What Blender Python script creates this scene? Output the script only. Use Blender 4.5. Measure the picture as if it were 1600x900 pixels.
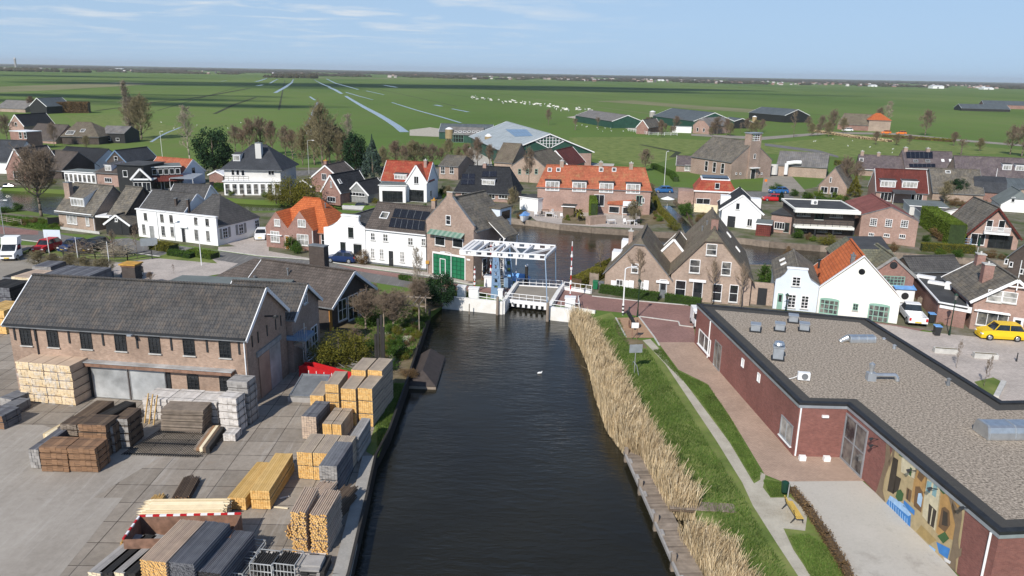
import bpy,math,random
import numpy as np
from mathutils import Vector,Matrix
from mathutils.geometry import tessellate_polygon
SC=bpy.context.scene
for _o in list(bpy.data.objects):bpy.data.objects.remove(_o)
COL=SC.collection
RAD=math.radians
F=1200.0;CH=25.0;PIT=math.atan(336/F);ROLL=RAD(1.07)
c_,s_=math.cos,math.sin
FW=Vector((0,c_(PIT),-s_(PIT)));_U=Vector((0,s_(PIT),c_(PIT)));_X=Vector((1,0,0))
RT=c_(ROLL)*_X+s_(ROLL)*_U;UP=c_(ROLL)*_U-s_(ROLL)*_X
cd=bpy.data.cameras.new('camera');cam=bpy.data.objects.new('camera',cd);COL.objects.link(cam)
cam.matrix_world=Matrix(((RT.x,UP.x,-FW.x,0),(RT.y,UP.y,-FW.y,0),(RT.z,UP.z,-FW.z,CH),(0,0,0,1)))
cd.sensor_width=36;cd.lens=36*F/1600;cd.clip_start=.5;cd.clip_end=60000
SC.camera=cam
SC.render.resolution_x=1024;SC.render.resolution_y=576
SUN_AZ=RAD(205);SUN_EL=RAD(37.5)
w=bpy.data.worlds.new('World');SC.world=w;w.use_nodes=True
nt=w.node_tree;nt.nodes.clear()
out=nt.nodes.new('ShaderNodeOutputWorld');bg=nt.nodes.new('ShaderNodeBackground')
sky=nt.nodes.new('ShaderNodeTexSky');sky.sky_type='NISHITA';sky.sun_disc=False
sky.sun_elevation=SUN_EL;sky.sun_rotation=SUN_AZ;sky.air_density=1.0;sky.dust_density=.0;sky.ozone_density=4.0
bg.inputs['Strength'].default_value=.115
L=nt.links.new
geo=nt.nodes.new('ShaderNodeNewGeometry')
sep=nt.nodes.new('ShaderNodeSeparateXYZ');tc=nt.nodes.new('ShaderNodeTexCoord');L(tc.outputs['Generated'],sep.inputs[0])
def mth(nt,op,a,b=None,c=None,clamp=False):
 n=nt.nodes.new('ShaderNodeMath');n.operation=op;n.use_clamp=clamp
 for i,v in enumerate((a,b,c)):
  if v is None:continue
  if hasattr(v,'is_output'):nt.links.new(v,n.inputs[i])
  else:n.inputs[i].default_value=v
 return n.outputs[0]
zc=mth(nt,'MAXIMUM',sep.outputs[2],.004)
zz=mth(nt,'ADD',zc,.03)
cx=mth(nt,'DIVIDE',sep.outputs[0],zz);cy=mth(nt,'DIVIDE',sep.outputs[1],zz)
cmb=nt.nodes.new('ShaderNodeCombineXYZ');L(cx,cmb.inputs[0]);L(cy,cmb.inputs[1])
nz=nt.nodes.new('ShaderNodeTexNoise');nz.inputs['Scale'].default_value=.8;nz.inputs['Detail'].default_value=9
nz.inputs['Roughness'].default_value=.58;nz.inputs['Distortion'].default_value=.4;L(cmb.outputs[0],nz.inputs['Vector'])
cl=mth(nt,'SUBTRACT',nz.outputs[0],.485);cl=mth(nt,'MULTIPLY',cl,5.0,clamp=True)
lf=mth(nt,'MULTIPLY_ADD',sep.outputs[0],-2.6,.62,clamp=True)
hgt=mth(nt,'MULTIPLY_ADD',sep.outputs[2],16,-.1,clamp=True)
cl=mth(nt,'MULTIPLY',cl,lf);cl=mth(nt,'MULTIPLY',cl,hgt);cl=mth(nt,'MULTIPLY',cl,.85)
mx=nt.nodes.new('ShaderNodeMix');mx.data_type='RGBA'
L(cl,mx.inputs['Factor']);mx.inputs[7].default_value=(5.5,5.8,6.1,1)
sv=nt.nodes.new('ShaderNodeCombineXYZ');L(sep.outputs[0],sv.inputs[0]);L(sep.outputs[1],sv.inputs[1]);L(mth(nt,'MULTIPLY_ADD',sep.outputs[2],.85,.16),sv.inputs[2])
nv=nt.nodes.new('ShaderNodeVectorMath');nv.operation='NORMALIZE';L(sv.outputs[0],nv.inputs[0]);L(nv.outputs[0],sky.inputs[0])
pale=nt.nodes.new('ShaderNodeMix');pale.data_type='RGBA';L(mth(nt,'MULTIPLY_ADD',sep.outputs[2],-2.2,.88,clamp=True),pale.inputs['Factor']);L(sky.outputs[0],pale.inputs[6]);pale.inputs[7].default_value=(3.25,4.45,5.75,1)
L(pale.outputs[2],mx.inputs[6]);L(mx.outputs[2],bg.inputs[0]);L(bg.outputs[0],out.inputs[0])
sd=bpy.data.lights.new('sun','SUN');sd.energy=4.0;sd.angle=RAD(.53);sd.color=(1,.94,.85)
sun=bpy.data.objects.new('sun',sd);COL.objects.link(sun)
SDIR=Vector((math.sin(SUN_AZ)*c_(SUN_EL),math.cos(SUN_AZ)*c_(SUN_EL),s_(SUN_EL)))
sun.rotation_euler=SDIR.to_track_quat('Z','Y').to_euler();sun.location=(0,0,200)
vs=SC.view_settings;vs.view_transform='Standard';vs.look='None';vs.gamma=1;vs.exposure=0.3
try:vs.use_curve_mapping=False
except Exception:pass
SC.cycles.max_bounces=6;SC.cycles.transparent_max_bounces=8;SC.cycles.volume_bounces=0
def ray(px,py):
 return FW+RT*((px-800)/F)+UP*((450-py)/F)
def G(px,py,z=0.0):
 d=ray(px,py);t=(z-CH)/d.z
 return Vector((d.x*t,d.y*t,z))
def proj(v):
 d=Vector(v)-Vector((0,0,CH));k=d.dot(FW)
 return 800+F*d.dot(RT)/k,450-F*d.dot(UP)/k,k
def hz(base,ty):
 lo,hi=0.,70.
 for _ in range(40):
  m=(lo+hi)/2
  if proj((base.x,base.y,m))[1]>ty:lo=m
  else:hi=m
 return lo
def ppm(v):return F/proj(v)[2]
rng=random.Random(7);nrg=np.random.default_rng(5)
def newmat(name):
 m=bpy.data.materials.new(name);m.use_nodes=True;nt=m.node_tree
 return m,nt,nt.nodes['Principled BSDF']
def nd(nt,typ,**kw):
 n=nt.nodes.new(typ)
 for k,v in kw.items():
  if k.startswith('_'):setattr(n,k[1:],v)
  else:n.inputs[k.replace('9',' ')].default_value=v
 return n
def mix(nt,f,a,b,blend='MIX'):
 m=nt.nodes.new('ShaderNodeMix');m.data_type='RGBA';m.blend_type=blend
 for i,v in((0,f),(6,a),(7,b)):
  if hasattr(v,'is_output'):nt.links.new(v,m.inputs[i])
  elif i==0:m.inputs[0].default_value=v
  else:m.inputs[i].default_value=(*v,1)if len(v)==3 else v
 return m.outputs[2]
def posn(nt,scale=1.,detail=4,rough=.55,stretch=None,uv=False):
 g=nt.nodes.new('ShaderNodeNewGeometry').outputs['Position']if not uv else nt.nodes.new('ShaderNodeTexCoord').outputs['UV']
 if stretch:
  mp=nt.nodes.new('ShaderNodeMapping');nt.links.new(g,mp.inputs[0]);mp.inputs['Scale'].default_value=stretch[:3]
  if len(stretch)>3:mp.inputs['Rotation'].default_value=(0,0,stretch[3])
  g=mp.outputs[0]
 n=nd(nt,'ShaderNodeTexNoise',Scale=scale,Detail=detail,Roughness=rough);nt.links.new(g,n.inputs['Vector'])
 return n.outputs[0]
def ramp(nt,v,lo,hi):
 m=nt.nodes.new('ShaderNodeMapRange');nt.links.new(v,m.inputs[0]);m.inputs[1].default_value=lo;m.inputs[2].default_value=hi
 return m.outputs[0]
def bumpit(nt,p,h,strength=.3,dist=.02):
 b=nd(nt,'ShaderNodeBump',Strength=strength,Distance=dist);nt.links.new(h,b.inputs['Height']);nt.links.new(b.outputs[0],p.inputs['Normal'])
MATS={}
def plain(name,col,rough=.7,var=.18,sc=1.5,metal=0.,spec=.4,fine=None,bump=0):
 if name in MATS:return MATS[name]
 m,nt,p=newmat(name)
 p.inputs['Roughness'].default_value=rough;p.inputs['Metallic'].default_value=metal;p.inputs['Specular IOR Level'].default_value=spec
 a=tuple(x*(1-var)for x in col);b=tuple(min(1,x*(1+var))for x in col)
 n1=ramp(nt,posn(nt,sc,5),.3,.7);c=mix(nt,n1,a,b)
 if fine:
  n2=ramp(nt,posn(nt,fine[0],3),.3,.7);c=mix(nt,n2,c,fine[1])
 nt.links.new(c,p.inputs['Base Color'])
 if bump:bumpit(nt,p,posn(nt,sc*8,4),bump)
 MATS[name]=m;return m
def island(name,cols,rough=.8,spec=.2,sc=.4,patch=.35,trans=0):
 """colour that differs from piece to piece of the mesh (boards, leaves, blades)"""
 m,nt,p=newmat(name);p.inputs['Roughness'].default_value=rough;p.inputs['Specular IOR Level'].default_value=spec
 g=nt.nodes.new('ShaderNodeNewGeometry');r=nt.nodes.new('ShaderNodeValToRGB');el=r.color_ramp.elements
 el[0].color=(*cols[0],1);el[-1].color=(*cols[-1],1)
 for i in range(1,len(cols)-1):
  e=el.new(i/(len(cols)-1));e.color=(*cols[i],1)
 nt.links.new(g.outputs['Random Per Island'],r.inputs[0])
 n1=ramp(nt,posn(nt,sc,4),.3,.7)
 c=mix(nt,1.0,r.outputs[0],mix(nt,n1,(1-patch,)*3,(1+patch*.4,)*3),'MULTIPLY')
 nt.links.new(c,p.inputs['Base Color'])
 if trans:
  t=nt.nodes.new('ShaderNodeBsdfTranslucent');nt.links.new(c,t.inputs[0]);ms=nt.nodes.new('ShaderNodeMixShader');ms.inputs[0].default_value=trans
  nt.links.new(p.outputs[0],ms.inputs[1]);nt.links.new(t.outputs[0],ms.inputs[2]);nt.links.new(ms.outputs[0],nt.nodes['Material Output'].inputs[0])
 MATS[name]=m;return m
def brick(name,c1,c2,mortar,w=.22,h=.065,stain=.25,rough=.9,off=.5,ms=.012,bump=.3,spec=.2,blot=.35):
 m,nt,p=newmat(name);p.inputs['Roughness'].default_value=rough;p.inputs['Specular IOR Level'].default_value=spec
 uv=nt.nodes.new('ShaderNodeTexCoord').outputs['UV']
 b=nd(nt,'ShaderNodeTexBrick',Scale=1.0);b.offset=off
 b.inputs['Brick Width'].default_value=w;b.inputs['Row Height'].default_value=h;b.inputs['Mortar Size'].default_value=ms
 b.inputs['Mortar Smooth'].default_value=.3;b.inputs['Bias'].default_value=0
 b.inputs['Color1'].default_value=(*c1,1);b.inputs['Color2'].default_value=(*c2,1);b.inputs['Mortar'].default_value=(*mortar,1)
 nt.links.new(uv,b.inputs['Vector'])
 n1=ramp(nt,posn(nt,blot,6,.65),.3,.72)
 n2=ramp(nt,posn(nt,3.5,5),.3,.7)
 c=mix(nt,1.,b.outputs[0],mix(nt,n1,(1-stain,)*3,(1+stain*.6,)*3),'MULTIPLY')
 c=mix(nt,1.,c,mix(nt,n2,(1-stain*.5,)*3,(1+stain*.4,)*3),'MULTIPLY')
 nt.links.new(c,p.inputs['Base Color'])
 bumpit(nt,p,mth(nt,'SUBTRACT',1.,b.outputs[1]),bump,.01)
 MATS[name]=m;return m
def tiles(name,c1,c2,moss=None,w=.25,h=.36,stain=.3,bump=1.0,rough=.8):
 """pantiles: rolls running down the slope, courses across it, every tile its own shade"""
 m,nt,p=newmat(name);p.inputs['Roughness'].default_value=rough;p.inputs['Specular IOR Level'].default_value=.3
 uv=nt.nodes.new('ShaderNodeTexCoord').outputs['UV'];sp=nt.nodes.new('ShaderNodeSeparateXYZ');nt.links.new(uv,sp.inputs[0])
 b=nd(nt,'ShaderNodeTexBrick',Scale=1.0);b.offset=0
 b.inputs['Brick Width'].default_value=w;b.inputs['Row Height'].default_value=h;b.inputs['Mortar Size'].default_value=.032
 b.inputs['Mortar Smooth'].default_value=.6;b.inputs['Bias'].default_value=-.1
 b.inputs['Color1'].default_value=(*c1,1);b.inputs['Color2'].default_value=(*c2,1);b.inputs['Mortar'].default_value=(*[x*.45 for x in c1],1)
 nt.links.new(uv,b.inputs['Vector'])
 n1=ramp(nt,posn(nt,.5,6,.65),.3,.72)
 c=mix(nt,1.,b.outputs[0],mix(nt,n1,(1-stain,)*3,(1+stain*.7,)*3),'MULTIPLY')
 if moss:
  n2=ramp(nt,posn(nt,1.1,7,.7),.5,.72);c=mix(nt,n2,c,moss)
 nt.links.new(c,p.inputs['Base Color'])
 r=mth(nt,'SINE',mth(nt,'MULTIPLY',sp.outputs[0],2*math.pi/w));rr=mth(nt,'FRACT',mth(nt,'DIVIDE',sp.outputs[1],-h))
 hh=mth(nt,'ADD',mth(nt,'MULTIPLY',r,.5),rr);bumpit(nt,p,hh,bump,.06)
 MATS[name]=m;return m
def M(n):return MATS[n]
brick('brick_brown',(.40,.27,.21),(.30,.19,.145),(.36,.32,.28))
brick('brick_pale',(.42,.30,.23),(.33,.23,.175),(.40,.35,.30))
brick('brick_ware',(.42,.275,.20),(.31,.195,.14),(.38,.32,.26),stain=.3)
brick('brick_red',(.33,.155,.12),(.25,.115,.09),(.33,.27,.24))
brick('brick_pink',(.42,.25,.20),(.35,.20,.16),(.38,.32,.28))
brick('brick_hall',(.29,.115,.095),(.215,.085,.072),(.24,.15,.13),stain=.22,ms=.008,blot=.25)
brick('brick_dark',(.10,.075,.065),(.07,.052,.046),(.10,.09,.08))
plain('white_wall',(.82,.82,.81),.8,.03,.8,fine=(3.,(.72,.72,.70))and None)
plain('cream_wall',(.80,.79,.73),.85,.04,.6)
plain('blue_wall',(.62,.68,.76),.8,.04,.8)
plain('green_board',(.022,.07,.05),.6,.2,1)
plain('black_board',(.022,.023,.024),.6,.25,2)
plain('grey_board',(.25,.255,.25),.8,.2,2)
plain('white_paint',(.82,.82,.82),.45,.04,2)
plain('dark_frame',(.03,.032,.035),.4,.1,2)
plain('green_door',(.018,.16,.075),.45,.12,2)
plain('green_frame',(.24,.40,.33),.5,.1,2)
plain('lead',(.16,.17,.18),.6,.2,2)
plain('steel',(.55,.57,.58),.38,.12,3,metal=.8)
plain('zinc',(.40,.43,.46),.5,.12,2,metal=.5)
plain('dark_felt',(.055,.056,.058),.9,.3,.6)
plain('grey_felt',(.145,.165,.16),.9,.18,.5)
plain('rust',(.22,.125,.085),.8,.3,3)
plain('blue_paint',(.16,.25,.37),.45,.12,2)
plain('red_paint',(.50,.018,.022),.4,.1,2)
plain('orange_paint',(.75,.20,.03),.4,.1,2)
plain('yellow_paint',(.78,.52,.02),.35,.05,2)
plain('black_rubber',(.02,.02,.021),.7,.1,4)
plain('wood_door',(.42,.19,.05),.5,.15,3)
plain('concrete',(.36,.34,.31),.9,.25,.8,fine=(9,(.30,.285,.26)))
plain('galva',(.42,.43,.43),.45,.35,.7,metal=.25)
plain('stone',(.5,.49,.46),.85,.15,2)
plain('panel',(.012,.014,.022),.25,.15,4,spec=.5)
def glass(name,c,curtain=None):
 m,nt,p=newmat(name);p.inputs['Roughness'].default_value=.06;p.inputs['Specular IOR Level'].default_value=.6
 nn=ramp(nt,posn(nt,1.3,2),.35,.65);nt.links.new(mix(nt,nn,c,curtain or tuple(x*2.2 for x in c)),p.inputs['Base Color']);MATS[name]=m
glass('glass',(.012,.014,.016));glass('glass_curtain',(.22,.22,.21),(.5,.49,.46));glass('glass_green',(.02,.035,.03),(.10,.14,.12));glass('glass_mid',(.03,.035,.04),(.22,.21,.19))
tiles('tile_ware',(.135,.125,.115),(.08,.08,.082),moss=(.16,.13,.105),bump=1.3)
tiles('tile_grey',(.115,.11,.105),(.075,.073,.072),w=.3)
tiles('tile_brown',(.14,.115,.10),(.095,.08,.07),w=.3)
tiles('tile_old',(.20,.18,.15),(.115,.105,.09),moss=(.24,.20,.14),w=.3,stain=.4)
tiles('tile_olive',(.20,.20,.145),(.145,.145,.105),moss=(.25,.22,.13),w=.3)
tiles('tile_orange',(.62,.17,.055),(.48,.115,.035),stain=.15,w=.3)
tiles('tile_red',(.42,.085,.05),(.33,.065,.04),stain=.25,w=.3,moss=(.36,.16,.08))
tiles('tile_terra',(.52,.16,.085),(.40,.12,.065),stain=.3,w=.3,moss=(.40,.21,.10))
tiles('tile_maroon',(.17,.045,.035),(.13,.034,.028),w=.3)
tiles('tile_black',(.035,.037,.042),(.024,.026,.03),w=.3)
tiles('tile_slate',(.065,.07,.08),(.045,.05,.058),w=.25,h=.2,bump=.4)
tiles('tile_purple',(.17,.14,.145),(.125,.10,.105),w=.3,moss=(.20,.17,.15))
tiles('tile_metalred',(.24,.085,.07),(.21,.075,.06),w=.4,h=3.,bump=.5)
tiles('thatch',(.27,.22,.165),(.22,.18,.135),w=.07,h=.5,bump=.6,moss=(.2,.19,.12))
tiles('sheet_grey',(.36,.40,.42),(.31,.35,.37),w=1.0,h=6,bump=.4,stain=.15)
tiles('sheet_dark',(.10,.12,.13),(.08,.095,.105),w=1.0,h=6,bump=.4,stain=.2)
tiles('asbestos',(.20,.19,.185),(.15,.145,.14),w=.5,h=2.4,bump=.6,moss=(.22,.2,.16))
def ground_mat(name,stops,sc1,sc2,bump=.3,rough=.95,stretch=None,sc3=None):
 m,nt,p=newmat(name);p.inputs['Roughness'].default_value=rough;p.inputs['Specular IOR Level'].default_value=.15
 a,b,c,d=stops
 n1=ramp(nt,posn(nt,sc1,6,.6,stretch),.36,.64);n2=ramp(nt,posn(nt,sc2,5,.65),.35,.65)
 x=mix(nt,n1,a,b);y=mix(nt,n1,c,d);nt.links.new(mix(nt,n2,x,y),p.inputs['Base Color'])
 if bump:bumpit(nt,p,posn(nt,sc2*2,5),bump,.05)
 MATS[name]=m;return m
ground_mat('meadow',((.092,.158,.030),(.125,.195,.040),(.078,.132,.026),(.155,.19,.058)),.0035,.05,stretch=(1,.35,1,.12))
ground_mat('lawn',((.12,.175,.04),(.18,.23,.06),(.095,.13,.035),(.21,.22,.08)),.35,3.5)
ground_mat('garden_mix',((.085,.105,.035),(.16,.13,.09),(.065,.085,.03),(.23,.21,.18)),.22,1.1)
ground_mat('soil',((.16,.12,.075),(.24,.19,.12),(.10,.10,.035),(.2,.15,.1)),.5,4)
ground_mat('tanfield',((.20,.19,.10),(.25,.23,.13),(.15,.17,.07),(.22,.2,.11)),.01,.08)
ground_mat('footpath',((.42,.38,.31),(.5,.46,.38),(.34,.31,.25),(.45,.42,.35)),.8,9)
ground_mat('asphalt_m',((.15,.145,.14),(.18,.175,.17),(.13,.128,.125),(.165,.16,.155)),.3,14,bump=.1)
ground_mat('gravel_m',((.18,.152,.12),(.57,.485,.395),(.115,.095,.075),(.45,.38,.305)),7,13,bump=.8)
ground_mat('bitumen_m',((.05,.05,.048),(.075,.072,.068),(.09,.086,.078),(.06,.058,.055)),.8,6,bump=.3)
ground_mat('terrace_m',((.47,.44,.39),(.5,.47,.42),(.43,.405,.36),(.48,.45,.40)),.25,5,bump=.05)
ground_mat('park_m',((.26,.235,.20),(.33,.30,.255),(.23,.21,.18),(.28,.25,.21)),.3,6,bump=.2)
brick('paver_pink',(.49,.355,.27),(.42,.30,.23),(.27,.2,.16),w=.2,h=.1,stain=.18)
brick('paver_red',(.33,.19,.165),(.27,.15,.135),(.2,.13,.11),w=.2,h=.1,stain=.2)
brick('paver_grey',(.54,.48,.43),(.43,.38,.34),(.38,.33,.30),w=.21,h=.105,stain=.2,off=.5)
brick('paver_tan',(.42,.27,.17),(.36,.22,.14),(.33,.24,.16),w=.3,h=.3,stain=.15)
def slabs():
 m,nt,p=newmat('yard_slabs');p.inputs['Roughness'].default_value=.85;p.inputs['Specular IOR Level'].default_value=.25
 uv=nt.nodes.new('ShaderNodeTexCoord').outputs['UV'];mp=nt.nodes.new('ShaderNodeMapping');nt.links.new(uv,mp.inputs[0])
 mp.inputs['Rotation'].default_value=(0,0,RAD(0))
 b=nd(nt,'ShaderNodeTexBrick',Scale=1.);b.offset=0;b.inputs['Brick Width'].default_value=2.02;b.inputs['Row Height'].default_value=2.02
 b.inputs['Mortar Size'].default_value=.028;b.inputs['Mortar Smooth'].default_value=.2
 b.inputs['Color1'].default_value=(.345,.30,.25,1);b.inputs['Color2'].default_value=(.26,.225,.185,1);b.inputs['Mortar'].default_value=(.075,.06,.05,1)
 nt.links.new(mp.outputs[0],b.inputs['Vector'])
 n1=ramp(nt,posn(nt,.22,7,.65),.3,.7);n2=ramp(nt,posn(nt,2.5,6,.7),.3,.7);n3=ramp(nt,posn(nt,.5,6,.7),.60,.75)
 c=mix(nt,1.,b.outputs[0],mix(nt,n1,(.78,.77,.76),(1.12,1.12,1.12)),'MULTIPLY')
 c=mix(nt,1.,c,mix(nt,n2,(.82,.82,.82),(1.1,1.1,1.1)),'MULTIPLY')
 c=mix(nt,mth(nt,'MULTIPLY',n3,.35),c,(.26,.17,.10))
 nt.links.new(c,p.inputs['Base Color']);bumpit(nt,p,mth(nt,'SUBTRACT',1.,b.outputs[1]),.4,.02);MATS['yard_slabs']=m
slabs()
ground_mat('yard_plain',((.32,.285,.245),(.385,.35,.305),(.275,.245,.21),(.35,.315,.275)),.25,2.2,bump=.1,stretch=(1.6,.5,1,.6))
def streak(name,ang):
 nt=MATS[name].node_tree;p=nt.nodes['Principled BSDF'];src=p.inputs['Base Color'].links[0].from_socket
 s1=ramp(nt,posn(nt,1.0,6,.7,(2.2,.16,1,ang)),.52,.70);s2=ramp(nt,posn(nt,.35,7,.75),.56,.72);s3=ramp(nt,posn(nt,7,4,.8),.58,.70)
 c=mix(nt,mth(nt,'MULTIPLY',s1,.35),src,(.50,.47,.43));c=mix(nt,mth(nt,'MULTIPLY',s2,.42),c,(.17,.14,.115));c=mix(nt,mth(nt,'MULTIPLY',s3,.30),c,(.14,.12,.10));nt.links.new(c,p.inputs['Base Color'])
streak('yard_plain',.75);streak('yard_slabs',.3);streak('asphalt_m',-1.4);streak('terrace_m',.5)
def water(name,rip=.5,depth=(.013,.012,.0075),rough=.05):
 m,nt,p=newmat(name);p.inputs['Roughness'].default_value=rough;p.inputs['Specular IOR Level'].default_value=.5;p.inputs['IOR'].default_value=1.33
 n0=ramp(nt,posn(nt,.06,3),.35,.65);nt.links.new(mix(nt,n0,depth,tuple(x*1.6 for x in depth)),p.inputs['Base Color'])
 a=posn(nt,1.6,5,.6,(.55,1.5,1,.25));c=posn(nt,.35,3,.5,(.6,1.4,1,-.2))
 hgt=mth(nt,'ADD',a,mth(nt,'MULTIPLY',c,1.2));gust=ramp(nt,posn(nt,.09,3,.5,(1,.6,1)),.38,.62)
 b=nd(nt,'ShaderNodeBump',Distance=.12);nt.links.new(hgt,b.inputs['Height']);nt.links.new(mth(nt,'MULTIPLY_ADD',gust,rip*.8,rip*.35),b.inputs['Strength']);nt.links.new(b.outputs[0],p.inputs['Normal'])
 MATS[name]=m
water('canal_water',.55);water('ditch_water',.015,(.10,.115,.12),.12)
island('reed_m',((.56,.43,.25),(.78,.63,.41),(.66,.52,.31),(.44,.32,.18),(.85,.72,.50),(.36,.26,.15)),sc=1.3,patch=.42,trans=.2)
island('grass_m',((.085,.16,.03),(.13,.23,.045),(.18,.27,.06),(.10,.18,.03),(.30,.34,.11)),sc=.45,patch=.4,trans=.4)
island('twig_m',((.19,.145,.105),(.26,.20,.145),(.15,.115,.085)),patch=.2)
island('twig_pale',((.30,.26,.20),(.40,.34,.26),(.24,.2,.15)),patch=.2)
island('twig_red',((.20,.145,.105),(.26,.19,.135),(.15,.105,.075)),patch=.2)
island('twig_olive',((.21,.18,.10),(.27,.23,.13),(.16,.135,.08)),patch=.2)
island('leaf_dark',((.012,.035,.014),(.025,.06,.02),(.018,.045,.02)),patch=.3)
island('leaf_blue',((.05,.085,.065),(.08,.12,.095),(.035,.06,.045)),patch=.3)
island('leaf_green',((.04,.09,.015),(.075,.14,.02),(.055,.11,.02)),patch=.3,trans=.2)
island('leaf_lime',((.10,.17,.02),(.16,.22,.03),(.08,.13,.02)),patch=.3,trans=.2)
island('leaf_olive',((.13,.13,.02),(.22,.20,.03),(.09,.095,.02)),patch=.3,trans=.2)
island('leaf_brown',((.14,.085,.04),(.20,.13,.06),(.10,.06,.03)),patch=.3)
plain('bark',(.16,.13,.10),.9,.3,3);plain('bark_pale',(.33,.29,.23),.9,.25,3)
E_=(.66,.41,.14)
island('wood_fresh',((.70,.41,.14),(.80,.52,.21),(.62,.34,.10),(.76,.47,.18)),patch=.12,sc=2)
island('wood_top',((.48,.36,.27),(.56,.43,.32),(.42,.32,.25)),patch=.15,sc=2)
island('wood_side',((.38,.31,.24),(.44,.36,.27),(.33,.27,.22)),patch=.15,sc=2)
island('wood_yellow',((.58,.37,.13),(.66,.44,.18),(.50,.31,.10)),patch=.12,sc=2)
island('wood_pale',((.72,.60,.40),(.82,.72,.52),(.62,.48,.28)),patch=.1,sc=2)
island('wood_grey',((.30,.285,.27),(.38,.36,.34),(.24,.225,.21)),patch=.2,sc=2)
island('wood_white',((.60,.56,.52),(.68,.64,.60),(.50,.46,.42)),patch=.2,sc=3)
island('wood_brown',((.25,.145,.085),(.32,.19,.11),(.20,.12,.075)),patch=.2,sc=2)
island('wood_dkbrown',((.12,.085,.06),(.16,.115,.08),(.09,.065,.05)),patch=.2,sc=2)
island('wood_black',((.028,.028,.028),(.045,.042,.04),(.02,.02,.02)),patch=.2,sc=2)
island('wood_slate',((.13,.135,.15),(.18,.185,.20),(.10,.10,.115)),patch=.2,sc=2)
island('wood_weather',((.24,.195,.155),(.31,.255,.205),(.18,.145,.115)),patch=.3,sc=2)
class MB:
 def __init__(s):s.v=[];s.f=[];s.m=[]
 def add(s,vs,fs,m=0):
  k=len(s.v);s.v+=[tuple(v)for v in vs];s.f+=[tuple(i+k for i in f)for f in fs];s.m+=[m]*len(fs)
 def box(s,x0,x1,y0,y1,z0,z1,m=0,T=None,tm=None,em=None):
  vs=[Vector(p)for p in((x0,y0,z0),(x1,y0,z0),(x1,y1,z0),(x0,y1,z0),(x0,y0,z1),(x1,y0,z1),(x1,y1,z1),(x0,y1,z1))]
  if T:vs=[T@v for v in vs]
  k=len(s.v);s.v+=[tuple(v)for v in vs]
  fs=[(0,3,2,1),(4,5,6,7),(0,1,5,4),(1,2,6,5),(2,3,7,6),(3,0,4,7)]
  s.f+=[tuple(i+k for i in f)for f in fs]
  e=m if em is None else em;t=m if tm is None else tm
  s.m+=[m,t,e,m,e,m]
 def bar(s,a,b,w,h=None,m=0):
  """square bar from a to b"""
  a=Vector(a);b=Vector(b);h=h or w;d=(b-a).normalized();u=Vector((0,0,1))if abs(d.z)<.95 else Vector((1,0,0))
  r=d.cross(u).normalized();u=r.cross(d);vs=[]
  for p in(a,b):
   for i,j in((-1,-1),(1,-1),(1,1),(-1,1)):vs.append(p+r*(i*w/2)+u*(j*h/2))
  s.add(vs,[(3,2,1,0),(4,5,6,7),(0,1,5,4),(1,2,6,5),(2,3,7,6),(3,0,4,7)],m)
 def tube(s,a,b,r0,r1=None,n=8,m=0,caps=True):
  a=Vector(a);b=Vector(b);r1=r0 if r1 is None else r1;d=(b-a).normalized();u=Vector((0,0,1))if abs(d.z)<.95 else Vector((1,0,0))
  x=d.cross(u).normalized();y=x.cross(d);vs=[]
  for p,r in((a,r0),(b,r1)):
   for i in range(n):
    t=2*math.pi*i/n;vs.append(p+x*(c_(t)*r)+y*(s_(t)*r))
  fs=[(i,i+n,(i+1)%n+n,(i+1)%n)for i in range(n)]
  if caps:fs+=[tuple(range(n)),tuple(range(2*n-1,n-1,-1))]
  s.add(vs,fs,m)
 def path(s,pts,r,n=6,m=0):
  for a,b in zip(pts,pts[1:]):s.tube(a,b,r,r,n,m)
 def prism(s,poly,ext,m=0):
  """extrude a planar 3D polygon by the vector ext"""
  poly=[Vector(p)for p in poly];n=len(poly);e=Vector(ext)
  nn=Vector((0,0,0))
  for i in range(n):nn+=poly[i].cross(poly[(i+1)%n])
  if nn.dot(e)>0:poly=poly[::-1]
  vs=poly+[p+e for p in poly]
  tri=tessellate_polygon([poly]);fs=[]
  if n>4:
   for t in tri:
    a,b,c=[poly[i]for i in t];t=tuple(t)
    if(b-a).cross(c-a).dot(e)>0:t=t[::-1]
    fs.append(t);fs.append(tuple(i+n for i in t[::-1]))
  else:fs=[tuple(range(n)),tuple(range(2*n-1,n-1,-1))]
  fs+=[(i,i+n,(i+1)%n+n,(i+1)%n)for i in range(n)]
  s.add(vs,fs,m)
 def shell(s,vs,fs,t=.14,m=0,me=None):
  """a roof skin with thickness t below it"""
  vs=[Vector(v)for v in vs];n=len(vs);edges={}
  for f in fs:
   for i in range(len(f)):
    e=(f[i],f[(i+1)%len(f)]);edges[e]=edges.get(e,0)+1
  b=[e for e in edges if(e[1],e[0])not in edges]
  dn=Vector((0,0,-t))
  s.add(vs+[v+dn for v in vs],[tuple(f)for f in fs],m)
  k=len(s.v)-2*n
  s.f+=[tuple(i+n+k for i in f[::-1])for f in fs];s.m+=[m if me is None else me]*len(fs)
  s.f+=[(a+k,a+n+k,c+n+k,c+k)for a,c in b];s.m+=[m if me is None else me]*len(b)
 def build(s,name,mats,parent=None,smooth=False,uv=True,loc=None,rz=0):
  me=bpy.data.meshes.new(name);me.from_pydata(s.v,[],s.f)
  if not isinstance(mats,(list,tuple)):mats=[mats]
  for m in mats:me.materials.append(M(m)if isinstance(m,str)else m)
  if len(mats)>1:me.polygons.foreach_set('material_index',s.m)
  if uv:add_uv(me)
  if smooth:me.polygons.foreach_set('use_smooth',[True]*len(me.polygons))
  me.update()
  return link(name,me,parent,loc,rz)
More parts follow.
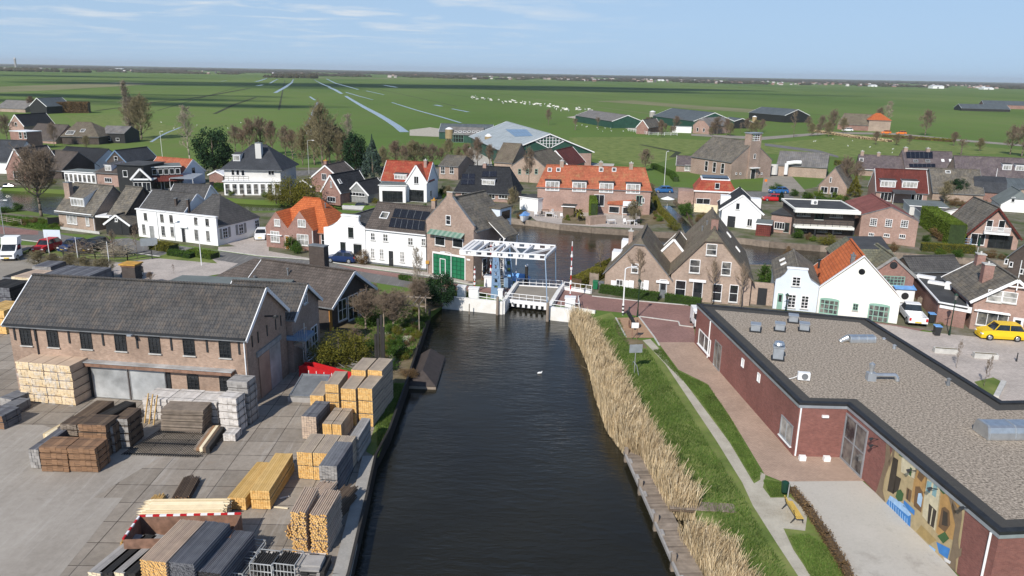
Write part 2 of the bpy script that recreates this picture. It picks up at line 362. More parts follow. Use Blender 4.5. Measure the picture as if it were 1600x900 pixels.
def add_uv(me):
 uv=me.uv_layers.new(name='uv');n=len(me.loops);dat=np.zeros((n,2),'f')
 co=np.empty(len(me.vertices)*3,'f');me.vertices.foreach_get('co',co);co=co.reshape(-1,3)
 li=np.empty(n,'i');me.loops.foreach_get('vertex_index',li)
 for p in me.polygons:
  nx,ny,nzz=p.normal;r=slice(p.loop_start,p.loop_start+p.loop_total);P=co[li[r]]
  h=math.hypot(nx,ny)
  if h<.08:dat[r,0]=P[:,0];dat[r,1]=P[:,1]
  else:
   ux,uy=-ny/h,nx/h;dat[r,0]=P[:,0]*ux+P[:,1]*uy
   if abs(nzz)<.05:dat[r,1]=P[:,2]
   else:dat[r,1]=P[:,2]/h
 uv.data.foreach_set('uv',dat.ravel())
def link(name,data,parent=None,loc=None,rz=0):
 o=bpy.data.objects.new(name,data);COL.objects.link(o)
 if parent is not None:o.parent=parent
 if loc is not None:o.location=loc
 if rz:o.rotation_euler.z=rz
 return o
def np_mesh(name,V,K,mat,parent=None,loc=None):
 """many separate faces of K corners each; V is (n*K, 3)"""
 V=np.asarray(V,'f').reshape(-1,3);n=len(V)//K;me=bpy.data.meshes.new(name)
 me.vertices.add(len(V));me.vertices.foreach_set('co',V.ravel());me.loops.add(n*K);me.loops.foreach_set('vertex_index',np.arange(n*K,dtype='i'))
 me.polygons.add(n);me.polygons.foreach_set('loop_start',np.arange(0,n*K,K,dtype='i'));me.polygons.foreach_set('loop_total',np.full(n,K,'i'))
 me.materials.append(M(mat)if isinstance(mat,str)else mat);me.update(calc_edges=True);me.validate()
 return link(name,me,parent,loc)
def tag(o,label=None,cat=None,group=None,kind=None):
 if label:o['label']=label
 if cat:o['category']=cat
 if group:o['group']=group
 if kind:o['kind']=kind
 return o
def thing(name,label,cat,loc=(0,0,0),rz=0,group=None):
 o=link(name,None,None,loc,rz);o.empty_display_size=.5;return tag(o,label,cat,group)
def struct(name,mb,mat,**k):
 o=mb.build(name,mat,**k);o['kind']='structure';return o
def copy_tree(o,parent=None):
 c=o.copy();COL.objects.link(c)
 if parent is not None:c.parent=parent
 for ch in[x for x in KIDS.get(o.name,[])]:copy_tree(ch,c)
 return c
KIDS={}
def note_kids(o):
 KIDS[o.name]=list(o.children)
 for ch in o.children:note_kids(ch)
def sheet(name,pts,z,mat,thick=0):
 """a flat surface; pts are pixels of the photo (x, y) or world Vectors"""
 P=[Vector((p.x,p.y,z))if isinstance(p,Vector)else G(p[0],p[1],0).xy.to_3d()+Vector((0,0,z))for p in pts]
 mb=MB()
 if thick:mb.prism(P,(0,0,-thick))
 else:
  tr=tessellate_polygon([P]);fs=[]
  for t in tr:
   a,b,c=[P[i]for i in t];fs.append(tuple(t)if(b-a).cross(c-a).z>0 else tuple(t)[::-1])
  mb.add(P,fs)
 return struct(name,mb,mat)
WC={}
def window_mesh(w,h,nx,ny,arch=False,ft=.07,dep=.07):
 key=(round(w,2),round(h,2),nx,ny,arch,ft)
 if key in WC:return WC[key]
 a=MB();a.box(-w/2+.02,w/2-.02,-.02,.04,.02,h-.02);b=MB()
 b.box(-w/2,w/2,-dep,.03,-.0,ft);b.box(-w/2,w/2,-dep,.03,h-ft,h)
 b.box(-w/2,-w/2+ft,-dep,.03,ft,h-ft);b.box(w/2-ft,w/2,-dep,.03,ft,h-ft)
 for i in range(1,nx):x=-w/2+w*i/nx;b.box(x-ft*.35,x+ft*.35,-dep+.012,.03,ft,h-ft)
 for j in range(1,ny):z=h*j/ny;b.box(-w/2+ft,w/2-ft,-dep+.02,.03,z-ft*.35,z+ft*.35)
 if arch:
  P=[(-w/2,-dep+.005,h-.002)]+[(w/2*c_(t),-dep+.005,h-.002+.16*s_(t))for t in[math.pi*(1-i/6)for i in range(1,6)]]+[(w/2,-dep+.005,h-.002)]
  b.prism(P,(0,.1,0))
 WC[key]=(a,b);return WC[key]
MC={}
def cached(mb,name,mats,key):
 k=(name,key)
 if k not in MC:
  o=mb.build(name,mats);MC[k]=o.data;bpy.data.objects.remove(o)
 return MC[k]
def put_window(parent,loc,rz,w,h,nx=1,ny=1,frame='white_paint',gl='glass',sill=True,arch=False,ft=.07,name='window'):
 a,b=window_mesh(w,h,nx,ny,arch,ft);key=(round(w,2),round(h,2),nx,ny,frame,gl,arch,ft)
 o=link(name,cached(a,name,[gl],key),parent,loc,rz)
 f=link('frame',cached(b,'frame',[frame],key),o)
 if sill:
  s=MB();s.box(-w/2-.06,w/2+.06,-.14,.02,-.09,-.012);link('sill',cached(s,'sill',['stone' if sill is True else sill],(round(w,2),sill)),o)
 return o
def put_window_flat(parent,loc,rz,w,h,nx=1,ny=1,frame='white_paint',gl='glass',ft=.07,name='window'):
 """a window that is a sub-part itself: frame and panes in one mesh"""
 a,b=window_mesh(w,h,nx,ny,False,ft);m=MB();m.add(a.v,a.f,0);m.add(b.v,b.f,1)
 return link(name,cached(m,name,[gl,frame],(round(w,2),round(h,2),nx,ny,frame,gl)),parent,loc,rz)
def put_door(parent,loc,rz,w,h,mat='dark_frame',frame='white_paint',light=False,name='door'):
 m=MB();m.box(-w/2+.06,w/2-.06,-.03,.03,.0,h-.06,0)
 if light:m.box(-w/2+.2,w/2-.2,-.045,-.0301,h*.45,h-.25,1)
 for z0,z1 in((.15,.45*h-.1),)+(()if light else((.45*h,h-.25),)):
  m.box(-w/2+.18,w/2-.18,-.042,-.0302,z0,z1,0)
 o=m.build(name,[mat,'glass'],parent,loc=loc,rz=rz)
 f=MB();f.box(-w/2,-w/2+.06,-.08,.03,0,h);f.box(w/2-.06,w/2,-.08,.03,0,h);f.box(-w/2+.06,w/2-.06,-.08,.03,h-.06,h);f.build('frame',[frame],o)
 k=MB();k.box(w/2-.2,w/2-.12,-.1,-.043,.95,1.02);k.build('handle',['steel'],o)
 return o
class B:
 """a building: an Empty at its front-left corner; x runs along the front, y away from it"""
 def __init__(s,name,label,A,Bp=None,L=None,ang=None,cat='house',group=None,z=0.):
  A=G(*A)if isinstance(A,tuple)else Vector(A)
  if Bp is not None:
   Bp=G(*Bp)if isinstance(Bp,tuple)else Vector(Bp);d=Bp-A;s.L=d.xy.length;s.ang=math.atan2(d.y,d.x)
  else:s.L=L;s.ang=RAD(ang)
  s.A=Vector((A.x,A.y,z));s.z=z;s.name=name
  s.o=thing(name,label,cat,s.A,s.ang,group);s.R=Matrix.Rotation(s.ang,4,'Z');s.D=0;s.eh=0;s.rh=0
 def w(s,x,y,z):return s.A+s.R@Vector((x,y,z))
 def l(s,P):return s.R.inverted()@(Vector(P)-s.A)
 def face(s,f):
  return{'f':(0,0,0),'r':(s.L,0,90),'b':(s.L,s.D,180),'l':(0,s.D,-90)}[f]if isinstance(f,str)else f
 def hit(s,px,py,f):
  x0,y0,a=s.face(f);O=s.w(x0,y0,0);an=s.ang+RAD(a);U=Vector((c_(an),s_(an),0));n=Vector((s_(an),-c_(an),0))
  C=Vector((0,0,CH));d=ray(px,py);t=(O-C).dot(n)/d.dot(n);Pt=C+d*t
  return(Pt-O).dot(U),Pt.z-s.z,ppm(Pt)
 def floc(s,f,u,z):
  x0,y0,a=s.face(f);return Vector((x0+c_(RAD(a))*u,y0+s_(RAD(a))*u,z)),RAD(a)
 def win(s,f,px,py,w,h,nx=1,ny=1,**k):
  """px,py: centre of the window in the photo; w,h in photo pixels (front) or metres (m=True)"""
  met=k.pop('m',False);kind=k.pop('kind','w');u,z,sc=s.hit(px,py,f)
  if not met:w=w/sc;h=h/sc
  loc,a=s.floc(f,u,z-h/2)
  if kind=='w':return put_window(s.o,loc,a,w,h,nx,ny,**k)
  loc.z=.02
  return put_door(s.o,loc,a,w,max(h,1.9)if h<3 else h,**k)
 def wu(s,f,u,z,w,h,nx=1,ny=1,**k):
  loc,a=s.floc(f,u,z);return put_window(s.o,loc,a,w,h,nx,ny,**k)
 def du(s,f,u,w=.95,h=2.15,**k):
  loc,a=s.floc(f,u,.02);return put_door(s.o,loc,a,w,h,**k)
 def walls(s,D,eh,mat,typ='box',rh=None,clip=0,name='wall',x0=0,x1=None,y0=0,y1=None):
  x1=s.L if x1 is None else x1;y1=D if y1 is None else y1;m=MB()
  if typ in('box','hip','flat'):m.box(x0,x1,y0,y1,-.3,eh)
  elif typ=='gy':
   mid=(x0+x1)/2;rr=rh-.12
   P=[(x0,y0,-.3),(x1,y0,-.3),(x1,y0,eh)]
   if clip:k=clip;P+=[(mid+(x1-mid)*k,y0,eh+(rr-eh)*(1-k)),(mid-(mid-x0)*k,y0,eh+(rr-eh)*(1-k))]
   else:P+=[(mid,y0,rr)]
   P+=[(x0,y0,eh)];m.prism(P,(0,y1-y0,0))
  elif typ=='gx':
   mid=(y0+y1)/2;rr=rh-.12
   m.prism([(x0,y0,-.3),(x0,y1,-.3),(x0,y1,eh),(x0,mid,rr),(x0,y0,eh)],(x1-x0,0,0))
  return m.build(name,[mat],s.o)
 def roof(s,typ,mat,eh,rh,x0=0,x1=None,y0=0,y1=None,ov=.3,gov=.12,t=.14,clip=0,cl=None,edge='lead',verge=None,name='roof',parent=None,parapet=False,h0=0,h1=0,cap='ridge'):
  x1=s.L if x1 is None else x1;y1=s.D if y1 is None else y1;m=MB();up=.03
  if typ=='gx':
   mid=(y0+y1)/2;sl=(rh-eh)/(mid-y0);e=eh-ov*sl+up;r=rh+up;X0,X1,Y0,Y1=x0-gov,x1+gov,y0-ov,y1+ov
   m.shell([(X0,Y0,e),(X1,Y0,e),(X1,mid,r),(X0,mid,r),(X1,Y1,e),(X0,Y1,e)],[(0,1,2,3),(3,2,4,5)],t,0,1)
   s.slopes={'f':(Vector((x0,y0,eh+up)),Vector((0,-sl,1)).normalized()),'b':(Vector((x0,y1,eh+up)),Vector((0,sl,1)).normalized())}
   rid=((X0,mid,r+.03),(X1,mid,r+.03));vg=[((X,Y0,e),(X,mid,r))for X in(X0,X1)]+[((X,Y1,e),(X,mid,r))for X in(X0,X1)]
  elif typ=='gy':
   mid=(x0+x1)/2;sl=(rh-eh)/(mid-x0);e=eh-ov*sl+up;r=rh+up;X0,X1,Y0,Y1=x0-ov,x1+ov,y0-gov,y1+gov
   if clip:
    cz=e+(r-e)*(1-clip);cxl=mid-(mid-X0)*clip;cxr=mid+(X1-mid)*clip;cl=cl or(r-cz)
    m.shell([(X0,Y0,e),(cxl,Y0,cz),(mid,Y0+cl,r),(mid,Y1,r),(X0,Y1,e),(X1,Y0,e),(X1,Y1,e),(cxr,Y0,cz)],[(0,1,2,3,4)[::1],(5,6,3,2,7),(1,7,2)],t,0,1)
    m.f[0]=m.f[0];rid=((mid,Y0+cl,r+.03),(mid,Y1,r+.03));vg=[]
   else:
    m.shell([(X0,Y0,e),(mid,Y0,r),(mid,Y1,r),(X0,Y1,e),(X1,Y0,e),(X1,Y1,e)],[(0,1,2,3),(1,4,5,2)],t,0,1)
    rid=((mid,Y0,r+.03),(mid,Y1,r+.03));vg=[((X0,Y,e),(mid,Y,r))for Y in(Y0,Y1)]+[((X1,Y,e),(mid,Y,r))for Y in(Y0,Y1)]
   s.slopes={'r':(Vector((x1,y0,eh+up)),Vector((sl,0,1)).normalized()),'l':(Vector((x0,y0,eh+up)),Vector((-sl,0,1)).normalized())}
  elif typ=='hip':
   mid=(y0+y1)/2;sl=(rh-eh)/(mid-y0);e=eh-ov*sl+up;r=rh+up;X0,X1,Y0,Y1=x0-ov,x1+ov,y0-ov,y1+ov
   m.shell([(X0,Y0,e),(X1,Y0,e),(X1,Y1,e),(X0,Y1,e),(x0+h0,mid,r),(x1-h1,mid,r)],[(0,1,5,4),(1,2,5),(2,3,4,5),(3,0,4)],t,0,1)
   rid=((x0+h0,mid,r+.03),(x1-h1,mid,r+.03));vg=[]
   s.slopes={'f':(Vector((x0,y0,eh+up)),Vector((0,-sl,1)).normalized())}
   if h1:s.slopes['r']=(Vector((x1,y0,eh+up)),Vector(((rh-eh)/h1,0,1)).normalized())
   if h0:s.slopes['l']=(Vector((x0,y0,eh+up)),Vector((-(rh-eh)/h0,0,1)).normalized())
  elif typ=='hipy':
   mid=(x0+x1)/2;sl=(rh-eh)/(mid-x0);e=eh-ov*sl+up;r=rh+up;X0,X1,Y0,Y1=x0-ov,x1+ov,y0-ov,y1+ov
   m.shell([(X0,Y0,e),(X1,Y0,e),(X1,Y1,e),(X0,Y1,e),(mid,y0+h0,r),(mid,y1-h1,r)],[(0,1,4),(1,2,5,4),(2,3,5),(3,0,4,5)],t,0,1)
   rid=((mid,y0+h0,r+.03),(mid,y1-h1,r+.03));vg=[]
   s.slopes={'r':(Vector((x1,y0,eh+up)),Vector((sl,0,1)).normalized()),'l':(Vector((x0,y0,eh+up)),Vector((-sl,0,1)).normalized())}
   if h0:s.slopes['f']=(Vector((x0,y0,eh+up)),Vector((0,-(rh-eh)/h0,1)).normalized())
  elif typ=='flat':
   o2=ov;m.box(x0-o2,x1+o2,y0-o2,y1+o2,eh+.02,eh+.18,1,tm=0);rid=None;vg=[]
   if parapet:
    k=.22
    for a,b,c,d in((x0-o2,x1+o2,y0-o2,y0-o2+k),(x0-o2,x1+o2,y1+o2-k,y1+o2),(x0-o2,x0-o2+k,y0-o2+k,y1+o2-k),(x1+o2-k,x1+o2,y0-o2+k,y1+o2-k)):m.box(a,b,c,d,eh+.183,eh+.3,1)
  ro=m.build(name,[mat,edge],parent or s.o)
  if rid and cap:
   c=MB();c.bar(rid[0],rid[1],.26,.12);c.build('ridge_cap',[mat],ro)
  if verge and vg:
   for a,b in vg:
    v=MB();a=Vector(a);b=Vector(b);v.bar(a-Vector((0,0,.10)),b-Vector((0,0,.10)),.07,.28);v.build('bargeboard',[verge],ro)
  return ro
 def gutter(s,mat='lead',ov=.3,e=None,x0=0,x1=None,y=0):
  m=MB();x1=s.L if x1 is None else x1;e=s.eh if e is None else e;m.bar((x0-.1,y-ov-.07,e-.16),(x1+.1,y-ov-.07,e-.16),.14,.12);return m.build('gutter',[mat],s.o)
 def gable(s,D,eh,rh,wall,roofm,clip=0,ov=.3,gov=.12,verge=None,cl=None,**k):
  s.D=D;s.eh=eh;s.rh=rh;s.walls(D,eh,wall,'gy',rh,clip);return s.roof('gy',roofm,eh,rh,ov=ov,gov=gov,verge=verge,clip=clip,cl=cl,**k)
 def ridge(s,D,eh,rh,wall,roofm,ov=.3,gov=.12,verge=None,**k):
  s.D=D;s.eh=eh;s.rh=rh;s.walls(D,eh,wall,'gx',rh);return s.roof('gx',roofm,eh,rh,ov=ov,gov=gov,verge=verge,**k)
 def hip(s,D,eh,rh,wall,roofm,h0,h1,ov=.4,y=False,**k):
  s.D=D;s.eh=eh;s.rh=rh;s.walls(D,eh,wall);return s.roof('hipy' if y else 'hip',roofm,eh,rh,ov=ov,h0=h0,h1=h1,**k)
 def flat(s,D,eh,wall,roofm='dark_felt',ov=.15,edge='white_paint',parapet=False,**k):
  s.D=D;s.eh=eh;s.rh=eh;s.walls(D,eh,wall);return s.roof('flat',roofm,eh,eh,ov=ov,edge=edge,parapet=parapet,**k)
 def chim(s,x,y,top,w=.6,d=.6,mat='brick_brown',cap='stone',base=None,pot=True,name='chimney'):
  m=MB();z0=(s.eh if base is None else base);m.box(x-w/2,x+w/2,y-d/2,y+d/2,z0,top)
  o=m.build(name,[mat],s.o);c=MB();c.box(x-w/2-.06,x+w/2+.06,y-d/2-.06,y+d/2+.06,top+.003,top+.1);
  if pot:c.tube((x,y,top+.1),(x,y,top+.35),.11,.09,8)
  c.build('chimney_cap',[cap],o);return o
 def vent(s,x,y,z,h=.5,r=.08,mat='lead'):
  m=MB();m.tube((x,y,z-.3),(x,y,z+h),r,r,8);m.tube((x,y,z+h),(x,y,z+h+.12),r*1.7,r*1.7,8);return m.build('vent_pipe',[mat],s.o)
 def on_slope(s,k,px,py):
  P0,n=s.slopes[k];C=s.l((0,0,CH));d=s.R.inverted()@ray(px,py);C=s.R.inverted()@(Vector((0,0,CH))-s.A);t=(P0-C).dot(n)/d.dot(n);return C+d*t,n
 def slope_panel(s,k,quad,mat='panel',name='solar_panel',th=.08,frame=None,grid=None):
  P=[]
  for q in quad:
   p,n=s.on_slope(k,*q);P.append(p+n*.03)
  m=MB();m.prism(P,n*th);o=m.build(name,[mat],s.o)
  if frame:
   f=MB()
   for i in range(4):f.bar(P[i]+n*(th+.0),P[(i+1)%4]+n*(th+.0),.09,.07)
   f.build('frame',[frame],o)
  if grid:
   f=MB();gx,gy=grid
   for i in range(1,gx):f.bar(P[0].lerp(P[1],i/gx)+n*(th+.004),P[3].lerp(P[2],i/gx)+n*(th+.004),.03,.02)
   for i in range(1,gy):f.bar(P[0].lerp(P[3],i/gy)+n*(th+.004),P[1].lerp(P[2],i/gy)+n*(th+.004),.03,.02)
   f.build('panel_seam',['lead'],o)
  return o
 def skylight(s,k,px,py,w=.8,h=1.0,gl='glass_mid',frame='white_paint'):
  p,n=s.on_slope(k,px,py);u=Vector((0,0,1)).cross(n).normalized();v=n.cross(u)
  Mx=Matrix.Identity(4);Mx.col[0][:3]=u;Mx.col[1][:3]=v;Mx.col[2][:3]=n;Mx.translation=p
  m=MB();m.box(-w/2+.05,w/2-.05,-h/2+.05,h/2-.05,.0,.1,T=Mx);o=m.build('skylight',[gl],s.o)
  f=MB()
  for a in((-w/2,w/2,-h/2,-h/2+.09),(-w/2,w/2,h/2-.09,h/2),(-w/2,-w/2+.09,-h/2+.09,h/2-.09),(w/2-.09,w/2,-h/2+.09,h/2-.09)):f.box(*a,0,.14,T=Mx)
  f.build('frame',[frame],o);return o
 def dormer(s,k,px,py,w,h,nx=3,ny=1,mat='white_paint',roofm='dark_felt',gl='glass_curtain',slope=.12,frame='white_paint',ovd=.15):
  """dormer whose window front is centred on the pixel; w,h in metres"""
  P0,n=s.slopes[k];a={'f':0,'r':90,'l':-90,'b':180}[k];C=s.R.inverted()@(Vector((0,0,CH))-s.A);d=s.R.inverted()@ray(px,py+h*.5*ppm(s.w(s.L/2,s.D/2,s.eh)))
  t=(P0-C).dot(n)/d.dot(n);p=C+d*t;hor=Vector((n.x,n.y,0)).length;sl=hor/n.z;back=(h+.1)/max(.05,sl-slope)+.3
  m=MB();Rz=Matrix.Translation(p)@Matrix.Rotation(RAD(a),4,'Z')
  pr=[Rz@Vector(q)for q in((-w/2,0,-.35),(-w/2,0,h+.08),(-w/2,back,h+.08+slope*back),(-w/2,back,-.35))]
  m.prism(pr,(Rz.to_3x3()@Vector((w,0,0))));o=m.build('dormer',[mat],s.o)
  r=MB();r.shell([Rz@Vector(q)for q in((-w/2-ovd,-ovd,h+.2-slope*ovd),(w/2+ovd,-ovd,h+.2-slope*ovd),(w/2+ovd,back+.2,h+.2+slope*(back+.2)),(-w/2-ovd,back+.2,h+.2+slope*(back+.2)))],[(0,1,2,3)],.1,0,1);r.build('dormer_roof',[roofm,'white_paint'],o)
  put_window_flat(o,Rz@Vector((0,-.02,.06)),RAD(a),w-.1,h-.08,nx,ny,frame,gl,ft=.09)
  return o
 def box_part(s,name,x0,x1,y0,y1,z0,z1,mat,parent=None):
  m=MB();m.box(x0,x1,y0,y1,z0,z1);return m.build(name,[mat],parent or s.o)
def skew(b,k):
 """many plots along the dike are skewed: the side walls do not stand square to the front"""
 for ch in b.o.children:
  if ch.location.length>1e-4:ch.location.x+=k*ch.location.y;continue
  for o in[ch]+list(ch.children):
   if o is not ch and o.location.length>1e-4:o.location.x+=k*o.location.y;continue
   if o.type=='MESH':
    if o.data.users>1:continue
    for v in o.data.vertices:v.co.x+=k*max(v.co.y,0)
def grow(seed,nb=26,sub=(7,6,5),width=.34,base=.22,shape=1.0,rise=.55,r0=.022,gnarl=.16,leader=1.0,droop=0.):
 """a bare crown: leader with limbs all the way up, each limb split into finer and finer twigs; height 1"""
 R=random.Random(seed);segs=[]
 def rv(k):return Vector((R.uniform(-1,1),R.uniform(-1,1),R.uniform(-1,1)))*k
 def limb(p,d,ln,r,lev):
  n=4 if lev==1 else 3 if lev==2 else 2;q=p;pts=[p];d=d.normalized()
  for i in range(n):
   d=(d+rv(gnarl)+Vector((0,0,(.16 if lev<3 else .05)-droop))).normalized();q2=q+d*(ln/n);segs.append((q,q2,r*(1-.6*i/n),r*(1-.6*(i+1)/n),lev));q=q2;pts.append(q)
  if lev>len(sub):return
  for j in range(sub[lev-1]):
   t=R.uniform(.2,1);i=min(int(t*n),n-1);b=pts[i].lerp(pts[i+1],t*n-i);a=rv(1)
   limb(b,d*.75+a*.85+Vector((0,0,.12)),ln*(.55-.15*t)*R.uniform(.7,1.25),r*.45,lev+1)
 pts=[Vector((0,0,-.02))];m=8;off=Vector((0,0,0))
 for i in range(m):
  off+=Vector((R.uniform(-1,1),R.uniform(-1,1),0))*.012;z=(i+1)/m*leader;p=Vector((off.x,off.y,z));ra=r0*(1-.85*i/m);segs.append((pts[-1],p,ra,r0*(1-.85*(i+1)/m),0));pts.append(p)
 for k in range(nb):
  t=base+(leader-.04-base)*((k+R.random())/nb)**.85;i=min(int(t/leader*m),m-1);b=pts[i].lerp(pts[i+1],t/leader*m-i);az=k*2.4+R.uniform(-.4,.4)
  u=(t-base)/(1-base);L_=width*(1-u**1.6*.72)*(.62+.38*min(1,u*4))*shape*R.uniform(.75,1.15);d=Vector((c_(az),s_(az),rise+u*.9))
  limb(b,d,L_,r0*.42*(1-.6*u),1)
 return segs
def seg_mesh(segs,keep,mat,name,n=5,minr=.0014):
 m=MB();V=[]
 for a,b,r,r2,l in segs:
  if not keep(l):continue
  r=max(r,minr);r2=max(r2,minr*.7)
  m.tube(a,b,r,r2,n if l<2 else 3,caps=l<1)
 return m
class Proto:
 pass
PT={}
def proto(key,make):
 if key not in PT:PT[key]=make()
 return PT[key]
def unit_meshes(key,segs,bark,twig,lmax=99,leaves=None,minr=.0016):
 zmax=max(s[1].z for s in segs);k=1/zmax
 segs=[(a*k,b*k,r*k,r2*k,l)for a,b,r,r2,l in segs]
 t=seg_mesh(segs,lambda l:l==0,bark,'trunk',8,minr).build('trunk',[bark],smooth=True,uv=False)
 c=seg_mesh(segs,lambda l:l>0,twig,'crown',5,minr);
 co=c.build('crown',[twig],uv=False);a,b=t.data,co.data
 bpy.data.objects.remove(t);bpy.data.objects.remove(co);return(a,b,segs)
def bare_tree(kind):
 def mk():
  if kind=='spread':return unit_meshes(kind,grow(3,30,width=.46),'bark','twig_m',minr=.0015)
  if kind=='spread2':return unit_meshes(kind,grow(8,28,width=.46,rise=.8),'bark','twig_red',minr=.0014)
  if kind=='broad':return unit_meshes(kind,grow(21,34,(8,7,6),width=.50,base=.30,rise=.35,r0=.026,leader=.85),'bark','twig_m',minr=.0013)
  if kind=='pale':return unit_meshes(kind,grow(5,20,(6,5,4),width=.34,base=.25,rise=.9,r0=.016),'bark_pale','twig_pale',minr=.0016)
  if kind=='poplar':return unit_meshes(kind,grow(11,60,(6,5,4),width=.17,base=.05,rise=1.9,r0=.016,gnarl=.08),'bark','twig_pale',minr=.0011)
  if kind=='olive':return unit_meshes(kind,grow(14,34,(8,6,5),width=.48,base=.08,rise=.8),'bark','twig_olive',minr=.0015)
  if kind=='young':return unit_meshes(kind,grow(17,14,(5,4),width=.28,base=.3,rise=.8,r0=.012),'bark','twig_m',minr=.003)
  if kind=='pollard':return unit_meshes(kind,grow(27,16,(5,5),width=.34,base=.45,rise=.6,r0=.04,gnarl=.3,leader=.85),'bark','twig_m',minr=.004)
 return proto(kind,mk)
def plant_tree(kind,base,h,label,w=None,cat='tree',group=None,name='bare_tree',rz=None,z=0):
 a,b,_=bare_tree(kind);P=G(*base)if isinstance(base,tuple)else base
 o=thing(name,label,cat,(P.x,P.y,z),rng.uniform(0,6.28)if rz is None else rz,group)
 o.scale=((w or 1)*h,(w or 1)*h,h);link('trunk',a,o);link('crown',b,o);return o
def leaf_cloud(n,sampler,size,seed=1,flat=.0):
 R=np.random.default_rng(seed);P=sampler(R,n);d=R.normal(size=(len(P),3));d/=np.linalg.norm(d,axis=1)[:,None]+1e-9
 e=np.cross(d,R.normal(size=d.shape));e/=np.linalg.norm(e,axis=1)[:,None]+1e-9;s=size*R.uniform(.6,1.4,(len(P),1))
 return np.stack([P+d*s,P+e*s*.6,P-d*s,P-e*s*.6],1).reshape(-1,3)
def ell(cx=0,cy=0,cz=.55,rx=.3,ry=.3,rz=.45,clump=18,tight=.11,seed=3,cone=0):
 def f(R,n):
  C=R.normal(size=(clump,3));C/=np.linalg.norm(C,axis=1)[:,None];C*=(R.uniform(.35,1,(clump,1)))**.5
  i=R.integers(0,clump,n);P=C[i]+R.normal(size=(n,3))*tight*2
  P=P*np.array([rx,ry,rz])+np.array([cx,cy,cz])
  if cone:
   t=np.clip((P[:,2]-(cz-rz))/(2*rz),0,1);k=(1-t)*1.25+.04;P[:,0]*=k;P[:,1]*=k
  return P
 return f
def leafy(kind):
 def mk():
  t=MB();t.tube((0,0,-.02),(0,0,.8),.03,.008,7);to=t.build('trunk',['bark'],uv=False);td=to.data;bpy.data.objects.remove(to)
  spec={'conifer':('leaf_blue',5200,.018,ell(cz=.5,rz=.5,rx=.3,ry=.3,clump=90,tight=.035,cone=1)),'darktree':('leaf_dark',6500,.02,ell(cz=.52,rz=.44,rx=.34,ry=.34,clump=55,tight=.07)),'bush':('leaf_green',2600,.035,ell(cz=.5,rz=.42,rx=.42,ry=.42,clump=24,tight=.12)),'lime':('leaf_lime',2600,.035,ell(cz=.5,rz=.42,rx=.42,ry=.42,clump=24,tight=.12)),'olivebush':('leaf_olive',3600,.022,ell(cz=.5,rz=.45,rx=.45,ry=.45,clump=40,tight=.1)),'brownbush':('leaf_brown',3000,.025,ell(cz=.5,rz=.45,rx=.45,ry=.45,clump=30,tight=.1)),'column':('leaf_dark',2600,.022,ell(cz=.5,rz=.46,rx=.16,ry=.16,clump=30,tight=.07)),'goldcone':('leaf_olive',3600,.02,ell(cz=.5,rz=.48,rx=.28,ry=.28,clump=60,tight=.05,cone=1))}[kind]
  V=leaf_cloud(spec[1],spec[3],spec[2],5);V[:,2]=np.maximum(V[:,2],.01)
  co=np_mesh('crown',V,4,spec[0]);cd_=co.data;bpy.data.objects.remove(co);return(td,cd_,None)
 return proto('L'+kind,mk)
def plant_leafy(kind,base,h,label,w=1.,cat=None,group=None,name=None,z=0):
 a,b,_=leafy(kind);P=G(*base)if isinstance(base,tuple)else base;cat=cat or('shrub' if 'bush' in kind or kind=='lime' else 'tree')
 o=thing(name or('shrub' if cat=='shrub' else 'evergreen_tree'),label,cat,(P.x,P.y,z),rng.uniform(0,6.28),group);o.scale=(h*w,h*w,h)
 link('trunk' if cat=='tree' else 'stem',a,o);link('crown' if cat=='tree' else 'foliage',b,o);return o
def hedge(pts,wd,h,label,mat='leaf_green',core='hedge_core',dens=260,size=.07,z=0,cat='hedge',group=None,name='hedge'):
 P=[G(*p)if isinstance(p,tuple)else p for p in pts];o=thing(name,label,cat,(P[0].x,P[0].y,z),0,group);m=MB();V=[]
 for i,(a,b)in enumerate(zip(P,P[1:])):
  a=a-P[0];b=b-P[0];d=(b-a).xy.length;an=math.atan2(b.y-a.y,b.x-a.x);T=Matrix.Translation((a.x,a.y,0))@Matrix.Rotation(an,4,'Z')
  m=MB();m.box(-.1,d+.1,-wd/2+.06,wd/2-.06,-.05,h-.07,T=T);m.build('branches',[core],o,uv=False)
  n=int(dens*(d*(wd+2*h)));R=np.random.default_rng(int(d*1000)+i);u=R.uniform(-.15,d+.15,n);s=R.uniform(0,wd+2*h,n)
  y=np.where(s<h,-wd/2,np.where(s>h+wd,wd/2,s-h-wd/2));zz_=np.where(s<h,s,np.where(s>h+wd,s-h-wd,h))
  Q=np.stack([u,y,zz_],1)+R.normal(size=(n,3))*.05;Q[:,2]=np.maximum(Q[:,2],.02)
  Q=Q@np.array(T.to_3x3()).T+np.array(T.translation)
  V.append(leaf_cloud(n,lambda R_,n_:Q,size,i+3))
 np_mesh('foliage',np.concatenate(V),4,mat,o);return o
plain('hedge_core',(.03,.05,.015),.95,.3,3);plain('hedge_core_brown',(.09,.06,.035),.95,.3,3);plain('hedge_core_dark',(.012,.028,.012),.95,.3,3)
